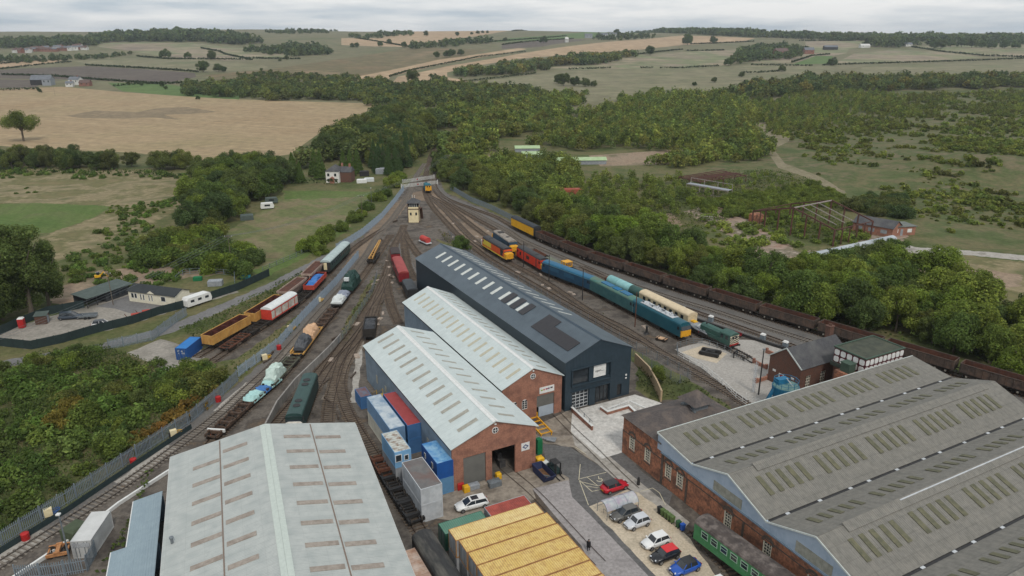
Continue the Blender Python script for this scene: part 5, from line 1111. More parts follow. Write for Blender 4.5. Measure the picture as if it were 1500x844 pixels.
# yellow van
def van(name, label, L, side, roof, end, h=2.5, w_=1.38, rh=.75, bands=None, ends_dark=None, cat='van', bog=True, windows=0, wm=None, group=None, fr=None):
    t = thing(name, label, cat, (0,0,0), 0, group); z0 = 1.1; x = L/2
    mb = MB(); mb.box(-x, x, -w_, w_, z0, z0+h); mb.build('body', side, t)
    mb = MB(); pr = [(math.cos(math.pi*i/10)*(w_+.04), z0+h+.02+rh*math.sin(math.pi*i/10)) for i in range(11)]; mb.xprism(pr, -x-.05, x+.05); rf_ = mb.build('roof', roof, t, smooth=False)
    if end:
        for s_ in (-1, 1): mb = MB(); mb.box(s_*(x+.02)-.02, s_*(x+.02)+.02, -w_, w_, z0, z0+h); mb.build('end_panel', end, t)
    mb = MB(); mb.box(-x, x, -1.1, 1.1, .75, z0-.01); mb.box(-2, 2, -.9, .9, .4, .75); mb.build('underframe', m_fram, t)
    for k in range(windows):
        xa = -x+1+(L-2)*(k+.5)/windows
        for s_ in (-1, 1):
            mb = MB(); mb.box(xa-.48, xa+.48, s_*(w_+.015)-.015, s_*(w_+.015)+.015, z0+1.15, z0+2.0); wn = mb.build('window', wm or GL, t)
            if fr:
                y = s_*(w_+.034); mb = MB(); mb.box(xa-.56, xa-.46, y-.02, y+.02, z0+1.07, z0+2.08); mb.box(xa+.46, xa+.56, y-.02, y+.02, z0+1.07, z0+2.08); mb.box(xa-.46, xa+.46, y-.02, y+.02, z0+1.98, z0+2.08); mb.box(xa-.46, xa+.46, y-.02, y+.02, z0+1.07, z0+1.15); mb.box(xa-.46, xa+.46, y-.02, y+.02, z0+1.62, z0+1.68); mb.build('window_frame', fr, wn)
    if bog:
        for s_ in (-1, 1): bogie(t, s_*(x-2.8), 2, 2.5)
    else:
        for s_ in (-1, 1):
            mb = MB(); xa = s_*(x-2.2)
            for y in (-.75, .75): mb.cyl((xa, y-.065, .48), (xa, y+.065, .48), .48, n=14)
            mb.cyl((xa, -.75, .48), (xa, .75, .48), .09, n=8); mb.build('wheelset', m_wheel, t)
    buffers(t, L); return t, rf_
def put(t, key, px, L, flip=False):
    p, a = seat(key, along(key, px), L); t.location = p; t.rotation_euler = (0, 0, a+(math.pi if flip else 0)); return t
t, _ = van('yellow_van', 'bright yellow parcels van with dark roof at the head of the brown wagons', 16.2, mat('signal yellow', S(222,168,30), S(206,150,26), 1, .5), mat('dark van roof', S(56,60,64), S(46,50,54), 1, .7), m_black)
t.location, a_ = seat('R1', s0-8.9, 16.2); t.rotation_euler = (0, 0, a_)
# diesel locomotives
def loco(name, label, L, side, roof, nose=None, bonnet=1.5, axles=3, h=2.55, rh=.55, stripe=None, band=None, fans=((0,),), endm=(None, None), cab=True, kit=None):
    t = thing(name, label, 'locomotive'); z0 = .95; w_ = 1.34; x = L/2; bx = x-bonnet
    mb = MB(); prof = [(-w_, z0), (w_, z0), (w_, z0+h), (-w_, z0+h)]; mb.xprism(prof, -bx, bx); mb.build('body', side, t)
    pr = [(math.cos(math.pi*i/8)*(w_+.0), z0+h+.01+rh*math.sin(math.pi*i/8)**.75) for i in range(9)]
    mb = MB(); mb.xprism(pr, -bx+.25, bx-.25); rf_ = mb.build('roof', roof, t)
    for s_ in (-1, 1):
        e = endm[0 if s_ < 0 else 1] or nose or side
        if bonnet > .4:                # nose with cab screens behind
            r1 = [(bx, -w_+.02, z0), (bx, w_-.02, z0), (bx, w_-.02, z0+1.55), (bx, w_-.5, z0+1.85), (bx, -w_+.5, z0+1.85), (bx, -w_+.02, z0+1.55)]
            r2 = [(x-.25, y*.92, z0+(z-z0)*.96) for _, y, z in r1]; r3 = [(x, y*.78, z0+.1+(z-z0)*.86) for _, y, z in r1]
            mb = MB(); mb.loft([[(s_*a, b, c) for a, b, c in r] for r in (r1, r2, r3)]); mb.build('nose', e, t)
            mb = MB(); mb.add([(s_*(bx+.12), -w_+.1, z0+1.82), (s_*(bx+.12), w_-.1, z0+1.82), (s_*(bx-.25), w_-.15, z0+h+.05), (s_*(bx-.25), -w_+.15, z0+h+.05)], [(0,1,2,3) if s_ > 0 else (3,2,1,0)]); mb.build('windscreen', GL, t)
        else:
            mb = MB(); mb.box(min(s_*bx, s_*x), max(s_*bx, s_*x), -w_+.03, w_-.03, z0, z0+1.45); mb.build('nose', e, t)
            mb = MB(); mb.add([(s_*(x+.0), -w_+.08, z0+1.47), (s_*(x+.0), w_-.08, z0+1.47), (s_*(bx-.1), w_-.1, z0+h+.02), (s_*(bx-.1), -w_+.1, z0+h+.02)], [(0,1,2,3) if s_ > 0 else (3,2,1,0)]); mb.build('windscreen', GL, t)
        for y in (-w_-.005, w_+.005):
            mb = MB(); xa = s_*(bx-.8); mb.box(xa-.35, xa+.35, y-.015, y+.015, z0+1.45, z0+2.15); mb.build('cab_window', GL, t)
    if stripe:
        for (xa, xb, za, zb, m) in stripe:
            for y in (-w_-.008, w_+.008): mb = MB(); mb.box(xa, xb, y-.008, y+.008, z0+za, z0+zb); mb.build('livery_band', m, t)
    for (xa, xb, m) in (kit or ()): 
        mb = MB(); mb.box(xa, xb, -.75, .75, z0+h+rh*.55, z0+h+rh+.12); mb.build('roof_panel', m, rf_)
    for xa in fans[0]:
        mb = MB(); mb.cyl((xa, 0, z0+h+rh*.8), (xa, 0, z0+h+rh+.06), .62, n=18); f_ = mb.build('roof_fan', m_black, rf_)
    mb = MB(); mb.box(-x+.3, x-.3, -1.2, 1.2, .78, z0-.01); mb.box(-1.8, 1.8, -1.15, 1.15, .3, .78); mb.build('underframe', m_fram, t)
    for s_ in (-1, 1): bogie(t, s_*(x-3.4), axles, 2.0)
    buffers(t, L); return t
c_or = mat('bright orange livery', S(214,92,44), S(196,80,38), 1, .45); c_ye = mat('loco yellow end', S(224,164,44), S(204,146,38), 2, .5); c_pk = mat('red orange livery', S(206,62,40), S(186,54,36), 1.5, .45)
c_bl = mat('rail blue', S(34,72,98), S(30,62,86), 1.2, .5, c3=S(52,88,110), scale2=.5, amt2=.4); c_blr = mat('bright blue roof', S(34,100,134), S(30,88,118), 1, .5, c3=S(54,104,128))
c_te = mat('faded teal livery', S(58,100,102), S(48,88,92), 1.2, .55, c3=S(74,112,112), scale2=.5, amt2=.5); c_ter = mat('patchy teal roof', S(66,112,106), S(84,118,104), .6, .6, c3=S(92,104,88), scale2=.5, amt2=.8)
c_dk = mat('dark grey loco roof', S(58,58,60), S(46,46,48), 1.5, .6); c_lg = mat('sooty grey loco roof', S(150,142,132), S(120,112,104), 1.2, .7)
c_gr = mat('dark green livery', S(34,56,54), S(28,46,46), 1.2, .5, c3=S(50,70,64), scale2=.6, amt2=.4); c_wht = mat('dirty white end', S(206,200,190), S(186,180,170), 2, .6)
c_lye = mat('pale yellow lettering', S(220,196,70))
t = put(loco('diesel_locomotive', 'orange and yellow diesel locomotive with black roof on the track beside the dark shed', 18.7, c_or, c_dk, c_ye, 1.5, fans=((-4,),), stripe=((-7.4, -1.2, .75, 2.3, c_lye), (-7.6, 7.6, 2.35, 2.54, m_black), (-7.6, 7.6, 0, .3, c_lye), (5.3, 7.0, .5, 2.3, m_black)), endm=(c_wht, c_ye)), 'R6', (727,373), 18.7)
t = put(loco('diesel_locomotive', 'blue diesel locomotive with sooty pale roof and yellow ends', 17.4, c_bl, c_lg, c_ye, 1.5, fans=((2.5,),), kit=((-4.5, -2.5, m_black),)), 'R5', (741,364), 17.4)
t = put(loco('diesel_locomotive', 'red orange diesel locomotive with dark roof and yellow nose', 17.8, c_pk, c_dk, c_ye, 1.4, fans=((3,),), stripe=((4.6, 5.1, 0, 2.5, m_black), (-1.2, .6, .9, 1.9, m_black), (-5.4, -4.5, .9, 1.9, m_black))), 'R5', (780,389), 17.8)
t = put(loco('diesel_locomotive', 'long deep blue diesel locomotive with bright blue roof', 20.4, c_bl, c_blr, c_bl, .5, fans=((),), endm=(c_bl, c_bl), stripe=((-7, -2.5, 1.2, 2.1, mat('ghost lettering', S(50,92,120))), (-.5, 3.5, 1.0, 1.9, mat('ghost lettering', S(50,92,120))), (-9.6, 9.6, 2.46, 2.55, mat('pale cant rail', S(110,146,152))))), 'R5', (832,417), 20.4)
t = put(loco('diesel_locomotive', 'faded teal diesel locomotive with patchy roof and blue roof panels', 20.6, c_te, c_ter, c_ye, .7, fans=((),), endm=(c_ye, c_wht), kit=((-4.6, -.4, mat('blue roof panel', S(58,112,148))), (.2, 2.6, mat('bright blue roof panel', S(30,106,150))), (3.4, 6.8, mat('blue roof panel', S(58,112,148))))), 'R5', (896,444), 20.6)
t = put(loco('electric_locomotive', 'teal blue electric locomotive with white pipework on its roof and square yellow end', 18.4, mat('electric blue', S(30,86,100), S(26,76,90), 1.2, .45, c3=S(48,98,108)), mat('electric blue', S(22,92,110)), c_ye, .35, 2, fans=((),), endm=(mat('electric blue', S(22,92,110)), c_ye)), 'R5', (967,481), 18.4)
rt = thing('roof_gear', '', 'x')
bpy.data.objects.remove(rt)
er = [c for c in t.children if c.name.startswith('roof')][0]; rnd = random.Random(4)
mb = MB(); mb.box(-6, 5.4, -.9, .9, 4.0, 4.12); mb.build('roof_well', m_offw, er)
for k in range(10):
    x = -5.6+k*1.15; mb = MB(); mb.cyl((x, rnd.uniform(-.6, .6), 4.1), (x, rnd.uniform(-.6, .6), 4.6), .17, n=8); mb.bar((x-.5, rnd.uniform(-.7, .7), 4.35), (x+.6, rnd.uniform(-.7, .7), 4.35), .12); mb.build('insulator', m_offw if k % 3 else m_grey, er)
# class of small shunter at the crossing and green shunter with striped end
def shunter(name, label, L, body, end, stripes, cabm):
    t = thing(name, label, 'locomotive'); x = L/2; z0 = .95
    mb = MB(); mb.loft([[(a, -.95, z0), (a, .95, z0), (a, .95, z0+1.75), (a, .5, z0+2.1), (a, -.5, z0+2.1), (a, -.95, z0+1.75)] for a in (-x+.3, x-3.0)]); mb.build('bonnet', body, t)
    mb = MB(); mb.box(x-3.0, x-.2, -1.28, 1.28, z0, z0+2.2); c_ = mb.build('cab', cabm, t)
    mb = MB(); mb.xprism([(math.cos(math.pi*i/8)*1.36, z0+2.22+.5*math.sin(math.pi*i/8)) for i in range(9)], x-3.1, x-.05); mb.build('cab_roof', body, c_)
    mb = MB(); mb.box(-x, x, -1.3, 1.3, .6, z0-.01); mb.build('footplate', m_fram, t)
    for s_, zx in ((1, x-.2), (-1, -x+.3)):
        w_ = 1.26 if s_ > 0 else .93; e_ = MB(); e_.box(zx-.01 if s_ > 0 else zx-.03, zx+.03 if s_ > 0 else zx+.01, -w_, w_, z0+.02, z0+(2.15 if s_ > 0 else 1.75)); ep = e_.build('end_panel', end, t)
        if stripes:
            for k in range(7):
                mb = MB(); y = -w_+.1
                for sgn in (-1, 1):
                    z = z0-.3+k*.44; a, b, c, d = (0, z), (0, z+.23), (w_, z+.23-.8), (w_, z-.8)
                    q = [(sgn*u, max(z0+.05, min(z0+2.1 if s_ > 0 else z0+1.7, v))) for u, v in (a, b, c, d)]
                    xx = zx+.036*s_; mb.add([(xx, u, v) for u, v in q], [(0,1,2,3)])
                mb.build('hazard_stripe', m_black, ep)
            mb = MB(); mb.box(min(zx, zx+s_*.12), max(zx, zx+s_*.12), -1.3, 1.3, .62, z0+.3); mb.build('buffer_beam', m_red, t)
    for y in (-1.285, 1.285):
        for xa in (x-2.5, x-1.2): mb = MB(); mb.box(xa-.35, xa+.35, y-.012, y+.012, z0+1.2, z0+1.95); mb.build('cab_window', GL, c_)
    for s_ in (-.45, .45): mb = MB(); mb.box(x-.17, x-.13, s_-.28, s_+.28, z0+1.45, z0+2.0); mb.build('cab_window', GL, c_)
    for k in (-2.0, 0, 2.0):
        mb = MB()
        for y in (-.75, .75): mb.cyl((k, y-.065, .58), (k, y+.065, .58), .6, n=16)
        mb.build('wheelset', m_wheel, t)
    for y in (-1.0, 1.0): mb = MB(); mb.box(-x+.8, -.6+x-2.4, y-.14, y+.14, z0+.02, z0+.75); mb.build('side_box', cabm, t)
    mb = MB(); mb.cyl((-x+1.2, 0, z0+2.0), (-x+1.2, 0, z0+2.5), .18); mb.build('exhaust', m_black, t)
    buffers(t, L); return t
c_shg = mat('faded green shunter', S(58,92,84), S(48,78,72), 1.2, .6, c3=S(80,104,96), scale2=.6, amt2=.5)
t = put(shunter('shunting_locomotive', 'dark green shunting locomotive with black and white striped ends', 9.4, c_shg, mat('cream end', S(222,214,190)), True, c_shg), 'R4', (1052,503), 9.4)
t = shunter('shunting_locomotive', 'small teal shunter with yellow end standing at the level crossing', 8.6, mat('teal shunter', S(40,104,118)), c_ye, False, mat('teal shunter', S(40,104,118))); t.location = P(626,281)+Vector((0,0,.28)); t.rotation_euler = (0,0,R(-76))
q = MB(); q.box(4.1, 4.2, -1.3, 1.3, .6, 2.4); q.cyl((4.2, 0, 2.2), (4.32, 0, 2.2), .35, n=12); q.build('yellow_end', c_ye, t)
# stock on R4
t = thing('tank_boiler', 'pale teal boiler shell in three bands lying on a flat wagon', 'boiler')
for i, (a, b, m) in enumerate(((-6.6, -2.7, mat('pale teal boiler', S(128,176,176), S(112,160,160), 1, .5)), (-2.65, 2.4, mat('paler teal boiler', S(142,188,188), S(126,174,176), 1, .5)), (2.45, 6.8, mat('dark green boiler', S(52,86,80), S(44,74,70), 1, .55)))):
    mb = MB(); mb.cyl((a, 0, 2.7), (b, 0, 2.7), 1.3, n=22); mb.build('boiler_band', m, t)
mb = MB(); mb.box(-7.2, 7.2, -1.3, 1.3, .95, 1.4); mb.build('wagon_deck', m_fram, t)
mb = MB(); mb.box(-7.4, -6.65, -1.2, 1.2, 1.4, 3.4); mb.build('smokebox', m_rust, t)
for s_ in (-1, 1): bogie(t, s_*5, 2, 2.2)
put(t, 'R4', (913,436), 14)
t, rf_ = van('cream_coach', 'cream coach with arched roof stabled behind the teal electric locomotive', 17.6, mat('cream coach side', S(206,190,156), S(188,172,140), 1.2, .7, c3=S(150,132,108), scale2=.5), mat('cream coach roof', S(210,192,162), S(196,178,148), 1, .7), None, 2.3, 1.36, .7, cat='coach', windows=8)
put(t, 'R4', (975,465), 17.6)
t = thing('flat_wagon', 'flat wagon under crumpled grey sheets between cream coach and green shunter', 'wagon'); mb = MB(); mb.box(-4.6, 4.6, -1.3, 1.3, .95, 1.25); mb.build('deck', m_fram, t)
for s_ in (-1, 1): bogie(t, s_*2.9, 2, 1.8)
def crumple(par, name, x0, x1, w_, z0, h, m, seed=1, n=9):
    rr = random.Random(seed); rings = []
    for i in range(n+1):
        u = i/n; e = min(1, 3.2*min(u, 1-u)+.35); r_ = []
        for j in range(11):
            v = math.pi*j/10; q = rr.uniform(.82, 1.12)
            r_.append((x0+(x1-x0)*u, math.cos(v)*w_*(.95 if j in (0, 10) else q), z0+h*e*q*math.sin(v)**.55 if j not in (0, 10) else z0))
        rings.append(r_)
    mb = MB(); mb.loft(rings); return mb.build(name, m, par)
m_gs = mat('grey sheet', S(150,154,158), S(128,132,138), 2, .6); m_ws = mat('white tarpaulin', S(206,210,208), S(186,190,190), 2, .6); m_ms = mat('mint tarpaulin', S(170,206,202), S(152,190,188), 1.5, .6); m_gt = mat('green tarpaulin', S(38,68,62), S(30,54,50), 1.2, .6, bump=.3); m_dkt = mat('dark grey tarpaulin', S(82,84,88), S(62,64,68), 1.5, .5); m_pk = mat('buff tarpaulin', S(206,170,138), S(188,150,116), 1.5, .6); m_blt = mat('blue tarpaulin', S(70,118,176), S(58,102,156), 1.5, .55); m_vio = mat('grey blue tarpaulin', S(140,146,160), S(116,122,138), 1.5, .55)
crumple(t, 'sheet', -4.4, 4.2, 1.3, 1.25, .8, m_gs, 3); mb = MB(); mb.box(-2.4, -.6, -.5, .5, 1.9, 2.3); mb.build('yellow_bag', m_yel, t); crumple(t, 'white_bags', .2, 3.6, .8, 1.6, .8, m_ws, 8)
put(t, 'R4', (1022,488), 9)
def flatframe(name, label, L, m, cat='wagon', group=None, wheels=True, cross=6, deck=False):
    t = thing(name, label, cat, (0,0,0), 0, group); x = L/2; mb = MB()
    for y in (-1.15, 1.15): mb.box(-x, x, y-.1, y+.1, .85, 1.15)
    for k in range(cross+1): q = -x+.1+(L-.2)*k/cross; mb.box(q-.09, q+.09, -1.05, 1.05, .88, 1.1)
    if deck: mb.box(-x+.2, x-.2, -1.04, 1.04, 1.101, 1.17)
    mb.build('frame', m, t)
    if wheels:
        for s_ in (-1, 1): bogie(t, s_*(x-1.6), 2, 1.8)
    buffers(t, L); return t
put(flatframe('bogie_frame', 'rusty brown bogie frames parked behind the red orange locomotive', 7, m_rust, cross=8), 'R4', (790,377), 7)
put(flatframe('flat_wagon', 'pale greenish flat wagon behind the deep blue locomotive', 9, mat('pale green deck', S(112,116,100), S(94,98,86)), deck=True), 'R4', (812,389), 9)
t = flatframe('match_wagon', 'black match wagon with yellow ladder frame behind the deep blue locomotive', 5, m_black); mb = MB()
for x in (-1.4, -.4, .6): mb.box(x-.12, x+.12, -1.2, 1.2, 1.2, 1.4); mb.box(x-.12, x+.12, -1.2, -1.0, 1.4, 2.6); mb.box(x-.12, x+.12, 1.0, 1.2, 1.4, 2.6)
mb.box(-1.5, .8, -1.2, 1.2, 2.6, 2.75); mb.build('yellow_ladder', c_ye, t); put(t, 'R4', (829,397), 5)
t = flatframe('flat_wagon', 'long black flat wagon behind the deep blue locomotive', 14, m_black, deck=True); put(t, 'R4', (861,413), 14)
# --- left hand sidings
gw = open_wagon('gold_wagon', 'gold sided open wagon with maroon inside, nearest the blue container', 12.6, 1.9, m_goldw, m_goldi, 12, 'gold open wagons', 1.4, m_black, 3); s_ = along('L0', (306,513)); s_ -= 0
p, a = seat('L0', s_-6.4, 12.6); gw.location = p; gw.rotation_euler = (0,0,a)
p, a = seat('L0', s_-20.2, 12.6); dup(gw, p, a, 'gold sided open wagon with maroon inside, coupled ahead of the pale hoppers')
m_pale = mat('pale rusty hopper side', S(168,150,138), S(146,126,114), 1.2, .8, c3=S(112,84,70), scale2=.5)
def hopper(label):
    t = thing('hopper_wagon', label, 'wagon', (0,0,0), 0, 'pale hopper wagons'); x = 6.2; z0 = 1.2
    mb = MB(); mb.loft([[(-x+2.2, -.8, z0), (x-2.2, -.8, z0), (x-2.2, .8, z0), (-x+2.2, .8, z0)], [(-x+.4, -1.35, z0+1.9), (x-.4, -1.35, z0+1.9), (x-.4, 1.35, z0+1.9), (-x+.4, 1.35, z0+1.9)]]); mb.build('hopper', m_pale, t)
    mb = MB(); mb.box(-x+.5, x-.5, -1.25, 1.25, z0+1.901, z0+1.93); mb.build('hold', m_brwi, t)
    mb = MB(); mb.box(-x+.35, x-.35, -1.45, -1.3, z0+1.6, z0+2.15); mb.box(-x+.35, x-.35, 1.3, 1.45, z0+1.6, z0+2.15)
    for s_ in (-1, 1): mb.box(s_*(x-.4)-.06, s_*(x-.4)+.06, -1.3, 1.3, z0+1.6, z0+2.15); mb.bar((s_*x, -.9, 1.2), (s_*(x-.4), -.9, z0+1.7), .15); mb.bar((s_*x, .9, 1.2), (s_*(x-.4), .9, z0+1.7), .15)
    mb.build('top_rail', m_pale, t); mb = MB(); mb.box(-x, x, -1.1, 1.1, .95, 1.18); mb.build('underframe', m_fram, t)
    for s_ in (-1, 1): bogie(t, s_*(x-1.9), 2, 1.9)
    buffers(t, 2*x); return t
t = hopper('pale rusty hopper wagon coupled next to the gold wagons'); p, a = seat('L0', s_-34.2, 12); t.location = p; t.rotation_euler = (0,0,a)
t = hopper('pale rusty hopper wagon at the far end of the gold wagon siding'); p, a = seat('L0', s_-48.4, 12); t.location = p; t.rotation_euler = (0,0,a)
t, rf_ = van('ferry_van', 'white and red four wheel van with white roof on the inner siding', 11.2, mat('dirty white van side', S(206,200,190), S(180,172,160), .9, .7, c3=S(130,116,104), scale2=.8), mat('white van roof', S(214,216,214), S(198,200,200), 1.5, .6), mat('red van end', S(196,62,46), S(176,54,42), 1.5, .6), 2.4, 1.36, .6, bog=False)
for z in (1.15, 3.2):
    for y in (-1.38, 1.38): mb = MB(); mb.box(-5.6, 5.6, y-.02, y+.02, z, z+.25); mb.build('red_band', mat('red van end', S(196,62,46)), t)
for k in range(4):
    for y in (-1.385, 1.385): mb = MB(); x = -4.2+k*2.8; mb.box(x-.1, x+.1, y-.02, y+.02, 1.4, 3.2); mb.build('red_band', mat('red van end', S(196,62,46)), t)
put(t, 'L1', (411,465), 11.2, True)
t, rf_ = van('green_coach', 'long dark green coach with pale grey roof on the left siding', 19.6, mat('coach green', S(44,66,60), S(36,54,50), 1.2, .5), mat('pale grey coach roof', S(172,186,184), S(154,168,168), .8, .6), m_black, 2.35, 1.4, .65, cat='coach', windows=10)
put(t, 'L1', (492,389), 19.6)
mb = MB(); mb.box(9.84, 9.9, -.45, .45, 1.3, 3.3); mb.build('end_door', m_cream, t); mb = MB(); mb.box(-9.9, -9.84, -.45, .45, 1.3, 3.3); mb.build('end_door', m_cream, t)
t = open_wagon('red_wagon', 'red open wagon loaded with blue sheeting next to the green coach', 11.2, 1.1, mat('faded red wagon', S(178,74,58), S(158,62,50), 1.5, .7), m_goldi, 8, None, 1.38, None)
crumple(t, 'blue_sheet', -5.2, 5.2, 1.2, 1.5, 1.1, mat('bright blue sheet', S(56,118,186), S(44,96,160), 1.2, .5), 5, 12); put(t, 'L1', (465,421), 11.2)
put(flatframe('flat_wagon', 'bare dark wagon frame between the red wagon and the white van', 10, m_fram, cross=7), 'L1', (441,443), 10)
put(flatframe('flat_wagon', 'bare dark wagon frame nearest the fence on the inner siding', 9, m_fram, cross=6), 'L1', (381,484), 9)
put(flatframe('flat_wagon', 'low brown wagon frame in the weeds beside the gold wagons', 8, m_rust, cross=6), 'L1', (345,508), 8)
# --- storage siding L3
def onL3(t, px, L): return put(t, 'L3', px, L, True)
t = flatframe('crane_runner', 'runner wagon under the long gold crane jib', 8, m_fram); mb = MB()
mb.bar((-4, -.5, 1.8), (11, -.2, 3.0), .25, .5); mb.bar((-4, .5, 1.8), (11, .2, 3.0), .25, .5)
for k in range(9): u = k/8; mb.bar((-4+15*u, -.5+.3*u, 1.8+1.2*u), (-4+15*u, .5-.3*u, 1.8+1.2*u), .15)
mb.build('crane_jib', m_goldw, t); put(t, 'L3', (548,383), 8, True)
t = flatframe('wagon_load', 'tall crane body shrouded in a dark green tarpaulin', 8.5, m_fram); crumple(t, 'green_tarpaulin', -4.2, 4.2, 1.6, 1.0, 3.6, m_gt, 11, 12); mb = MB(); mb.box(-4.3, -3.5, -.6, .6, 3.6, 4.4); mb.build('white_cover', m_ws, t); onL3(t, (517,424), 8.5)
t = flatframe('wagon_load', 'low load under white and grey tarpaulins behind the green shroud', 8.5, m_fram); crumple(t, 'white_tarpaulin', -4.0, .3, 1.45, 1.1, 1.4, m_ws, 12); crumple(t, 'grey_tarpaulin', .5, 4.2, 1.4, 1.1, 1.1, m_vio, 13); onL3(t, (500,445), 8.5)
def frames(label, n, m):
    t = thing('bogie_frame', label, 'bogie frames', (0,0,0), 0, 'rows of spare bogie frames'); rr = random.Random(n)
    for k in range(n):
        c = (k-(n-1)/2)*3.1; mb = MB()
        for y in (-1.05, 1.05): mb.box(c-1.35, c+1.35, y-.12, y+.12, .5, .95); mb.box(c-.4, c+.4, y-.15, y+.15, .95, 1.15)
        mb.box(c-.25, c+.25, -.9, .9, .6, 1.05); mb.box(c-1.3, c-1.1, -.9, .9, .55, .8); mb.box(c+1.1, c+1.3, -.9, .9, .55, .8)
        b_ = mb.build('bogie', m, t)
        for xa in (-.95, .95):
            mb = MB()
            for y in (-.75, .75): mb.cyl((c+xa, y-.065, .5), (c+xa, y+.065, .5), .5, n=14)
            mb.cyl((c+xa, -.75, .5), (c+xa, .75, .5), .1, n=8); mb.build('wheelset', m_wheel, b_)
    return t
m_bfr = mat('brown greasy frames', S(84,66,54), S(56,47,42), 2.5, .85, c3=S(110,84,64), scale2=1.2)
onL3(frames('row of rusty spare bogies between the white tarpaulin and the gold wagon', 4, m_bfr), (479,471), 12)
t = flatframe('gold_flat_wagon', 'gold framed flat wagon carrying grey and buff shrouded loads', 14.5, m_goldw, cross=8); mb = MB(); mb.box(-7.2, 7.2, 1.3, 1.55, .9, 1.5); mb.build('gold_side_rail', m_goldw, t)
crumple(t, 'dark_shroud', -6, -.4, 1.25, 1.15, 2.1, m_dkt, 21); crumple(t, 'buff_shroud', .3, 4.6, 1.3, 1.15, 2.3, m_pk, 22); onL3(t, (453,505), 14.5)
t = flatframe('frame_wagon', 'greenish wagon frame with a boiler wrapped in white sheet', 12, mat('mossy frame', S(92,92,76), S(70,70,60)), cross=8); crumple(t, 'white_shroud', -5.6, -.6, 1.2, 1.2, 2.3, mat('pale mint shroud', S(190,206,198), S(170,188,180), 1.5, .6), 23); mb = MB(); mb.box(-5, 5.8, 1.35, 1.6, .8, 1.3); mb.build('side_rail', mat('mossy frame', S(92,92,76)), t); onL3(t, (415,551), 12)
t = frames('bogies wrapped in mint and blue tarpaulin beside the retaining wall', 3, m_bfr); crumple(t, 'mint_tarpaulin', -4.8, -.9, 1.3, .5, 1.1, m_ms, 31); crumple(t, 'blue_tarpaulin', -.8, 1.2, 1.3, .5, .9, m_blt, 32); crumple(t, 'mint_tarpaulin', 1.3, 4.9, 1.3, .5, 1.1, m_ms, 33); onL3(t, (385,579), 10)
onL3(frames('row of bare rusty bogies ahead of the white buffer stop', 5, m_bfr), (346,613), 15)
bs = thing('buffer_stop', 'buffer stop with white beam at the end of the storage siding', 'buffer stop'); mb = MB(); mb.box(-.15, .15, -1.5, 1.5, .7, 1.2); mb.build('white_beam', m_white, bs); mb = MB()
for y in (-.75, .75): mb.bar((0, y, 0), (0, y, 1.1), .15); mb.bar((1.8, y, 0), (0, y, 1.0), .15)
mb.build('stop_frame', m_rust, bs); put(bs, 'L3', (322,637), 2, True)
mb = MB(); mb.sphere((0,0,.35), .4, 10, 6); o = mb.build('orange_bag', mat('orange bag', S(210,110,50))); o.location = P(306,640); tag(o, 'small orange sack lying beside the buffer stop', 'sack')
# --- maroon coach group, dark wagon, dark green locomotive, red tank
t, rf_ = van('maroon_coach', 'maroon coach with red roof beside the far end of the dark shed', 14.5, mat('maroon', S(132,40,46), S(112,34,40), 1.2, .5), mat('faded red roof', S(158,72,70), S(140,62,60), .8, .7), None, 2.3, 1.35, .55, cat='coach', windows=6); put(t, 'C3', (588,407), 14.5)
t, rf_ = van('brake_van', 'short van with dark brown roof ahead of the maroon coach', 6.5, mat('maroon', S(132,40,46)), mat('dark brown roof', S(66,56,54), S(56,48,46)), None, 2.0, 1.3, .35, bog=False); put(t, 'C3', (580,384), 6.5)
t, rf_ = van('black_van', 'black van with curved grey roof tucked behind the middle brick shed', 8, m_black, mat('charcoal roof', S(70,74,78), S(58,62,66), 1, .7), None, 2.0, 1.3, .4, bog=False); put(t, 'C3', (601,437), 8)
t = open_wagon('dark_wagon', 'dark tarpaulined wagon beside the blue wall of the near brick shed', 7.5, 1.6, m_fram, m_black, 6, None, 1.3, None); crumple(t, 'black_sheet', -3.6, 3.6, 1.25, 2.3, .75, mat('black sheet', S(54,56,60), S(42,44,48), 1.5, .5), 41); put(t, 'L7', (543,492), 7.5)
t = loco('diesel_locomotive', 'dark green diesel locomotive with four roof fans behind the foreground shed', 17.0, c_gr, mat('dark green loco roof', S(52,78,74), S(44,68,66), 1, .5), c_wht, .6, fans=((-4.6, -2.9, 3.2, 4.9),), endm=(c_wht, c_wht)); put(t, 'L4b', (438,606), 17.0)
t = thing('tank_trolley', 'small red tank wagon near the signal box', 'tank wagon', P(623,357), R(-55)); mb = MB(); mb.cyl((-2, 0, 1.5), (2, 0, 1.5), .95, n=14); mb.build('tank', mat('faded red tank', S(186,70,64)), t); mb = MB(); mb.box(-2.6, 2.6, -1, 1, .5, .7); mb.build('deck', m_offw, t)
mb = MB()
for x in (-1.5, 1.5):
    for y in (-.8, .8): mb.cyl((x, y-.06, .3), (x, y+.06, .3), .3, n=12)
mb.build('wheels', m_wheel, t)
# --- weathered green coach by the roundhouse
t, rf_ = van('green_coach', 'weathered green coach with mottled brown roof beside the roundhouse wall', 19.5, mat('bright coach green', S(66,128,80), S(56,112,70), 1, .6, c3=S(88,140,100), scale2=.6), mat('mottled brown roof', S(84,76,72), S(66,60,58), 1.2, .85, c3=S(132,122,116), scale2=.9, amt2=.6), mat('bright coach green', S(66,128,80)), 2.3, 1.38, .75, cat='coach', windows=11, fr=mat('pale green frame', S(150,180,158)))
p = P(1017,800); dd = Vector((math.cos(R(-58.5)), math.sin(R(-58.5)), 0)); pc = Vector((24.4, 78.0, 0))+dd*9.8; t.location = pc+Vector((0,0,.28)); t.rotation_euler = (0, 0, R(-58.5))
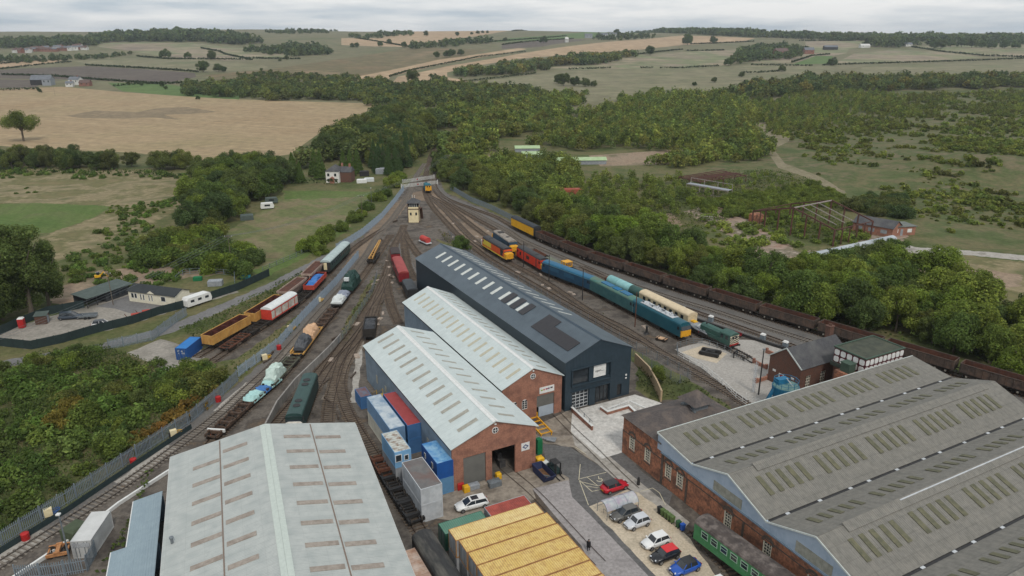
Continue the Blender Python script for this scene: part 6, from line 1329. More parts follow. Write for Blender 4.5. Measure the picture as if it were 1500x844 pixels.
# ------------------------------------------------------------------ containers and cabins
m_cy = mat('rusty yellow container roof', S(222,192,122), S(212,178,102), .55, .75, ribs=(0,.28), bump=.9, seams_rib_shade=[(0,.28,.30,.42)], c3=S(160,110,66), scale2=1.6, amt2=.4)  # wide dark bands paint the shade between the roof ribs into the colour
m_cyp = mat('pale yellow container roof', S(226,202,144), S(218,190,124), .55, .75, ribs=(0,.28), bump=.9, seams_rib_shade=[(0,.28,.24,.42)], c3=S(178,132,86), scale2=1.6, amt2=.35)
m_cgs = mat('grey container side', S(166,168,170), S(148,150,154), .8, .65, ribs=(1,.28), bump=.8, seams_rib_shade=[(1,.28,.15)], c3=S(130,128,126), scale2=.5)
def csides(n, c): return mat('container side '+n, c, None, .8, .6, ribs=(0,.28), bump=.7, seams_rib_shade=[(0,.28,.25,.4)])  # shade in the corrugations is part of the colour, as dark bands
def croof(n, c, c2=None, c3=None, amt=.6): return mat('container roof '+n, c, c2, .8, .7, ribs=(0,.28), bump=.5, seams_rib_shade=[(0,.28,.16,.4)], c3=c3, scale2=.4, amt2=amt)  # same banding: rib shade drawn in the base colour
def container(label, c, rz, L, z, side, roof, W=2.44, H=2.57, group=None, cat='container', name='shipping_container', doors=True, post=None):
    t = thing(name, label, cat, (c[0], c[1], z), rz, group); x, y = L/2, W/2
    mb = MB(); mb.box(-x+.03, x-.03, -y+.03, y-.03, .1, H-.06); mb.build('body', side, t)
    mb = MB(); mb.slab((-x+.06, -y+.06, H-.055), (x-.06, -y+.06, H-.055), (x-.06, y-.06, H-.055), (-x+.06, y-.06, H-.055), .04); mb.build('roof', roof, t)
    mb = MB()
    for a in (-x, x-.1):
        for b in (-y, y-.1): mb.box(a, a+.1, b, b+.1, 0, H)
    for b in (-y, y-.08): mb.box(-x+.1, x-.1, b, b+.08, H-.1, H); mb.box(-x+.1, x-.1, b, b+.08, .02, .16)
    for a in (-x, x-.08): mb.box(a, a+.08, -y+.1, y-.1, H-.1, H); mb.box(a, a+.08, -y+.1, y-.1, .02, .16)
    mb.build('frame', post or side, t)
    if doors:
        mb = MB()
        for k in (-.75, -.35, .35, .75): mb.box(-x-.04, -x-.0, k-.025, k+.025, .2, H-.15)
        mb.build('door_bars', m_grey, t)
    return t
C0 = P(656.5, 775, 5.2); C0.z = 0
for k in range(10):
    c = C0+UX*(6.05+(.0, .35, .45, .45, .5, .45, .5, .6, .6, .6)[k])-UY*(1.22+2.5*k)
    nm = ('rearmost', 'second', 'third', 'fourth', 'fifth', 'sixth', 'seventh', 'eighth', 'ninth', 'tenth')[k]
    container('yellow roofed grey container, '+nm+' row of the upper layer from the brick sheds', c, GRID, 12.1, 2.59, m_cgs, m_cyp if k == 0 else m_cy, group='yellow roofed containers', post=mat('brown gap shade frame', S(150,104,66), S(176,136,84), 1.5), W=2.38)  # frame coloured brown to paint in the dark gaps between rows
    container('grey container in the lower layer, '+nm+' row from the brick sheds', c, GRID, 12.1, 0, m_cgs, m_cgs, group='yellow roofed containers')
container('red roofed pale container behind the yellow roofed stack', (-.5, 82.4), GRID, 6.1, 0, m_cgs, croof('red', S(172,84,72), S(150,72,62), S(126,66,58)))
container('green container at the end of the yellow roofed stack', (-6.3, 78.9), GRID, 6.1, 0, csides('green', S(54,104,84)), croof('green', S(92,134,116), S(78,120,102), S(110,140,124)))
AX_ = R(-62.2)
container('blue container with worn white roof, upper left of the stack by the shed wall', (-20.5, 103.9), AX_, 12.0, 2.6, csides('blue', S(116,150,184)), croof('worn white', S(190,198,202), S(170,182,190), S(112,140,166), .8))
container('cream container under the white roofed blue one by the shed wall', (-20.5, 103.9), AX_, 12.0, 0, csides('cream', S(206,202,188)), m_cgs)
container('blue container with faded red roof against the shed wall', (-17.95, 105.0), AX_, 12.0, 2.6, csides('mid blue', S(70,118,170)), croof('faded red', S(164,72,72), S(148,64,64)))
container('mid blue container under the faded red roof against the shed wall', (-17.95, 105.0), AX_, 12.0, 0, csides('mid blue', S(70,118,170)), m_cgs)
def cabin(label, c, L, W, z, side, roof, H=2.65, win=(), group=None):
    t = container(label, c, AX_, L, z, side, roof, W, H, name='site_cabin', cat='cabin', doors=False)
    for (f, u, w_, h_) in win:
        mb = MB()
        if f == 'e': mb.box(L/2-.0, L/2+.04, u-w_, u+w_, 1.0, 1.0+h_)
        else: mb.box(u-w_, u+w_, -W/2-.04, -W/2, 1.0, 1.0+h_)
        wn = mb.build('window_frame', m_white, t); mb = MB()
        if f == 'e': mb.box(L/2+.04, L/2+.05, u-w_+.1, u+w_-.1, 1.1, .9+h_)
        else: mb.box(u-w_+.1, u+w_-.1, -W/2-.05, -W/2-.04, 1.1, .9+h_)
        mb.build('pane', GL, wn)
    return t
cabin('light blue cabin with rust striped white roof, upper layer', (-17.3, 94.4), 6.1, 2.5, 2.66, csides('light blue', S(128,176,214)), mat('striped rusty roof', S(196,198,190), S(176,178,172), 1, .7, seams_rib_shade=[(0,.62,.9)], c3=S(120,88,66), scale2=1.2, amt2=.9), win=(('e', .5, .35, .9), ('e', -.7, .5, 1.2)))
cabin('grey cabin under the light blue one', (-17.3, 94.4), 6.1, 2.5, 0, m_cgs, m_cgs)
cabin('grey cabin with dark patched roof, upper layer beside the bogie frames', (-12.5, 86.1), 7.4, 3.1, 2.66, m_offw, mat('grey felt roof', S(112,110,108), S(98,96,96), 1, .8, c3=S(108,84,78), scale2=.35, amt2=.7), win=())
cabin('grey cabin under the dark patched roof beside the bogie frames', (-12.5, 86.1), 7.4, 3.1, 0, m_offw, m_offw)
cabin('dark blue cabin with streaky pale blue roof, upper layer by the shed corner', (-10.9, 91.5), 6.1, 2.5, 2.66, csides('dark blue', S(30,82,150)), mat('streaky blue roof', S(126,170,200), S(64,124,180), 1.2, .6, c3=S(160,190,208), scale2=.7), win=(('s', -1.6, .3, .9), ('s', 1.2, .3, .9)))
cabin('faded blue cabin under the dark blue one by the shed corner', (-10.9, 91.5), 6.1, 2.5, 0, csides('faded blue', S(96,140,176)), m_cgs)
container('small blue store at the foot of the yellow stairs', P(533, 592, 0)+Vector((0,0,0)), AX_, 3.6, 0, csides('mid blue', S(70,118,170)), croof('rust', S(120,72,64), S(104,110,126)), 2.0, 2.4)
st = thing('fire_escape', 'yellow steel stairs against the blue shed wall', 'stairs', P(553, 592), R(-62)); mb = MB()
for k in range(9): mb.box(-2+k*.42, -2+k*.42+.3, -.5, .5, .25+k*.28, .3+k*.28)
for y in (-.55, .55): mb.bar((-2, y, .1), (1.9, y, 2.8), .08, .25); mb.bar((-2, y, 1.1), (1.9, y, 3.8), .06); mb.bar((-2, y, .1), (-2, y, 1.1), .06); mb.bar((1.9, y, 0), (1.9, y, 3.8), .08)
mb.box(1.8, 3.2, -.6, .6, 2.75, 2.85); mb.build('flight', mat('faded yellow steel', S(196,164,72)), st)
t = container('bright blue container with white lettering beside the gold wagon', P(274, 512), 0, 6.1, 0, csides('bright blue', S(32,88,158)), croof('bright blue', S(46,122,190), S(40,112,178))); a = P(254.5, 508, 2.57); b = P(277, 511, 2.57); c_ = P(296, 496, 2.57)
rz = heading(b, c_); t.rotation_euler = (0,0,rz); mid = (a+c_)/2; t.location = (mid.x, mid.y, 0)
for k, (s_, y, z) in enumerate((('CP', .55, 2.0), ('45', -.2, 1.95), ('L', .5, 1.5), ('22G', -.45, 1.5))): text('lettering', s_, .42, m_white, t, (-3.08, y, z), (R(90), 0, R(-90)))
q = [P(103.5,794,2.57), P(134,788,2.57), P(162,750,2.57), P(131.5,752,2.57)]; mid = (q[0]+q[1]+q[2]+q[3])/4; rz = heading((q[0]+q[1])/2, (q[2]+q[3])/2)
t = container('white refrigerated container with two round roof fans beside the bottom left track', mid, rz, 6.1, 0, csides('white', S(206,206,204)), croof('white', S(208,208,206), S(196,196,194)), 2.44, 2.59)
for y in (-.55, .55): mb = MB(); mb.cyl((-1.9, y, 2.53), (-1.9, y, 2.57), .42, n=20); mb.build('roof_fan', mat('blue grey fan', S(110,126,146)), t)
mb = MB(); mb.box(-3.12, -3.04, -1.0, 1.0, 1.7, 2.3); mb.build('chiller_grille', m_cgs, t)
t = container('rust streaked white container against the right wall of the foreground shed', P(613, 826, 2.6)*1.0, AX_, 6.1, 0, csides('rusty white', S(180,164,152)), mat('rusty white roof', S(206,186,172), S(184,150,128), .9, .8, ribs=(0,.28), bump=.5, seams_rib_shade=[(0,.62,.35)], c3=S(148,98,76), scale2=.6)); t.location.z = 0
p0 = P(617, 782, 3.3); dv_ = Vector((math.cos(AX_), math.sin(AX_), 0))
t, rf_ = van('black_van', 'long van under black weathered sheeting between foreground shed and yellow containers', 15, m_fram, mat('weathered black sheet', S(60,60,60), S(46,46,47), 1.0, .8, c3=S(118,114,106), scale2=.5, amt2=.55, stretch=(.5,1.5,1)), m_black, 1.9, 1.35, .8); cc = p0+dv_*7.8; t.location = (cc.x, cc.y, .28); t.rotation_euler = (0,0,AX_)
for px, n in (((556,688), 2), ((575,722), 3), ((594,752), 2)):
    t = frames({556: 'rusty brown bogie frames at the far end of the row beside the grey cabins', 575: 'black bogie frames in the middle of the row beside the grey cabins', 594: 'black bogie frames nearest the rail stop beside the grey cabins'}[px[0]], n, m_rust if px[0] == 556 else m_black); put(t, 'L6', px, n*3)
# ------------------------------------------------------------------ cars
m_tyre = mat('tyre', (.016,.016,.017), (.025,.025,.025), 6, .9); m_rim = mat('alloy rim', S(150,152,156), S(128,130,134), 6, .35, metal=.7); m_lamp = mat('clear lamp', S(216,220,224), None, 3, .15); m_tail = mat('red lamp', S(150,20,20), None, 3, .2)
def paint(n, c): return mat('car paint '+n, c, tuple(v*.94 for v in c[:3]), 1, .28, spec=.6)
def car(label, loc, rz, body, roof=None, L=4.2, W=1.78, H=1.5, kind='hatch', name='parked_car', cat='car', group='cars in the gravel car park', glassroof=False):
    t = thing(name, label, cat, (loc.x, loc.y, 0.02), rz, group); x = L/2; w_ = W/2
    bel = .92; st_ = [(-x, .62, .58), (-x+.12, .80, .80), (-x+.55, .93, 1.0), (-x+1.0, .94, 1.0), (-.4, .93, 1.0), (x-1.25, .90, 1.0), (x-.55, .80, .94), (x-.12, .64, .78), (x, .52, .60)]
    rings = []
    for a, zt, ww in st_:
        zb = .34 if abs(a) > x-.3 else .22; q = w_*ww
        rings.append([(a, -q*.92, zb), (a, q*.92, zb), (a, q, .5), (a, q*.985, zt-.12), (a, q*.88, zt), (a, -q*.88, zt), (a, -q*.985, zt-.12), (a, -q, .5)])
    mb = MB(); mb.loft(rings); mb.build('body', body, t, smooth=True)
    back = -x+.18 if kind in ('hatch', 'estate') else -x+.55
    gb = [(back, .86), (-x+.55 if kind != 'suvc' else -x+.9, H-.10), (-.35, H-.02), (.25, H-.05), (x-1.2, .90)]
    rr = [(back+.05, w_*.80, .88), (gb[1][0], w_*.72, H-.09), (-.30, w_*.72, H-.04), (.30, w_*.71, H-.07), (x-1.22, w_*.80, .89)]
    base = [(back, w_*.86), (gb[1][0], w_*.88), (-.30, w_*.88), (.55, w_*.88), (x-1.15, w_*.84)]
    mb = MB(); vs = []
    for (bx, bw), (tx, tw, tz) in zip(base, rr): vs += [(bx, -bw, .88), (tx, -tw, tz), (tx, tw, tz), (bx, bw, .88)]
    fs = [(i*4+j, (i+1)*4+j, (i+1)*4+j+1, i*4+j+1) for i in range(4) for j in range(3)]; mb.add(vs, fs); mb.build('windows', GL, t, smooth=False)
    mb = MB(); k = [(gb[1][0]-.02, w_*.73, H-.085), (-.30, w_*.735, H-.03), (.33, w_*.72, H-.065)]
    mb.add([(a, s_*b, c+.012) for a, b, c in k for s_ in (-1, 1)]+[(a, s_*b, c-.03) for a, b, c in k for s_ in (-1, 1)], [(0,2,3,1),(2,4,5,3),(0,1,7,6),(4,10,11,5),(0,6,8,2),(2,8,10,4),(1,3,9,7),(3,5,11,9)]); rf_ = mb.build('roof', roof or body, t)
    for s_ in (-1, 1):
        for (a, az, b, bz, aw, bw) in ((x-1.18, .89, .33, H-.06, .82, .715), (-.30, .9, -.30, H-.05, .865, .73), (back+.08, .88, gb[1][0], H-.09, .83, .725)): mb = MB(); mb.bar((a, s_*w_*aw, az), (b, s_*w_*bw, bz), .09, .07); mb.build('pillar', body, t)
    if glassroof: mb = MB(); mb.box(-.9, .1, -w_*.5, w_*.5, H-.02, H-.005); mb.build('sunroof', GL, rf_)
    for s_ in (-1, 1):
        for a in (x-.82, -x+.78):
            mb = MB(); mb.cyl((a, s_*(w_-.20), .32), (a, s_*(w_+.015), .32), .32, n=18); wh = mb.build('wheel', m_tyre, t)
            mb = MB(); mb.cyl((a, s_*(w_+.01), .32), (a, s_*(w_+.03), .32), .21, n=14); mb.build('rim', m_rim, wh)
        mb = MB(); mb.bar((x-.24, s_*w_*.62, .66), (x-.12, s_*w_*.5, .62), .22, .12); mb.build('headlight', m_lamp, t)
        mb = MB(); mb.box(-x-.0, -x+.12, s_*w_*.56-.14, s_*w_*.56+.14, .62, .76); mb.build('tail_light', m_tail, t)
        mb = MB(); mb.box(.72, .9, s_*(w_+.05)-.08, s_*(w_+.05)+.08, .88, 1.0); mb.build('mirror', body, t)
    mb = MB(); mb.box(x-.02, x+.02, -.26, .26, .38, .50); mb.build('number_plate', m_white, t); mb = MB(); mb.box(-x-.02, -x+.02, -.26, .26, .48, .60); mb.build('number_plate', m_yel, t)
    mb = MB(); mb.box(x-.05, x+.005, -.45, .45, .50, .62); mb.build('grille', m_black, t)
    return t
NW = GRID+math.pi
car('dark grey crossover car parked beside the bike shelter', P(916,757), NW, paint('grey', S(92,90,86)), L=4.6, W=1.86, H=1.58, kind='suvc')
car('small silver hatchback next to the dark grey car', P(933,770), NW, paint('silver', S(196,198,202)), L=3.8, W=1.7, H=1.5)
car('white hatchback between the silver car and the red roofed car', P(960,798), NW, paint('white', S(226,226,224)), L=4.0, W=1.74, H=1.5)
car('black hatchback with a bright red roof', P(974,818), NW, paint('black', (.012,.012,.014)), paint('red', S(206,24,30)), L=4.1, W=1.76, H=1.5)
car('bright blue car with a black roof', P(1003,836), NW, paint('blue', S(28,80,168)), paint('black', (.012,.012,.014)), L=4.2, W=1.8, H=1.54, kind='suvc')
car('white car at the bottom edge of the car park behind the blue car', P(1044,866), NW, paint('white', S(226,226,224)), L=4.2)
car('red car with a black roof in the marked disabled bay', P(900,717), GRID, paint('crimson', S(180,26,44)), paint('black', (.012,.012,.014)), L=4.3, H=1.45, kind='saloon', group='other parked cars')
car('white estate car with black sunroof in front of the brick shed', P(691,743), NW+R(-4), paint('white', S(226,226,224)), L=4.8, W=1.84, H=1.48, kind='estate', glassroof=True, group='other parked cars')
car('red car parked at the foot of the brick office wall', P(1186,565), R(33), paint('crimson', S(180,26,44)), L=4.2, group='other parked cars')
car('dark blue pickup truck with open bed in the fenced compound', P(104,467), R(12), paint('navy', S(54,64,76)), L=5.2, W=1.9, H=1.75, kind='saloon', name='pickup_truck', cat='pickup truck', group='vehicles in the compound')
car('white and black car against the front fence of the compound', P(150,478), R(10), paint('white', S(226,226,224)), paint('black', (.012,.012,.014)), L=4.3, H=1.55, group='vehicles in the compound')
# person in the roadway
def person(label, p, rz, h=1.76):
    J = [(0,0,.93),(0,0,1.15),(0,0,1.38),(0,0,1.5),(0,.01,1.6),(0,.02,1.70), (.19,0,1.42),(.24,-.02,1.16),(.23,.05,.92),(.23,.08,.84), (-.19,0,1.42),(-.24,.03,1.16),(-.23,-.03,.92),(-.23,-.02,.84), (.1,.02,.88),(.1,.10,.48),(.1,.02,.08),(.1,.16,.04), (-.1,-.02,.88),(-.1,-.06,.48),(-.1,-.16,.10),(-.1,-.02,.05)]
    E = [(0,1),(1,2),(2,3),(3,4),(4,5),(2,6),(6,7),(7,8),(8,9),(2,10),(10,11),(11,12),(12,13),(0,14),(14,15),(15,16),(16,17),(0,18),(18,19),(19,20),(20,21)]
    rad = [.17,.16,.17,.065,.09,.085,.085,.055,.042,.04,.085,.055,.042,.04,.11,.075,.05,.045,.11,.075,.05,.045]
    me = bpy.data.meshes.new('body'); me.from_pydata(J, E, []); o = bpy.data.objects.new('tmp', me); col.objects.link(o)
    md = o.modifiers.new('s', 'SKIN'); sv = me.skin_vertices[0].data
    for i, r_ in enumerate(rad): sv[i].radius = (r_, r_*(.72 if i < 3 else 1))
    sv[0].use_root = True; o.modifiers.new('u', 'SUBSURF').levels = 2
    bm_ = bpy.data.meshes.new_from_object(o.evaluated_get(bpy.context.evaluated_depsgraph_get())); bpy.data.objects.remove(o)
    t = thing('person', label, 'person', (p.x, p.y, 0.02), rz); cl = mat('dark trousers', (.02,.021,.025)); sk = mat('skin', S(198,152,128))
    bm_.materials.clear(); bm_.materials.append(cl); bm_.materials.append(sk)
    for f in bm_.polygons: f.material_index = 1 if (f.center.z > 1.52 or (abs(f.center.x) > .2 and f.center.z < .9)) else 0
    b = bpy.data.objects.new('body', bm_); col.objects.link(b); b.parent = t
    mb = MB(); mb.loft([[(math.cos(a)*r_*1.15, math.sin(a)*r_*.85, z) for a in [2*math.pi*i/12 for i in range(12)]] for z, r_ in ((.62,.24),(.9,.22),(1.15,.20),(1.38,.22),(1.5,.10))]); mb.build('coat', mat('black coat', (.018,.018,.02)), t, smooth=True)
    mb = MB(); mb.sphere((0, -.005, 1.69), .105, 10, 6); hr_ = mb.build('hair', mat('dark hair', (.03,.022,.016)), t)
    mb = MB(); mb.bar((0, .10, 1.62), (0, .125, 1.60), .03); mb.build('nose', sk, t); t.scale = (1, 1, h/1.79); return t
person('person in a long black coat walking on the roadway by the yellow containers', P(862,807), R(160))
# bins, bollard, skip, fork lift and yard clutter
def bin_(label, p, m, group='wheelie bins', rz=GRID+math.pi/2):
    t = thing('wheelie_bin', label, 'bin', (p.x, p.y, 0.02), rz, group); mb = MB()
    mb.loft([[(-.22,-.25,.08),(.22,-.25,.08),(.22,.25,.08),(-.22,.25,.08)], [(-.29,-.34,1.0),(.29,-.34,1.0),(.29,.34,1.0),(-.29,.34,1.0)]]); mb.build('body', m, t)
    mb = MB(); mb.loft([[(-.31,-.37,1.0),(.31,-.37,1.0),(.31,.38,1.0),(-.31,.38,1.0)], [(-.27,-.30,1.09),(.27,-.30,1.09),(.27,.34,1.09),(-.27,.34,1.09)]]); mb.build('lid', m, t)
    mb = MB(); mb.cyl((-.26, .26, .1), (-.2, .26, .1), .1); mb.cyl((.2, .26, .1), (.26, .26, .1), .1); mb.build('wheels', m_tyre, t); t.scale = (.86, .9, 1)
mo = mat('olive bin', S(92,112,66)); mk_ = mat('black bin', (.03,.033,.035)); mg = mat('green bin', S(52,92,60))
for px, py, lb, m in ((966,752,'black wheelie bin at the far end of the row by the roundhouse', mk_), (970.6,755.5,'olive wheelie bin next to the black one', mo), (975.5,759,'olive wheelie bin third in the row', mo), (980,762.5,'olive wheelie bin fourth in the row', mo), (984.5,766,'olive wheelie bin with a pale lid sticker, fifth in the row', mo), (993.5,773,'dark green wheelie bin beside the blue one', mg), (999.5,777.5,'blue wheelie bin closest to the green coach', mat('blue bin', S(36,84,170)))): bin_(lb, P(px, py), m)
mb = MB(); mb.cyl((0,0,0), (0,0,1.0), .24, .20, 14); mb.cyl((0,0,1.0), (0,0,1.25), .20, .12, 14); o = mb.build('bollard', m_black); o.location = P(935,710); tag(o, 'black tapered bollard on the asphalt by the brick annex', 'bollard')
sk_ = thing('skip', 'navy skip with rusty brown inside in front of the open shed door', 'skip', P(797,699), R(-62)); mb = MB(); pr = [(-1.9,.15),(1.4,.15),(2.1,1.3),(-2.3,1.3)]
for y in (-.85, .79): mb.loft([[(a, y, b) for a, b in pr], [(a, y+.06, b) for a, b in pr]])
mb.slab((-2.3,-.79,1.3), (-1.9,-.79,.15), (-1.9,.79,.15), (-2.3,.79,1.3), .06); mb.slab((2.1,.79,1.3), (1.4,.79,.15), (1.4,-.79,.15), (2.1,-.79,1.3), .06); mb.build('shell', mat('navy skip', S(46,54,86)), sk_)
mb = MB(); mb.box(-1.9, 1.4, -.78, .78, .16, .24); mb.build('floor', mat('brown rusty floor', S(124,92,64), S(96,72,54), 2), sk_); mb = MB()
for k in range(5): mb.bar((-.2+k*.2, -.4+.15*k, .4), (.5+k*.1, .1+.1*k, .5), .14)
mb.build('scrap', m_grey, sk_)
fl = thing('forklift', 'dark green forklift truck parked beside the navy skip', 'forklift', P(813,694), R(-62)); mb = MB(); mb.box(-1.3, .7, -.6, .6, .35, 1.0); mb.box(-1.35, -.6, -.58, .58, 1.0, 1.3); mb.build('chassis', mat('forklift green', S(40,58,58)), fl); mb = MB()
for x in (-.7, .6):
    for y in (-.5, .5): mb.box(x-.05, x+.05, y-.05, y+.05, 1.0, 2.1)
mb.box(-.8, .7, -.56, .56, 2.1, 2.18); mb.build('overhead_guard', m_black, fl); mb = MB()
for y in (-.4, .4): mb.box(.8, .95, y-.07, y+.07, .1, 2.3); mb.box(.95, 2.1, y-.07, y+.07, .1, .16)
mb.build('mast', m_black, fl); mb = MB()
for x in (-.9, .5):
    for y in (-.62, .62): mb.cyl((x, y-.1, .33), (x, y+.1, .33), .33, n=14)
mb.build('wheels', m_tyre, fl)
def bx(name, label, px, py, sz, m, cat, rz=GRID, group=None, chamfer=.12):
    p = P(px, py); mb = MB(); a, b, c = sz[0]/2, sz[1]/2, sz[2]; k = min(a, b)*chamfer*2
    mb.loft([[(-a,-b,0),(a,-b,0),(a,b,0),(-a,b,0)], [(-a,-b,c*.85),(a,-b,c*.85),(a,b,c*.85),(-a,b,c*.85)], [(-a+k,-b+k,c),(a-k,-b+k,c),(a-k,b-k,c),(-a+k,b-k,c)]]); o = mb.build(name, m); o.location = (p.x, p.y, .02); o.rotation_euler = (0,0,rz); return tag(o, label, cat, group)
bx('waste_bin', 'red waste bin at the corner of the near brick shed', 674, 716, (1.0,.8,1.1), m_red, 'bin')
bx('waste_bin', 'yellow waste bin next to the red one at the shed corner', 683, 720, (.9,.8,1.0), m_yel, 'bin')
bx('waste_bin', 'yellow waste bin between the shuttered and open shed doors', 730, 701, (.8,.7,1.0), m_yel, 'bin')
bx('rubble_bag', 'bag of grey rubble in front of the shutter', 694, 715, (1.6,1.0,.8), m_gs, 'bag', chamfer=.3); bx('rubble_bag', 'pile of pale scrap by the shed pier', 724, 711, (1.9,1.2,.9), m_grey, 'scrap', chamfer=.35); bx('rubble_bag', 'brown sandbag beside the shutter', 707, 712, (1.2,1.0,.6), g_conb, 'bag', chamfer=.4)
bx('green_locker', 'tall green locker against the right corner of the near brick shed', 789, 664, (.9,.9,2.6), mat('locker green', S(28,112,70)), 'locker', chamfer=.05)
bx('waste_bin', 'yellow lidded bin below the green locker', 790, 680, (1.2,1.1,1.4), m_yel, 'bin', chamfer=.4); bx('pallet_load', 'white load on a pallet beside the forklift', 797, 682, (1.3,1.0,.7), m_ws, 'pallet load')
gt = thing('lifting_frame', 'yellow steel lifting frame lying outside the middle brick shed', 'frame', P(792, 632), R(-62)); mb = MB()
for y in (-1, 1): mb.bar((-3, y, 1.0), (2, y, .6), .2, .3); mb.bar((-3, y, 0), (-3, y, 1.9), .15); mb.bar((1.8, y, 0), (1.8, y, .7), .15)
for k in range(5): mb.bar((-3+k*1.2, -1, 1.0-.08*k), (-3+k*1.2, 1, 1.0-.08*k), .15)
mb.build('beams', c_ye, gt); mb = MB()
for k in range(5): mb.bar((1.5+k*.5, -1.4+.1*k, .15+.1*k), (3.5+k*.2, 1.0-.2*k, .3), .16)
mb.build('spare_beams', m_gs, gt)
# bike shelter
bs = thing('bike_shelter', 'curved clear roofed bicycle shelter beside the dark grey car', 'shelter', P(905,748), GRID); m_clear = mat('clear plastic', S(196,206,214), S(176,186,200), 2, .15, alpha=.55, c3=S(190,150,190), scale2=1.2)
mb = MB(); arc = [(-1.25*math.cos(R(a)), .9+1.35*math.sin(R(a))) for a in range(20, 166, 12)]
for a, b in zip(arc, arc[1:]): mb.add([(-2.6, a[0], a[1]), (2.6, a[0], a[1]), (2.6, b[0], b[1]), (-2.6, b[0], b[1])], [(0,1,2,3)])
mb.build('roof_sheet', m_clear, bs); mb = MB()
for k in range(4):
    x = -2.6+k*1.733; pts = [(x, arc[0][0], 0)]+[(x, a, b-.03) for a, b in arc]+[(x, arc[-1][0], .0)]; mb.tube(pts, .045, 6)
for y, z in ((arc[0][0], .9), (arc[-1][0], .9)): mb.bar((-2.6, y, z), (2.6, y, z), .05)
mb.build('hoops', m_grey, bs); mb = MB()
for k in range(6): x = -2.1+k*.8; mb.tube([(x, -.5, 0), (x, -.5, .75), (x, .4, .75), (x, .4, 0)], .03, 6)
mb.build('bike_racks', m_grey, bs)
# painted bay markings
mk = MB()
def line(a, b, w_=.1):
    a = P(*a); b = P(*b); d = (b-a).normalized(); n = Vector((-d.y, d.x, 0))*w_/2; mk.add([a-n, b-n, b+n, a+n], [(0,1,2,3)])
for a, b in (((847,702),(888,692)), ((847,702),(867,720)), ((860,699),(876,712)), ((867,720),(886,716)), ((876,712),(893,706)), ((852,706),(876,712)), ((858,712),(884,716)), ((843,655),(858,665)), ((850,680),(848,702)), ((848,702),(862,740)), ((938,720),(956,715)), ((956,715),(966,722)), ((966,722),(975,740))): line(a, b)
p = P(878, 703)
for i in range(12):
    a, b = R(200+i*18), R(218+i*18); mk.add([p+Vector((math.cos(a)*.5, math.sin(a)*.5, 0)), p+Vector((math.cos(b)*.5, math.sin(b)*.5, 0)), p+Vector((math.cos(b)*.36, math.sin(b)*.36, 0)), p+Vector((math.cos(a)*.36, math.sin(a)*.36, 0))], [(0,1,2,3)])
mk.add([p+Vector((-.1,.2,0)), p+Vector((.02,.2,0)), p+Vector((.02,.95,0)), p+Vector((-.1,.95,0))], [(0,1,2,3)]); mk.add([p+Vector((.02,.2,0)), p+Vector((.55,.05,0)), p+Vector((.55,.17,0)), p+Vector((.02,.32,0))], [(0,1,2,3)])
mk.v = [(x, y, .006) for x, y, z in mk.v]; o = mk.build('bay_markings', mat('yellowed road paint', S(206,196,168), S(180,172,148), 3, .8)); o['kind'] = 'structure'
# entrance ramp walls and rails
def lowwall(name, label, pts, h, t_, m, cat='wall', cap=None, group=None):
    w3 = [P(*p) for p in pts]; o0 = w3[0]; mb = MB(); mc = MB()
    for i, (a, b) in enumerate(zip(w3, w3[1:])):
        d = (b-a).normalized(); mb.bar(a-o0-d*(t_/2 if i else 0)+Vector((0,0,h/2)), b-o0+d*t_/2+Vector((0,0,h/2)), t_+.004*i, h+.004*i)
        if cap: mc.bar(a-o0-d*t_*.5+Vector((0,0,h+.05+.002*i)), b-o0+d*t_*.5+Vector((0,0,h+.05+.002*i)), t_+.12+.004*i, .1)
    t = thing(name, label, cat, (o0.x, o0.y, 0), 0, group); mb.build('wall_body', m, t)
    if cap: mc.build('coping', cap, t)
    return t
lowwall('ramp_wall', 'red brick ramp wall with white coping left of the dark shed entrance', [(838,603),(867,630)], .8, .3, m_brick, cap=m_white)
lowwall('ramp_wall', 'angled red brick ramp wall in front of the dark shed doors', [(880,600),(890,607),(921,598),(935,611)], .55, .3, m_brick, cap=m_white)
lowwall('ramp_wall', 'white ramp kerb beside the dark shed entrance', [(889,602),(922,589),(944,599)], .35, .25, m_white)
lowwall('retaining_wall', 'curved buff retaining wall behind the dark shed corner', [(930,532),(950,552),(961,572),(968,588)], 2.2, .3, mat('buff boarding', S(176,154,124), S(150,132,108), 1.5, .8))
lowwall('retaining_wall', 'pale grey concrete panel wall along the curving track', [(500,499),(484,517),(469,532),(433,567),(407,600),(391,632)], 1.7, .25, mat('concrete panel', S(150,146,140), S(128,124,120), .6, .85, seams_rib_shade=[(1,1.8,.4)]))
lowwall('kerb_wall', 'white edged low kerb wall beside the left running line', [(251,690),(174,740),(120,782),(25,846),(-40,890)], .5, .3, m_white)
lowwall('cable_trough', 'low black trough wall along the gravel yard', [(985,457),(1040,476),(1120,503),(1200,528)], .55, .5, m_black)
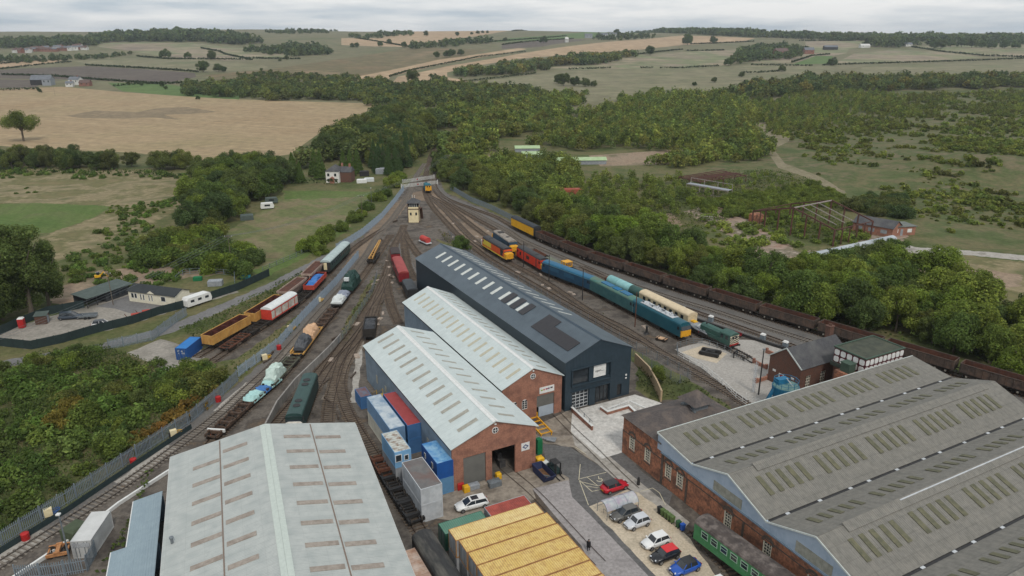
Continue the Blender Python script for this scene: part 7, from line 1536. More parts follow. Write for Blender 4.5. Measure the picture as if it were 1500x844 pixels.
# ------------------------------------------------------------------ fences
def fence(label, pts, h, m, style='pale', post=2.75, name='palisade_fence', group=None, cat='fence', mpost=None):
    w3 = [P(*p) for p in pts]; o0 = w3[0]; t = thing(name, label, cat, (o0.x, o0.y, 0), 0, group); mb = MB(); pm = MB(); pm.box(-.06, .06, -.06, .06, 0, h+.1); acc = 0
    proto_ = None
    for a, b in zip(w3, w3[1:]):
        d = b-a; L_ = d.length; d = d/L_; n = int(L_/.26) if style == 'pale' else 0
        for k in range(n):
            c = a+d*(k*.26)-o0; s_ = d*.06; q = Vector((-d.y, d.x, 0))*.02; mb.add([c-s_-q, c+s_-q, c+s_+Vector((0,0,h-.1))-q, c+Vector((0,0,h))-q, c-s_+Vector((0,0,h-.1))-q, c-s_+q, c+s_+q, c+s_+Vector((0,0,h-.1))+q, c+Vector((0,0,h))+q, c-s_+Vector((0,0,h-.1))+q], [(0,1,2,3,4),(9,8,7,6,5),(0,4,9,5),(1,6,7,2)])
        if style == 'panel': mb.bar(a-o0+Vector((0,0,h/2)), b-o0+Vector((0,0,h/2)), .05, h)
        elif style == 'rail':
            for z in (.15, h*.55, h): mb.bar(a-o0+Vector((0,0,z)), b-o0+Vector((0,0,z)), .06)
        elif style == 'mesh':
            for k in range(int(h/.28)+1): mb.bar(a-o0+Vector((0,0,.05+k*.28)), b-o0+Vector((0,0,.05+k*.28)), .025)
            for k in range(int(L_/.6)): c = a+d*k*.6-o0; mb.bar(c, c+Vector((0,0,h)), .02)
        if style == 'pale':
            for z in (.4, h-.5): mb.bar(a-o0+Vector((0,0,z)), b-o0+Vector((0,0,z)), .06, .08)
        while acc < L_:
            c = a+d*acc-o0
            if proto_ is None: proto_ = pm.build('post', mpost or m, t); o = proto_
            else: o = proto_.copy(); col.objects.link(o); o.parent = t
            o.location = c; acc += post
        acc -= L_
    mb.build({'pale': 'pales', 'panel': 'screen', 'rail': 'rails', 'mesh': 'mesh_panels'}[style], m, t); return t
fence('grey palisade fence along the bramble bank, lower left', [(-60,842),(0,803),(100,739),(200,672),(281,619),(334,573),(350,557)], 2.4, m_gfen)
fence('grey palisade fence between the inner siding and the left running line', [(350,552),(377,532),(409,508),(445,467),(492,418),(526,376)], 2.2, mat('pale blue palisade', S(150,164,178), S(134,148,162)))
fence('pale blue palisade fence beside the signal box tracks', [(493,368),(512,357),(532,344),(560,320),(578,298),(592,279)], 2.4, mat('pale blue palisade', S(140,154,168), S(124,138,152)))
fence('dark green palisade trackside screen below the bramble bank fence', [(0,812),(100,750),(200,682),(281,628)], .9, mat('dark trackside board', S(44,58,60)), 'panel', 4, 'trackside_screen')
fence('grey palisade fence beside the blue container pad', [(160,512),(224,499),(261,471),(275,462)], 2.3, m_gfen)
fence('dark screened fence along the front of the compound', [(-60,498),(0,507),(47,512),(93,502),(140,488),(196,474),(233,461),(271,451),(350,425),(395,404)], 2.0, mat('dark fence screen', S(40,54,54), S(34,46,46), 1, .8), 'panel', 3, 'screened_fence')
fence('dark screened fence along the back of the compound', [(-60,508),(0,491),(30,477),(70,461),(124,451)], 2.0, mat('dark fence screen', S(40,54,54)), 'panel', 3, 'screened_fence')
fence('galvanised palisade at the bottom left corner by the white container', [(25,850),(80,846),(128,838),(142,812)], 2.2, m_gfen)
fence('mesh fence along the grass strip behind the dark shed', [(658,345),(693,378),(733,398),(800,437),(865,474),(930,512),(1000,546),(1012,556)], 1.8, m_grey, 'mesh', 3, 'mesh_fence')
fence('short mesh fence beside the buff retaining wall', [(927,522),(973,549),(992,563),(1012,556)], 1.8, m_grey, 'mesh', 3, 'mesh_fence')
fence('white post and rail fence along the edge of the gravel yard', [(993,521),(1007,529),(1027,539),(1058,564),(1078,583),(1094,594)], 1.1, m_white, 'rail', 1.8, 'rail_fence')
fence('grey railing round the shunter pit in the gravel yard', [(993,521),(991,509),(1010,503),(1030,503),(1064,514),(1092,530)], 1.1, m_grey, 'rail', 1.8, 'railing')
fence('white railing along the dark shed ramp', [(890,605),(921,594),(940,605)], 1.0, m_white, 'rail', 1.5, 'railing')
fence('grey handrail on the brick ramp wall', [(840,602),(868,630)], 1.5, m_grey, 'rail', 2, 'railing')
fence('thin mesh fence between the storage siding and the weedy tracks', [(496,505),(510,486),(528,458),(545,430),(553,404)], 1.8, m_grey, 'mesh', 3, 'mesh_fence')
fence('grey fence along the meadow edge of the track', [(385,397),(440,374),(500,334),(545,290),(590,262)], 1.3, m_grey, 'rail', 3, 'rail_fence')
fence('steel boundary fence behind the main line tracks', [(660,278),(690,296),(720,308),(755,326)], 2.2, m_gfen)
fence('pale pen fence beside the vegetable plot', [(258,412),(270,402),(300,400),(344,404),(344,416)], 1.5, m_gfen, 'rail', 2.5, 'pen_fence')
for i, (pts, lb) in enumerate(((((590,269),(636,262)), 'far white latticed level crossing gate'), (((588,276),(618,271),(641,270)), 'near white latticed level crossing gate'))):
    w3 = [P(*p) for p in pts]; t = thing('crossing_gate', lb+' across the tracks', 'gate', w3[0]); mb = MB(); d = w3[-1]-w3[0]
    for z in (.3, .75, 1.2, 1.6): mb.bar(Vector((0,0,z)), d+Vector((0,0,z)), .10)
    n = 26
    for k in range(n+1): c = d*k/n; mb.bar(c+Vector((0,0,.3)), c+Vector((0,0,1.6)), .10)
    mb.build('lattice', m_white, t); mb = MB(); mb.cyl(d*.45+Vector((0,-.1,1.0)), d*.45+Vector((0,-.05,1.0)), .35, n=14); mb.build('red_disc', m_red, t)
    for k in (0, 1): mb = MB(); mb.box(d.x*k-.14, d.x*k+.14, d.y*k-.14, d.y*k+.14, 0, 2.0); mb.build('gate_post', m_white, t)
# ------------------------------------------------------------------ poles, lamps, wires
def pole(label, px, py, h, m, name='pole', cat='pole', arm=None, lamp=None, r=.09, group=None):
    p = P(px, py); t = thing(name, label, cat, p, 0, group); mb = MB(); mb.cyl((0,0,0), (0,0,h), r*1.25, r*.8, 8); mb.build('shaft', m, t)
    if arm: mb = MB(); mb.box(-arm, arm, -.07, .07, h-.5, h-.35); mb.build('cross_arm', m, t)
    if arm: 
        for k in (-1, 0, 1): mb = MB(); mb.cyl((k*arm*.9, 0, h-.35), (k*arm*.9, 0, h-.1), .06, n=6); mb.build('insulator', m_white, t)
    if lamp: mb = MB(); mb.box(-.22, .22, -.3, .12, h, h+.18); mb.build('lamp_head', lamp, t)
    return t
m_wood = mat('timber pole', S(112,102,90), S(92,84,74), 2, .9)
pole('tall grey floodlight pole beside the white refrigerated container', 106, 836, 8.2, m_grey, 'lamp_post', 'lamp post', None, m_white, .1)
pole('dark signal post with a pale lamp beside the gravel yard gate', 1111, 578, 9.0, m_black, 'signal_post', 'signal post', None, m_grey, .12)
q = pole('pale lattice ladder post left of the dark signal post', 1103, 575, 6.2, m_offw, 'ladder_post', 'ladder'); mb = MB()
for k in range(14): mb.box(-.25, .25, -.03, .03, .4*k+.2, .4*k+.26)
mb.box(-.3, -.24, -.04, .04, 0, 6); mb.box(.24, .3, -.04, .04, 0, 6); mb.build('rungs', m_offw, q)
for i, (px, py, h, lb) in enumerate(((767,391,7.6,'dark lamp pole in front of the red orange locomotive'), (804,413,7.6,'dark lamp pole at the nose of the deep blue locomotive'), (853,440,8.2,'dark lamp pole at the front of the deep blue locomotive'), (930,479,8.4,'dark pole between the two teal locomotives'))): pole(lb, px, py, h, m_rust if i == 3 else m_black, 'lamp_pole', 'pole', r=.10)
pole('slim lamp post at the far end of the meadow', 545, 306, 8, m_grey, 'lamp_post', 'lamp post', None, m_offw, .07)
PA = pole('timber power pole among the bushes below the meadow', 340, 392, 9.5, m_wood, 'power_pole', 'power pole', 1.1, group='power poles'); PB = pole('timber power pole at the edge of the meadow bushes', 531, 322, 9, m_wood, 'power_pole', 'power pole', 1.1, group='power poles'); PC = pole('timber power pole beside the main line trees', 657, 254, 9, m_wood, 'power_pole', 'power pole', 1.1, group='power poles'); PD = pole('timber power pole beyond the left edge of the photo', -170, 640, 10, m_wood, 'power_pole', 'power pole', 1.1, group='power poles'); PE = pole('timber power pole by the compound corner', 166, 447, 8.5, m_wood, 'power_pole', 'power pole', .8, group='power poles')
PF = pole('timber telegraph pole standing in the stubble field', 81, 141, 9, m_wood, 'telegraph_pole', 'telegraph pole', .6)
p = G(81, 141); PF.location = p
def wires(a, b, ha, hb, label, arm=1.0):
    A = Vector(a.location)+Vector((0,0,ha)); B = Vector(b.location)+Vector((0,0,hb)); t = thing('power_line', label, 'power line', A)
    for k in (-1, 0, 1):
        pts = []
        for i in range(17): u = i/16; q = A.lerp(B, u)-A; q.z -= 2.2*4*u*(1-u); pts.append(q+Vector((k*arm, 0, 0)))
        mb = MB(); mb.tube(pts, .028, 4); mb.build('wire', m_grey, t)
wires(PA, PB, 9.4, 8.9, 'power wires over the meadow between two timber poles'); wires(PB, PC, 8.9, 8.9, 'power wires crossing the tracks by the signal box'); wires(PA, PD, 9.4, 9.9, 'power wires sloping over the compound and bramble bank', 1.4)
# white cabinets by the tracks
for i, (px, py, lb) in enumerate(((1041,471,'white capped bin beside the black trough, behind the cream coach end'), (1000,458,'white capped bin beside the black trough, nearest the cream coach'), (1117,498,'white capped bin beside the black trough, right of the green shunter'), (1150,509,'white capped bin nearest the brick office chimney'))):
    t = thing('grit_bin', lb, 'bin', P(px, py), R(-48), 'white capped bins along the trough'); mb = MB(); mb.box(-.5, .5, -.4, .4, 0, 1.2); mb.build('body', m_gfen, t); mb = MB(); mb.loft([[(-.55,-.45,1.2),(.55,-.45,1.2),(.55,.45,1.2),(-.55,.45,1.2)], [(-.4,-.3,1.5),(.4,-.3,1.5),(.4,.3,1.5),(-.4,.3,1.5)]]); mb.build('lid', m_white, t)
# tracked undercarriage, spare wheels, track end
t = thing('crawler_track', 'black crawler undercarriage on the gravel beside the pit railing', 'crawler', P(1040,519), R(-30))
for y in (-1.0, 1.0):
    mb = MB(); mb.xprism([(y-.3, .0), (y+.3, .0), (y+.3, .8), (y-.3, .8)], -1.7, 1.7); mb.cyl((-1.7, y-.3, .4), (-1.7, y+.3, .4), .4, n=14); mb.cyl((1.7, y-.3, .4), (1.7, y+.3, .4), .4, n=14); mb.build('track_unit', m_black, t)
mb = MB(); mb.box(-.9, .9, -.7, .7, .4, .9); mb.cyl((0,0,.9), (0,0,1.1), .6, n=16); mb.build('centre_frame', m_black, t)
t = thing('spare_bogie', 'small dark trolley on the ground before the teal electric locomotive', 'trolley', P(969,499), R(-40)); mb = MB(); mb.box(-1.1, 1.1, -.6, .6, .45, .65); mb.build('deck', m_pk, t)
for x in (-.8, .8): mb = MB(); mb.cyl((x, -.7, .35), (x, .7, .35), .35, n=12); mb.build('wheelset', m_wheel, t)
t = thing('water_crane', 'short black hydrant column in front of the teal electric locomotive', 'hydrant', P(947,489)); mb = MB(); mb.cyl((0,0,0), (0,0,.4), .7, .4, 12); mb.cyl((0,0,.4), (0,0,1.7), .28, .24, 10); mb.cyl((0,0,1.7), (0,0,1.95), .34, .1, 10); mb.build('column', m_black, t)
t = thing('track_stop', 'black ramped stop frame in front of the striped shunter', 'buffer stop', P(1092,527), R(-42)); mb = MB()
for y in (-.8, .8): mb.bar((-2.2, y, 1.3), (1.8, y, .1), .2); mb.bar((-2.2, y, 0), (-2.2, y, 1.3), .2); mb.bar((0, y, 0), (0, y, .7), .15)
mb.bar((-2.2, -.9, 1.2), (-2.2, .9, 1.2), .25); mb.build('frame', m_black, t)
t = thing('bench', 'maroon park bench on the gravel beside the black trough', 'bench', P(1080,493), R(-45)); mb = MB(); mb.box(-.9, .9, -.3, .3, .42, .5); mb.build('seat', mat('maroon', S(132,40,46)), t); mb = MB(); mb.box(-.9, .9, .28, .36, .5, .95); mb.build('backrest', mat('maroon', S(132,40,46)), t)
for x in (-.8, .8): mb = MB(); mb.box(x-.05, x+.05, -.28, .28, 0, .42); mb.build('leg', m_black, t)
# blue ash hopper on splayed legs
m_hb = mat('hopper blue', S(34,112,150), S(28,98,134), 1.2, .55, c3=S(60,104,116), scale2=.8, amt2=.4); hb = thing('coaling_hopper', 'bright blue steel hopper on splayed legs beside the roundhouse', 'hopper', (47.6, 113.4, 0), R(20))
mb = MB(); mb.cyl((0,0,3.0), (0,0,4.9), 2.1, 2.3, 22); mb.cyl((0,0,2.3), (0,0,3.0), 1.5, 2.1, 22); mb.build('drum', m_hb, hb); mb = MB(); mb.cyl((0,0,4.9), (0,0,5.0), 2.2, n=22); mb.build('drum_top', mat('mossy hopper top', S(110,138,130), S(84,116,120), 1.5), hb)
for k in range(5): a = 2*math.pi*k/5+.4; mb = MB(); mb.bar((math.cos(a)*2.1, math.sin(a)*2.1, 4.4), (math.cos(a)*3.9, math.sin(a)*3.9, 0), .5, .35); mb.bar((math.cos(a)*1.6, math.sin(a)*1.6, 2.5), (math.cos(a)*3.6, math.sin(a)*3.6, .3), .25, .2); mb.build('leg', m_hb, hb)
mb = MB()
for k in range(12): a = 2*math.pi*k/12; b = 2*math.pi*(k+1)/12; mb.bar((math.cos(a)*2.1, math.sin(a)*2.1, 5), (math.cos(a)*2.1, math.sin(a)*2.1, 6.1), .06); mb.bar((math.cos(a)*2.1, math.sin(a)*2.1, 6.05), (math.cos(b)*2.1, math.sin(b)*2.1, 6.05), .06); mb.bar((math.cos(a)*2.1, math.sin(a)*2.1, 5.5), (math.cos(b)*2.1, math.sin(b)*2.1, 5.5), .05)
mb.box(-1.2, 1.0, .4, 1.6, 5.0, 5.9); mb.build('top_railing', m_hb, hb); mb = MB(); mb.bar((0,0,6.3), (2.6,-2.4,2.2), .12); mb.build('pipe', m_offw, hb)
fence('white latticed gate with a red disc beside the blue hopper', [(1092,586),(1113,594)], 1.3, m_white, 'mesh', 4, 'yard_gate', cat='gate')
# orange frames and green cover left of white container
t = frames('two stacked orange bogie frames left of the white refrigerated container', 1, mat('orange primer', S(184,132,88), S(150,104,68), 2)); t.location = P(87,812); t.rotation_euler = (0,0,R(20)); t.scale = (.9,.9,.9)
bx('covered_load', 'olive green covered load behind the orange frames', 113, 786, (2.6,2.4,1.8), mat('olive cover', S(74,84,64)), 'load', R(70))
for i, (px, py, lb, m) in enumerate(((38,790,'red fuel drum by the palisade at the bottom left', m_red), (196,680,'red fuel drum halfway along the bramble bank fence', m_red), (320,588,'red fuel drum near the bend of the palisade', m_red), (409,512,'red fuel drum beside the gold framed wagon', m_red))):
    mb = MB(); mb.cyl((0,0,0), (0,0,.95), .5, n=16); mb.cyl((0,0,.95), (0,0,1.05), .5, .2, 16); o = mb.build('fuel_drum', m); o.location = P(px, py); tag(o, lb, 'drum', 'red fuel drums along the fence')
for px, py, lb in ((72,757,'cream fuelling cabinet with blue hoses beside the palisade, bottom left'), (255,640,'cream fuelling cabinet with coiled hoses beside the dead bracken'), (388,528,'cream fuelling cabinet near the palisade gate'), (425,485,'cream fuelling cabinet beside the buff shroud'), (467,443,'cream fuelling cabinet near the red and white van')):
    t = thing('fuel_cabinet', lb, 'cabinet', P(px, py), R(35), 'fuelling cabinets along the running line'); mb = MB(); mb.box(-.5, .5, -.35, .35, .2, 1.3); mb.build('cabinet', m_cream, t); mb = MB()
    for k in range(3): mb.tube([(.5+.2*k+.5*math.cos(a), .2+.5*math.sin(a), .3+.2*k) for a in [i*.628 for i in range(11)]], .05, 5)
    mb.build('hose', m_blue if px in (72,) else m_yel, t)
    mb = MB(); mb.box(-.7, -.5, -.2, .2, 0, .9); mb.build('pump', m_black, t)
# ------------------------------------------------------------------ compound
cl = thing('mobile_home', 'cream mobile home with dark pitched roof and white windows', 'mobile home', P(190,441), heading(P(190,441), P(258,450))); m_mh = mat('cream mobile home wall', S(222,216,196), S(208,202,182), 1, .7, seams_rib_shade=[(2,.2,.1)]); Lh = (P(258,450)-P(190,441)).length; d_ = 5.0
mb = MB(); mb.box(0, Lh, 0, d_, 0, 2.7); mb.build('wall', m_mh, cl); mb = MB(); mb.slab((-.3,-.3,2.65), (Lh+.3,-.3,2.65), (Lh+.3,d_/2,3.8), (-.3,d_/2,3.8), .1); mb.slab((-.3,d_/2,3.8), (Lh+.3,d_/2,3.8), (Lh+.3,d_+.3,2.65), (-.3,d_+.3,2.65), .1); rr = mb.build('roof', mat('dark felt roof', S(56,60,62), S(48,52,54), 1, .85), cl)
mb = MB(); mb.add([(Lh,0,2.7),(Lh,d_,2.7),(Lh,d_/2,3.75)], [(0,1,2)]); mb.add([(0,0,2.7),(0,d_/2,3.75),(0,d_,2.7)], [(0,1,2)]); mb.add([(Lh*.42,-.32,2.7),(Lh*.6,-.32,2.7),(Lh*.51,-.32,3.5)], [(0,1,2)]); mb.build('gable', m_mh, cl)
for k, (u, w_) in enumerate(((.09,.9),(.16,.8),(.27,.5),(.33,.5),(.45,.4),(.51,.4),(.75,1.4))): mb = MB(); mb.box(Lh*u-w_/2, Lh*u+w_/2, -.06, 0, .7 if w_ < .6 else 1.0, 2.3); wn = mb.build('window', m_white, cl); mb = MB(); mb.box(Lh*u-w_/2+.1, Lh*u+w_/2-.1, -.07, -.06, .85 if w_ < .6 else 1.1, 2.2); mb.build('pane', GL, wn)
cp = thing('carport', 'long low carport with grey felt roof joined to the mobile home', 'carport', P(128,452)); A = P(128,452); B = P(190,430); L_ = (B-A).length; cp.rotation_euler = (0,0,heading(A,B)); m_fel = mat('grey felt', S(86,96,92), S(74,84,80), 1, .85)
mb = MB(); mb.slab((-.4,-1,2.6), (L_+.6,-1,2.6), (L_+.6,4.6,3.1), (-.4,4.6,3.1), .12); mb.build('roof', m_fel, cp); mb = MB(); mb.box(0, L_, 4.2, 4.4, 0, 2.9); mb.box(L_*.45, L_, -.2, 0, 0, 2.55); mb.box(L_*.45-.2, L_*.45, -.2, 4.2, 0, 2.5); mb.build('boarding', mat('dark grey boarding', S(62,64,66), S(52,54,56), 1, .8, seams_rib_shade=[(2,.2,.2)]), cp)
for k in (.0, .22): mb = MB(); mb.box(L_*k, L_*k+.15, -.2, -.05, 0, 2.55); mb.build('post', m_black, cp)
for k in (.55, .7, .85): mb = MB(); mb.box(L_*k-.5, L_*k+.5, -.26, -.2, .6, 2.1); mb.build('window', GL, cp)
cv = thing('touring_caravan', 'white touring caravan parked behind the mobile home', 'caravan', P(290,446), heading(P(275,449), P(308,438))); mb = MB(); pr = [(-3.4,.5),(3.2,.5),(3.4,1.2),(3.1,2.4),(2.6,2.6),(-3.0,2.6),(-3.4,2.0)]; mb.loft([[(a, y, b) for a, b in pr] for y in (-1.1, 1.1)]); mb.build('shell', m_white, cv)
for k in (-2, 0, 2): mb = MB(); mb.box(k-.5, k+.5, -1.13, -1.1, 1.4, 2.0); mb.build('window', GL, cv)
mb = MB(); mb.cyl((-.3,-1.05,.3), (-.3,1.05,.3), .3, n=12); mb.bar((3.3,0,.5), (4.4,0,.5), .1); mb.build('wheels', m_tyre, cv)
t = thing('portable_toilet', 'red portable toilet with white roof in the compound corner', 'portable toilet', P(33,480), R(15)); mb = MB(); mb.box(-.6, .6, -.6, .6, .1, 2.2); mb.build('body', m_red, t); mb = MB(); mb.loft([[(-.62,-.62,2.2),(.62,-.62,2.2),(.62,.62,2.2),(-.62,.62,2.2)], [(-.4,-.4,2.5),(.4,-.4,2.5),(.4,.4,2.5),(-.4,.4,2.5)]]); mb.build('roof', m_white, t); mb = MB(); mb.box(-.4, .4, -.63, -.6, .2, 2.05); mb.build('door', m_red, t)
t = thing('garden_shed', 'small brown shed beside the red portable toilet', 'shed', P(63,473), R(15)); mb = MB(); mb.box(-1.2, 1.2, -1, 1, 0, 2.0); mb.build('wall', m_brown, t); mb = MB(); mb.slab((-1.4,-1.2,2.0), (1.4,-1.2,2.0), (1.4,1.2,2.4), (-1.4,1.2,2.4), .08); mb.build('roof', m_fel, t); mb = MB(); mb.box(1.2, 1.24, -.5, .5, .1, 1.8); mb.build('door', m_gs, t)
t = thing('car_trailer', 'silver twin axle trailer behind the pickup truck', 'trailer', P(130,466), R(12)); mb = MB(); mb.box(-1.8, 1.8, -.9, .9, .45, .6); mb.box(-1.8, 1.8, -.95, -.88, .6, 1.0); mb.box(-1.8, 1.8, .88, .95, .6, 1.0); mb.bar((-1.8,0,.5), (-3,0,.5), .1); mb.build('bed', m_grey, t)
for x in (-.4, .4):
    for y in (-1.0, 1.0): mb = MB(); mb.cyl((x, y-.08, .32), (x, y+.08, .32), .32, n=12); mb.build('wheel', m_tyre, t)
for i, (px, py, lb) in enumerate(((201,468,'red farm implement on the compound hardstanding, left of the pair'), (217,463,'red farm implement on the compound hardstanding, right of the pair'))):
    t = thing('farm_implement', lb, 'implement', P(px, py), R(25), 'red farm implements'); mb = MB(); mb.box(-1.1, 1.1, -.5, .5, .5, 1.5); mb.build('hopper', mat('implement red', S(176,72,58)), t); mb = MB()
    for k in range(5): mb.bar((-1.4+k*.7, -.7, 0), (-1.2+k*.7, 0, .9), .12)
    mb.bar((-1.5,-.6,.1), (-2.4,0,1.8), .12); mb.build('frame', m_rust, t)
t = thing('excavator', 'yellow mini excavator on the earth behind the compound', 'excavator', P(144,408), R(30)); t.scale = (.75,.75,.75); mb = MB()
for y in (-.8, .8): mb.box(-1.2, 1.2, y-.2, y+.2, 0, .5)
mb.build('tracks', m_black, t); mb = MB(); mb.box(-1.1, .9, -.8, .8, .55, 1.3); mb.bar((.8,-.3,1.1), (2.0,-.3,2.4), .3); mb.bar((2.0,-.3,2.4), (3.0,-.3,.8), .22); mb.box(2.8, 3.3, -.6, 0, .3, .8); mb.build('upper_body', m_yel, t); mb = MB(); mb.box(-.4, .6, -.2, .75, 1.3, 2.3); mb.build('cab', GL, t)
bx('green_tank', 'small green tank in the pen by the vegetable plot', 290, 411, (2.2,1.2,1.2), mat('locker green', S(28,112,70)), 'tank', R(10), chamfer=.4); bx('white_shed', 'pale low coop in the pen by the vegetable plot', 316, 418, (3.6,2.2,1.6), m_gs, 'coop', R(10), chamfer=.3); bx('blue_sheet', 'turquoise sheeted heap near the screened fence', 360, 408, (2.5,1.8,.9), mat('turquoise sheet', S(40,120,136)), 'heap', R(10), chamfer=.5)
for i, (px, py, lb, m) in enumerate(((392,306,'white touring caravan under the meadow trees', m_white), (398,298,'dark roofed field shelter under the meadow trees', m_fel))):
    t = thing('field_shelter' if i else 'touring_caravan', lb, 'shelter' if i else 'caravan', P(px, py), R(20)); mb = MB(); mb.loft([[(-2.4,y,.4),(2.2,y,.4),(2.5,y,1.2),(2.0,y,2.4),(-2.2,y,2.4),(-2.5,y,1.4)] for y in (-1.1,1.1)]); mb.build('shell', m, t); mb = MB(); mb.box(-1, 1, -1.13, -1.1, 1.2, 1.9); mb.build('window', GL, t)
bx('field_shed', 'low grey roofed shed at the meadow edge', 362, 322, (4.5,2.6,2.0), m_fel, 'shed', R(20), chamfer=.15)
for i, (px, py, lb, m) in enumerate(((530,268,'white van parked in the cottage yard', m_white), (541,266,'white pickup in the cottage yard, right of the van', m_ws), (534,258,'black roofed lean-to in the cottage yard', m_black))): bx('yard_vehicle' if i < 2 else 'yard_shed', lb, px, py, (4.4,1.9,1.8 if i < 2 else 2.6), m, 'van' if i < 2 else 'shed', R(10), chamfer=.3)
bx('long_shed', 'long grey roofed shed at the wood edge behind the cottage yard', 564, 254, (9,4,2.8), m_gs, 'shed', R(10), chamfer=.15)
# ------------------------------------------------------------------ derelict works on the right
m_rs = mat('rust red steel', S(96,62,54), S(76,52,46), 2, .8); m_ps = mat('pale weathered steel', S(158,150,144), S(132,122,114), 2, .7)
FLp, FRp, BRp = P(1101,331), P(1219.6,361), P(1275,347); BLp = FLp+(BRp-FRp)
t = thing('derelict_frame', 'rusty steel portal frame of a roofless derelict building', 'steel frame', FLp); o0 = Vector(FLp)
mb = MB(); z1, z2 = 5.3, 9.4
def lp(a, b, u): return a.lerp(b, u)-o0
for u in (0, 1):
    a, b = (FLp, FRp) if u == 0 else (BLp, BRp)
    for k in range(7):
        v = k/6; top = z1+(z2-z1)*(1-abs(v-.5)*2); mb.bar(lp(a, b, v), lp(a, b, v)+Vector((0,0,top)), .4)
m1 = lp(FLp, FRp, .5)+Vector((0,0,z2)); m2 = lp(BLp, BRp, .5)+Vector((0,0,z2))
for k in range(1, 5): v = k/5; mb.bar(lp(FRp, BRp, v), lp(FRp, BRp, v)+Vector((0,0,z1)), .3); mb.bar(lp(FLp, BLp, v), lp(FLp, BLp, v)+Vector((0,0,z1*(.5+.5*(k % 2)))), .3)
mb.build('columns', m_rs, t); mb = MB()
mb.bar(lp(FLp, FRp, 0)+Vector((0,0,z1)), m1, .45, .5); mb.bar(lp(FRp, FRp, 0)+Vector((0,0,z1)), m1, .3, .4); mb.bar(lp(BLp, BLp, 0)+Vector((0,0,z1)), m2, .3, .4); mb.bar(lp(BRp, BRp, 0)+Vector((0,0,z1)), m2, .3, .4); mb.bar(lp(FLp, BLp, 0)+Vector((0,0,z1)), lp(BLp, BLp, 0)+Vector((0,0,z1)), .22); mb.bar(lp(FRp, BRp, 0)+Vector((0,0,z1)), lp(BRp, BRp, 0)+Vector((0,0,z1)), .22); mb.build('rafters', m_rs, t); mb = MB()
mb.bar(m1, m2, .3, .35)
for v in (.2, .42, .64): mb.bar(m1.lerp(m2, v), (lp(FRp, BRp, v)+Vector((0,0,z1))).lerp(m1.lerp(m2, v), .15), .2, .22)
mb.build('pale_rafters', m_ps, t)
t = thing('brick_building', 'long single storey red brick building with grey roof beyond the steel frame', 'brick building', P(1232,328)); A = P(1262,345); B = P(1310,352); 
t.location = P(1248,338); t.rotation_euler = (0,0,heading(P(1235,333), P(1300,345))); L_ = 13; 
mb = MB(); mb.box(0, L_, 0, 7, 0, 3); mb.build('wall', m_brick, t); mb = MB(); mb.slab((-.3,-.3,2.95), (L_+.3,-.3,2.95), (L_+.3,3.5,5.0), (-.3,3.5,5.0), .1); mb.slab((-.3,3.5,5.0), (L_+.3,3.5,5.0), (L_+.3,7.3,2.95), (-.3,7.3,2.95), .1); mb.build('roof', m_slatg, t); mb = MB(); mb.add([(L_,0,3),(L_,7,3),(L_,3.5,4.95)], [(0,1,2)]); mb.add([(0,0,3),(0,3.5,4.95),(0,7,3)], [(0,1,2)]); mb.build('gable', m_brick, t)
for k in range(3): mb = MB(); mb.box(1.2+k*4, 3.2+k*4, -.06, 0, 1, 2.2); mb.build('window', m_gs, t)
t = thing('brick_building', 'flat roofed brick annex at the right end of the brick building', 'brick building', P(1302,346), heading(P(1302,346), P(1345,344))); mb = MB(); mb.box(0, 9.5, 0, 6, 0, 2.9); mb.build('wall', m_brick, t); mb = MB(); mb.box(-.3, 9.8, -.3, 6.3, 2.9, 3.1); mb.build('roof', mat('patchy felt roof', S(112,116,110), S(92,96,92), .6), t)
for k in (1.5, 6.5): mb = MB(); mb.box(k, k+1.6, -.06, 0, 1, 2.2); mb.build('window', m_white, t)
mb = MB(); mb.box(4, 4.9, -.06, 0, 0, 2.2); mb.build('door', m_gs, t)
A = P(1174,389, 0); B = P(1306,359, 0); t = thing('steel_cylinder', 'long pale steel cylinder lying among bushes below the steel frame', 'cylinder', A); d = B-A; mb = MB(); mb.cyl((0,0,1.6), d+Vector((0,0,1.6)), 1.6, n=20); mb.build('barrel', mat('pale steel barrel', S(166,172,178), S(138,146,152), .4, .6, c3=S(196,200,202), scale2=.2), t); mb = MB(); q = d.normalized(); mb.cyl(Vector((0,0,1.6))-q*.5, Vector((0,0,1.6))-q*.01, 1.68, n=20); mb.build('end_ring', m_rs, t)
t = thing('steel_gantry', 'pale steel platform gantry among the young birches', 'gantry', P(1005,280)); A = P(1003,279); B = P(1063,290); o0 = A; mb = MB(); d = B-A; q = Vector((-d.y, d.x, 0)).normalized()*3
for u in (0, .33, .66, 1):
    for v in (0, 1): mb.bar(d*u+q*v, d*u+q*v+Vector((0,0,3.2+(2.2 if v else 0))), .22)
for v in (0, 1): mb.bar(q*v+Vector((0,0,3)), d+q*v+Vector((0,0,3)), .3); mb.bar(q*v+Vector((0,0,5.2*v+.2)), d+q*v+Vector((0,0,5.2*v+.2)), .18)
mb.build('legs', m_ps, t); mb = MB(); mb.slab(Vector((0,0,3.2)), d+Vector((0,0,3.2)), d+q+Vector((0,0,3.2)), q+Vector((0,0,3.2)), .15); mb.build('deck', m_gs, t)
t = thing('collapsed_roof', 'collapsed rusty roof frame of parallel purlins behind the pale gantry', 'roof frame', P(1040,272)); A = P(1025,276); B = P(1092,268); d = B-A; q = Vector((-d.y, d.x, 0)).normalized()*14; o0 = Vector(t.location); mb = MB()
for k in range(8): v = k/7; mb.bar(A-o0+q*v+Vector((0,0,2.8)), B-o0+q*v+Vector((0,0,3.6+.3*math.sin(k))), .35)
for u in (0, .5, 1): mb.bar(A-o0+d*u+Vector((0,0,2.6+.4*u)), A-o0+d*u+q+Vector((0,0,2.6+.4*u)), .3)
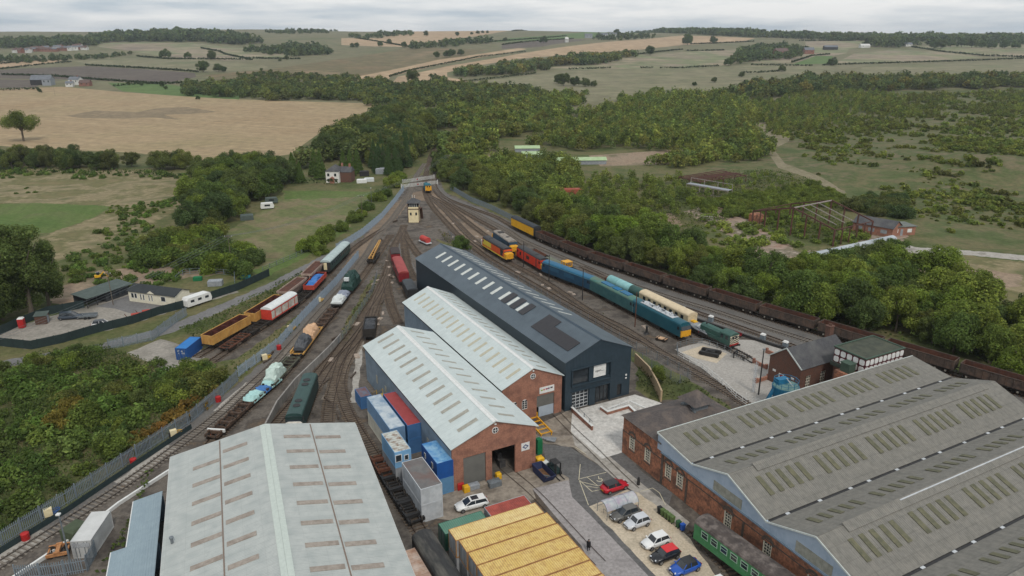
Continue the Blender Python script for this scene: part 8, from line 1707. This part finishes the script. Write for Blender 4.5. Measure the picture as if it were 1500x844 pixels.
mb.build('purlins', m_rs, t); mb = MB()
for u in (0, .5, 1):
    for v in (0, .5, 1): mb.bar(A-o0+d*u+q*v, A-o0+d*u+q*v+Vector((0,0,2.8)), .3)
mb.build('columns', m_rs, t)
for px, py, h in ((1196,390,4.5), (1232,384,5.5), (1262,376,4.5), (1290,372,5), (1312,366,4.5), (1214,392,5)): plant('bush', 'bush', P(px, py), h, 'bright green bush leaning over the pale steel cylinder', 'bush', 'bushes before the steel cylinder', random.choice(VG), 1.1)
bx('rusty_container', 'rust red container half hidden in the birches', 834, 286, (12,3,2.8), mat('rust red container', S(158,84,66)), 'container', R(5), chamfer=.05); bx('brick_ruin', 'small ruined brick hut left of the steel frame', 1107, 325, (4,3,3.2), m_brickd, 'hut', R(20), chamfer=.2); bx('concrete_block', 'pale concrete block in the weeds left of the steel frame', 1035, 324, (4.5,1.6,1.8), m_conc_ if False else g_conc, 'block', R(-10))
for px, py, sx, lb in ((772,222,14,'pale green roofed poultry shed, upper of the pair'), (779,231,11,'bright green roofed poultry shed, lower of the pair'), (845,240,30,'long pale green roofed poultry shed beside the brown plot')):
    p = G(px, py); t = thing('poultry_shed', lb, 'shed', p, R(4), 'green roofed sheds'); mb = MB(); mb.box(-sx/2, sx/2, -3, 3, 0, 2.2); mb.build('wall', m_gs, t); mb = MB(); mb.slab((-sx/2-.3,-3.4,2.1), (sx/2+.3,-3.4,2.1), (sx/2+.3,0,3.4), (-sx/2-.3,0,3.4), .1); mb.slab((-sx/2-.3,0,3.4), (sx/2+.3,0,3.4), (sx/2+.3,3.4,2.1), (-sx/2-.3,3.4,2.1), .1); mb.build('roof', mat('pale green roof', S(170,188,150), S(150,172,128), .4, .7), t)
bx('trackside_hut', 'dark blue grey hut on the grassy branch line', 703, 222, (4,3,3), mat('slate hut', S(92,102,116)), 'hut', 0, chamfer=.1)
for px, py, lb in ((800,299,'white boat shaped cover in the scrub by the sidings'), (861,311,'white sheeted dinghy in the scrub behind the lime trees')): bx('sheeted_boat', lb, px, py, (5,2,1.6), m_ws, 'boat', R(30), chamfer=.5)
# ------------------------------------------------------------------ far houses and farms
m_fw = mat('far white render', S(206,206,202), S(190,188,184), .3); m_fr = mat('far red brick', S(140,98,84), S(120,86,76), .3); m_frf = mat('far tiled roof', S(104,82,76), S(90,76,72), .3); m_fgr = mat('far grey roof', S(112,116,122), S(96,100,106), .3)
def house(label, px, py, L_, W_, h, rz, wall, roof, name='house', cat='house', group=None, chim=True):
    p = G(px, py); t = thing(name, label, cat, p, rz, group); mb = MB(); x, y = L_/2, W_/2; mb.box(-x, x, -y, y, -1, h); mb.add([(x,-y,h),(x,y,h),(x,0,h+W_*.38)], [(0,1,2)]); mb.add([(-x,y,h),(-x,-y,h),(-x,0,h+W_*.38)], [(0,1,2)]); mb.build('wall', wall, t); mb = MB()
    mb.slab((-x-.3,-y-.3,h-.15), (x+.3,-y-.3,h-.15), (x+.3,0,h+W_*.38), (-x-.3,0,h+W_*.38), .15); mb.slab((-x-.3,0,h+W_*.38), (x+.3,0,h+W_*.38), (x+.3,y+.3,h-.15), (-x-.3,y+.3,h-.15), .15); r_ = mb.build('roof', roof, t)
    if chim: mb = MB(); mb.box(x*.5-.5, x*.5+.5, -.5, .5, h+W_*.3, h+W_*.38+1.5); mb.build('chimney', m_fr, r_)
    for k in (-.5, .5):
        mb = MB(); mb.box(x*k-.7, x*k+.7, -y-.06, -y, h*.55, h*.85); mb.build('window', GL, t)
    return t
rnd = random.Random(12)
for k in range(26):
    px, py = 24+k*4.0+rnd.uniform(-1, 1), 76.5-k*.2+rnd.uniform(-1.5, 2.0)
    house('small distant village house among the trees at the upper left', px, py, rnd.uniform(11, 18), 8, rnd.uniform(5, 7), rnd.uniform(-.5, .5), m_fw if rnd.random() < .6 else m_fr, m_frf if rnd.random() < .6 else m_fgr, group='distant village houses')
house('dark barn beside the upper left farm', 63, 124, 22, 14, 6, R(8), m_black, m_fgr, 'barn', 'barn', None, False); house('grey barn with pale end at the upper left farm', 72, 125, 10, 12, 7, R(8), m_gs, m_fgr, 'barn', 'barn', None, False)
house('stone farmhouse at the upper left farm', 112, 124, 14, 9, 6, R(-10), m_fw, m_fgr, 'farmhouse'); house('low brick outbuilding right of the upper left farmhouse', 126, 126, 12, 8, 4, R(5), m_fr, m_frf, 'outbuilding', 'outbuilding', None, False); house('white gabled farm cottage left of the farmhouse', 103, 127, 8, 6, 4, R(10), m_fw, m_fgr, 'cottage', 'cottage')
for i, (px, py, lb, w_, r_) in enumerate(((862,56,'grey roofed barn at the hilltop farm', m_gs, m_fgr), (885,55,'white farmhouse at the hilltop farm', m_fw, m_fgr), (898,54,'pale house between the trees of the hilltop farm', m_fw, m_fgr), (788,44,'red roofed farmhouse on the skyline by the green fields', m_fr, m_frf), (800,44,'small white cottage on the skyline by the green fields', m_fw, m_frf), (830,62,'tiny white hut on the field edge below the hilltop farm', m_fw, m_fw))): house(lb, px, py, 22 if i != 5 else 8, 12, 8, R(5), w_, r_)
house('large dark brick manor house among the hall trees', 1143, 84, 26, 16, 11, R(10), m_fr, m_frf, 'manor_house'); house('brick barn right of the manor house', 1184, 79, 20, 14, 8, R(-5), m_fr, m_fgr, 'barn', 'barn', None, False); house('long open sided barn right of the manor', 1216, 73, 32, 10, 6, R(2), m_black, m_fgr, 'barn', 'barn', None, False)
house('white roofed bungalow by the tall clump on the right hand hill', 1266, 70, 24, 10, 5, R(8), m_fw, m_fw, 'bungalow'); house('white farm building under the tall clump on the right hand hill', 1330, 68, 16, 10, 5, R(0), m_fw, m_fgr)

# ------------------------------------------------------------------ odds and ends among the sidings
rnd = random.Random(31); m_slab = mat('pale slab', S(176,160,146), S(140,126,114), 2, .9); m_old = mat('old sleeper', S(92,80,70), S(66,58,52), 2, .95)
for k in range(46):
    key = ('L4', 'L5', 'L5', 'L6', 'R6', 'R7', 'L2', 'C3', 'R5')[k % 9]; pl = TR[key]; i = rnd.randrange(int(len(pl)*.25), len(pl)-2); dd_ = (pl[i+1]-pl[i]).normalized(); o_ = rnd.choice((-1, 1))*rnd.uniform(1.9, 2.8); q = pl[i]+Vector((-dd_.y, dd_.x))*o_
    mb = MB(); z = .02
    if k % 3 == 0:
        for s_ in range(rnd.randint(2, 4)): mb.box(-1.25, 1.25, -.13+.03*s_, .13+.03*s_, z+s_*.15, z+.145+s_*.15)
        n_, lb, ct, gr, mm = 'sleeper_stack', 'short stack of old timber sleepers lying beside a siding', 'sleepers', 'old sleepers beside the sidings', m_old
    else:
        a_, b_ = rnd.uniform(.5, 1.1), rnd.uniform(.3, .6); mb.loft([[(-a_,-b_,0),(a_,-b_*.9,0),(a_*.9,b_,0),(-a_*.95,b_*.9,0)], [(-a_*.95,-b_*.95,.18),(a_*.9,-b_*.85,.2),(a_*.85,b_*.9,.2),(-a_*.9,b_*.85,.17)]])
        n_, lb, ct, gr, mm = 'concrete_slab', 'pale concrete slab lying loose between the sidings', 'slab', 'loose slabs among the sidings', m_slab
    o = mb.build(n_, mm); o.location = (q.x, q.y, 0); o.rotation_euler = (0, 0, math.atan2(dd_.y, dd_.x)+rnd.uniform(-.6, .6)); tag(o, lb, ct, gr)
# ------------------------------------------------------------------ the air over the valley
hz = MB(); hz.box(-9000, 9000, -250, 9800, -130, 175); m = bpy.data.materials.new('valley haze'); m.use_nodes = True; t_ = m.node_tree; t_.nodes.clear()
pv = t_.nodes.new('ShaderNodeVolumePrincipled'); pv.inputs['Density'].default_value = .00008; pv.inputs['Color'].default_value = (.80, .87, .95, 1); pv.inputs['Anisotropy'].default_value = .2
ou = t_.nodes.new('ShaderNodeOutputMaterial'); t_.links.new(pv.outputs[0], ou.inputs['Volume'])
o = hz.build('haze', m); tag(o, 'thin pale haze over the valley and the far hills', 'haze', None, 'stuff')
scene.cycles.volume_bounces = 0; scene.cycles.volume_step_rate = 10
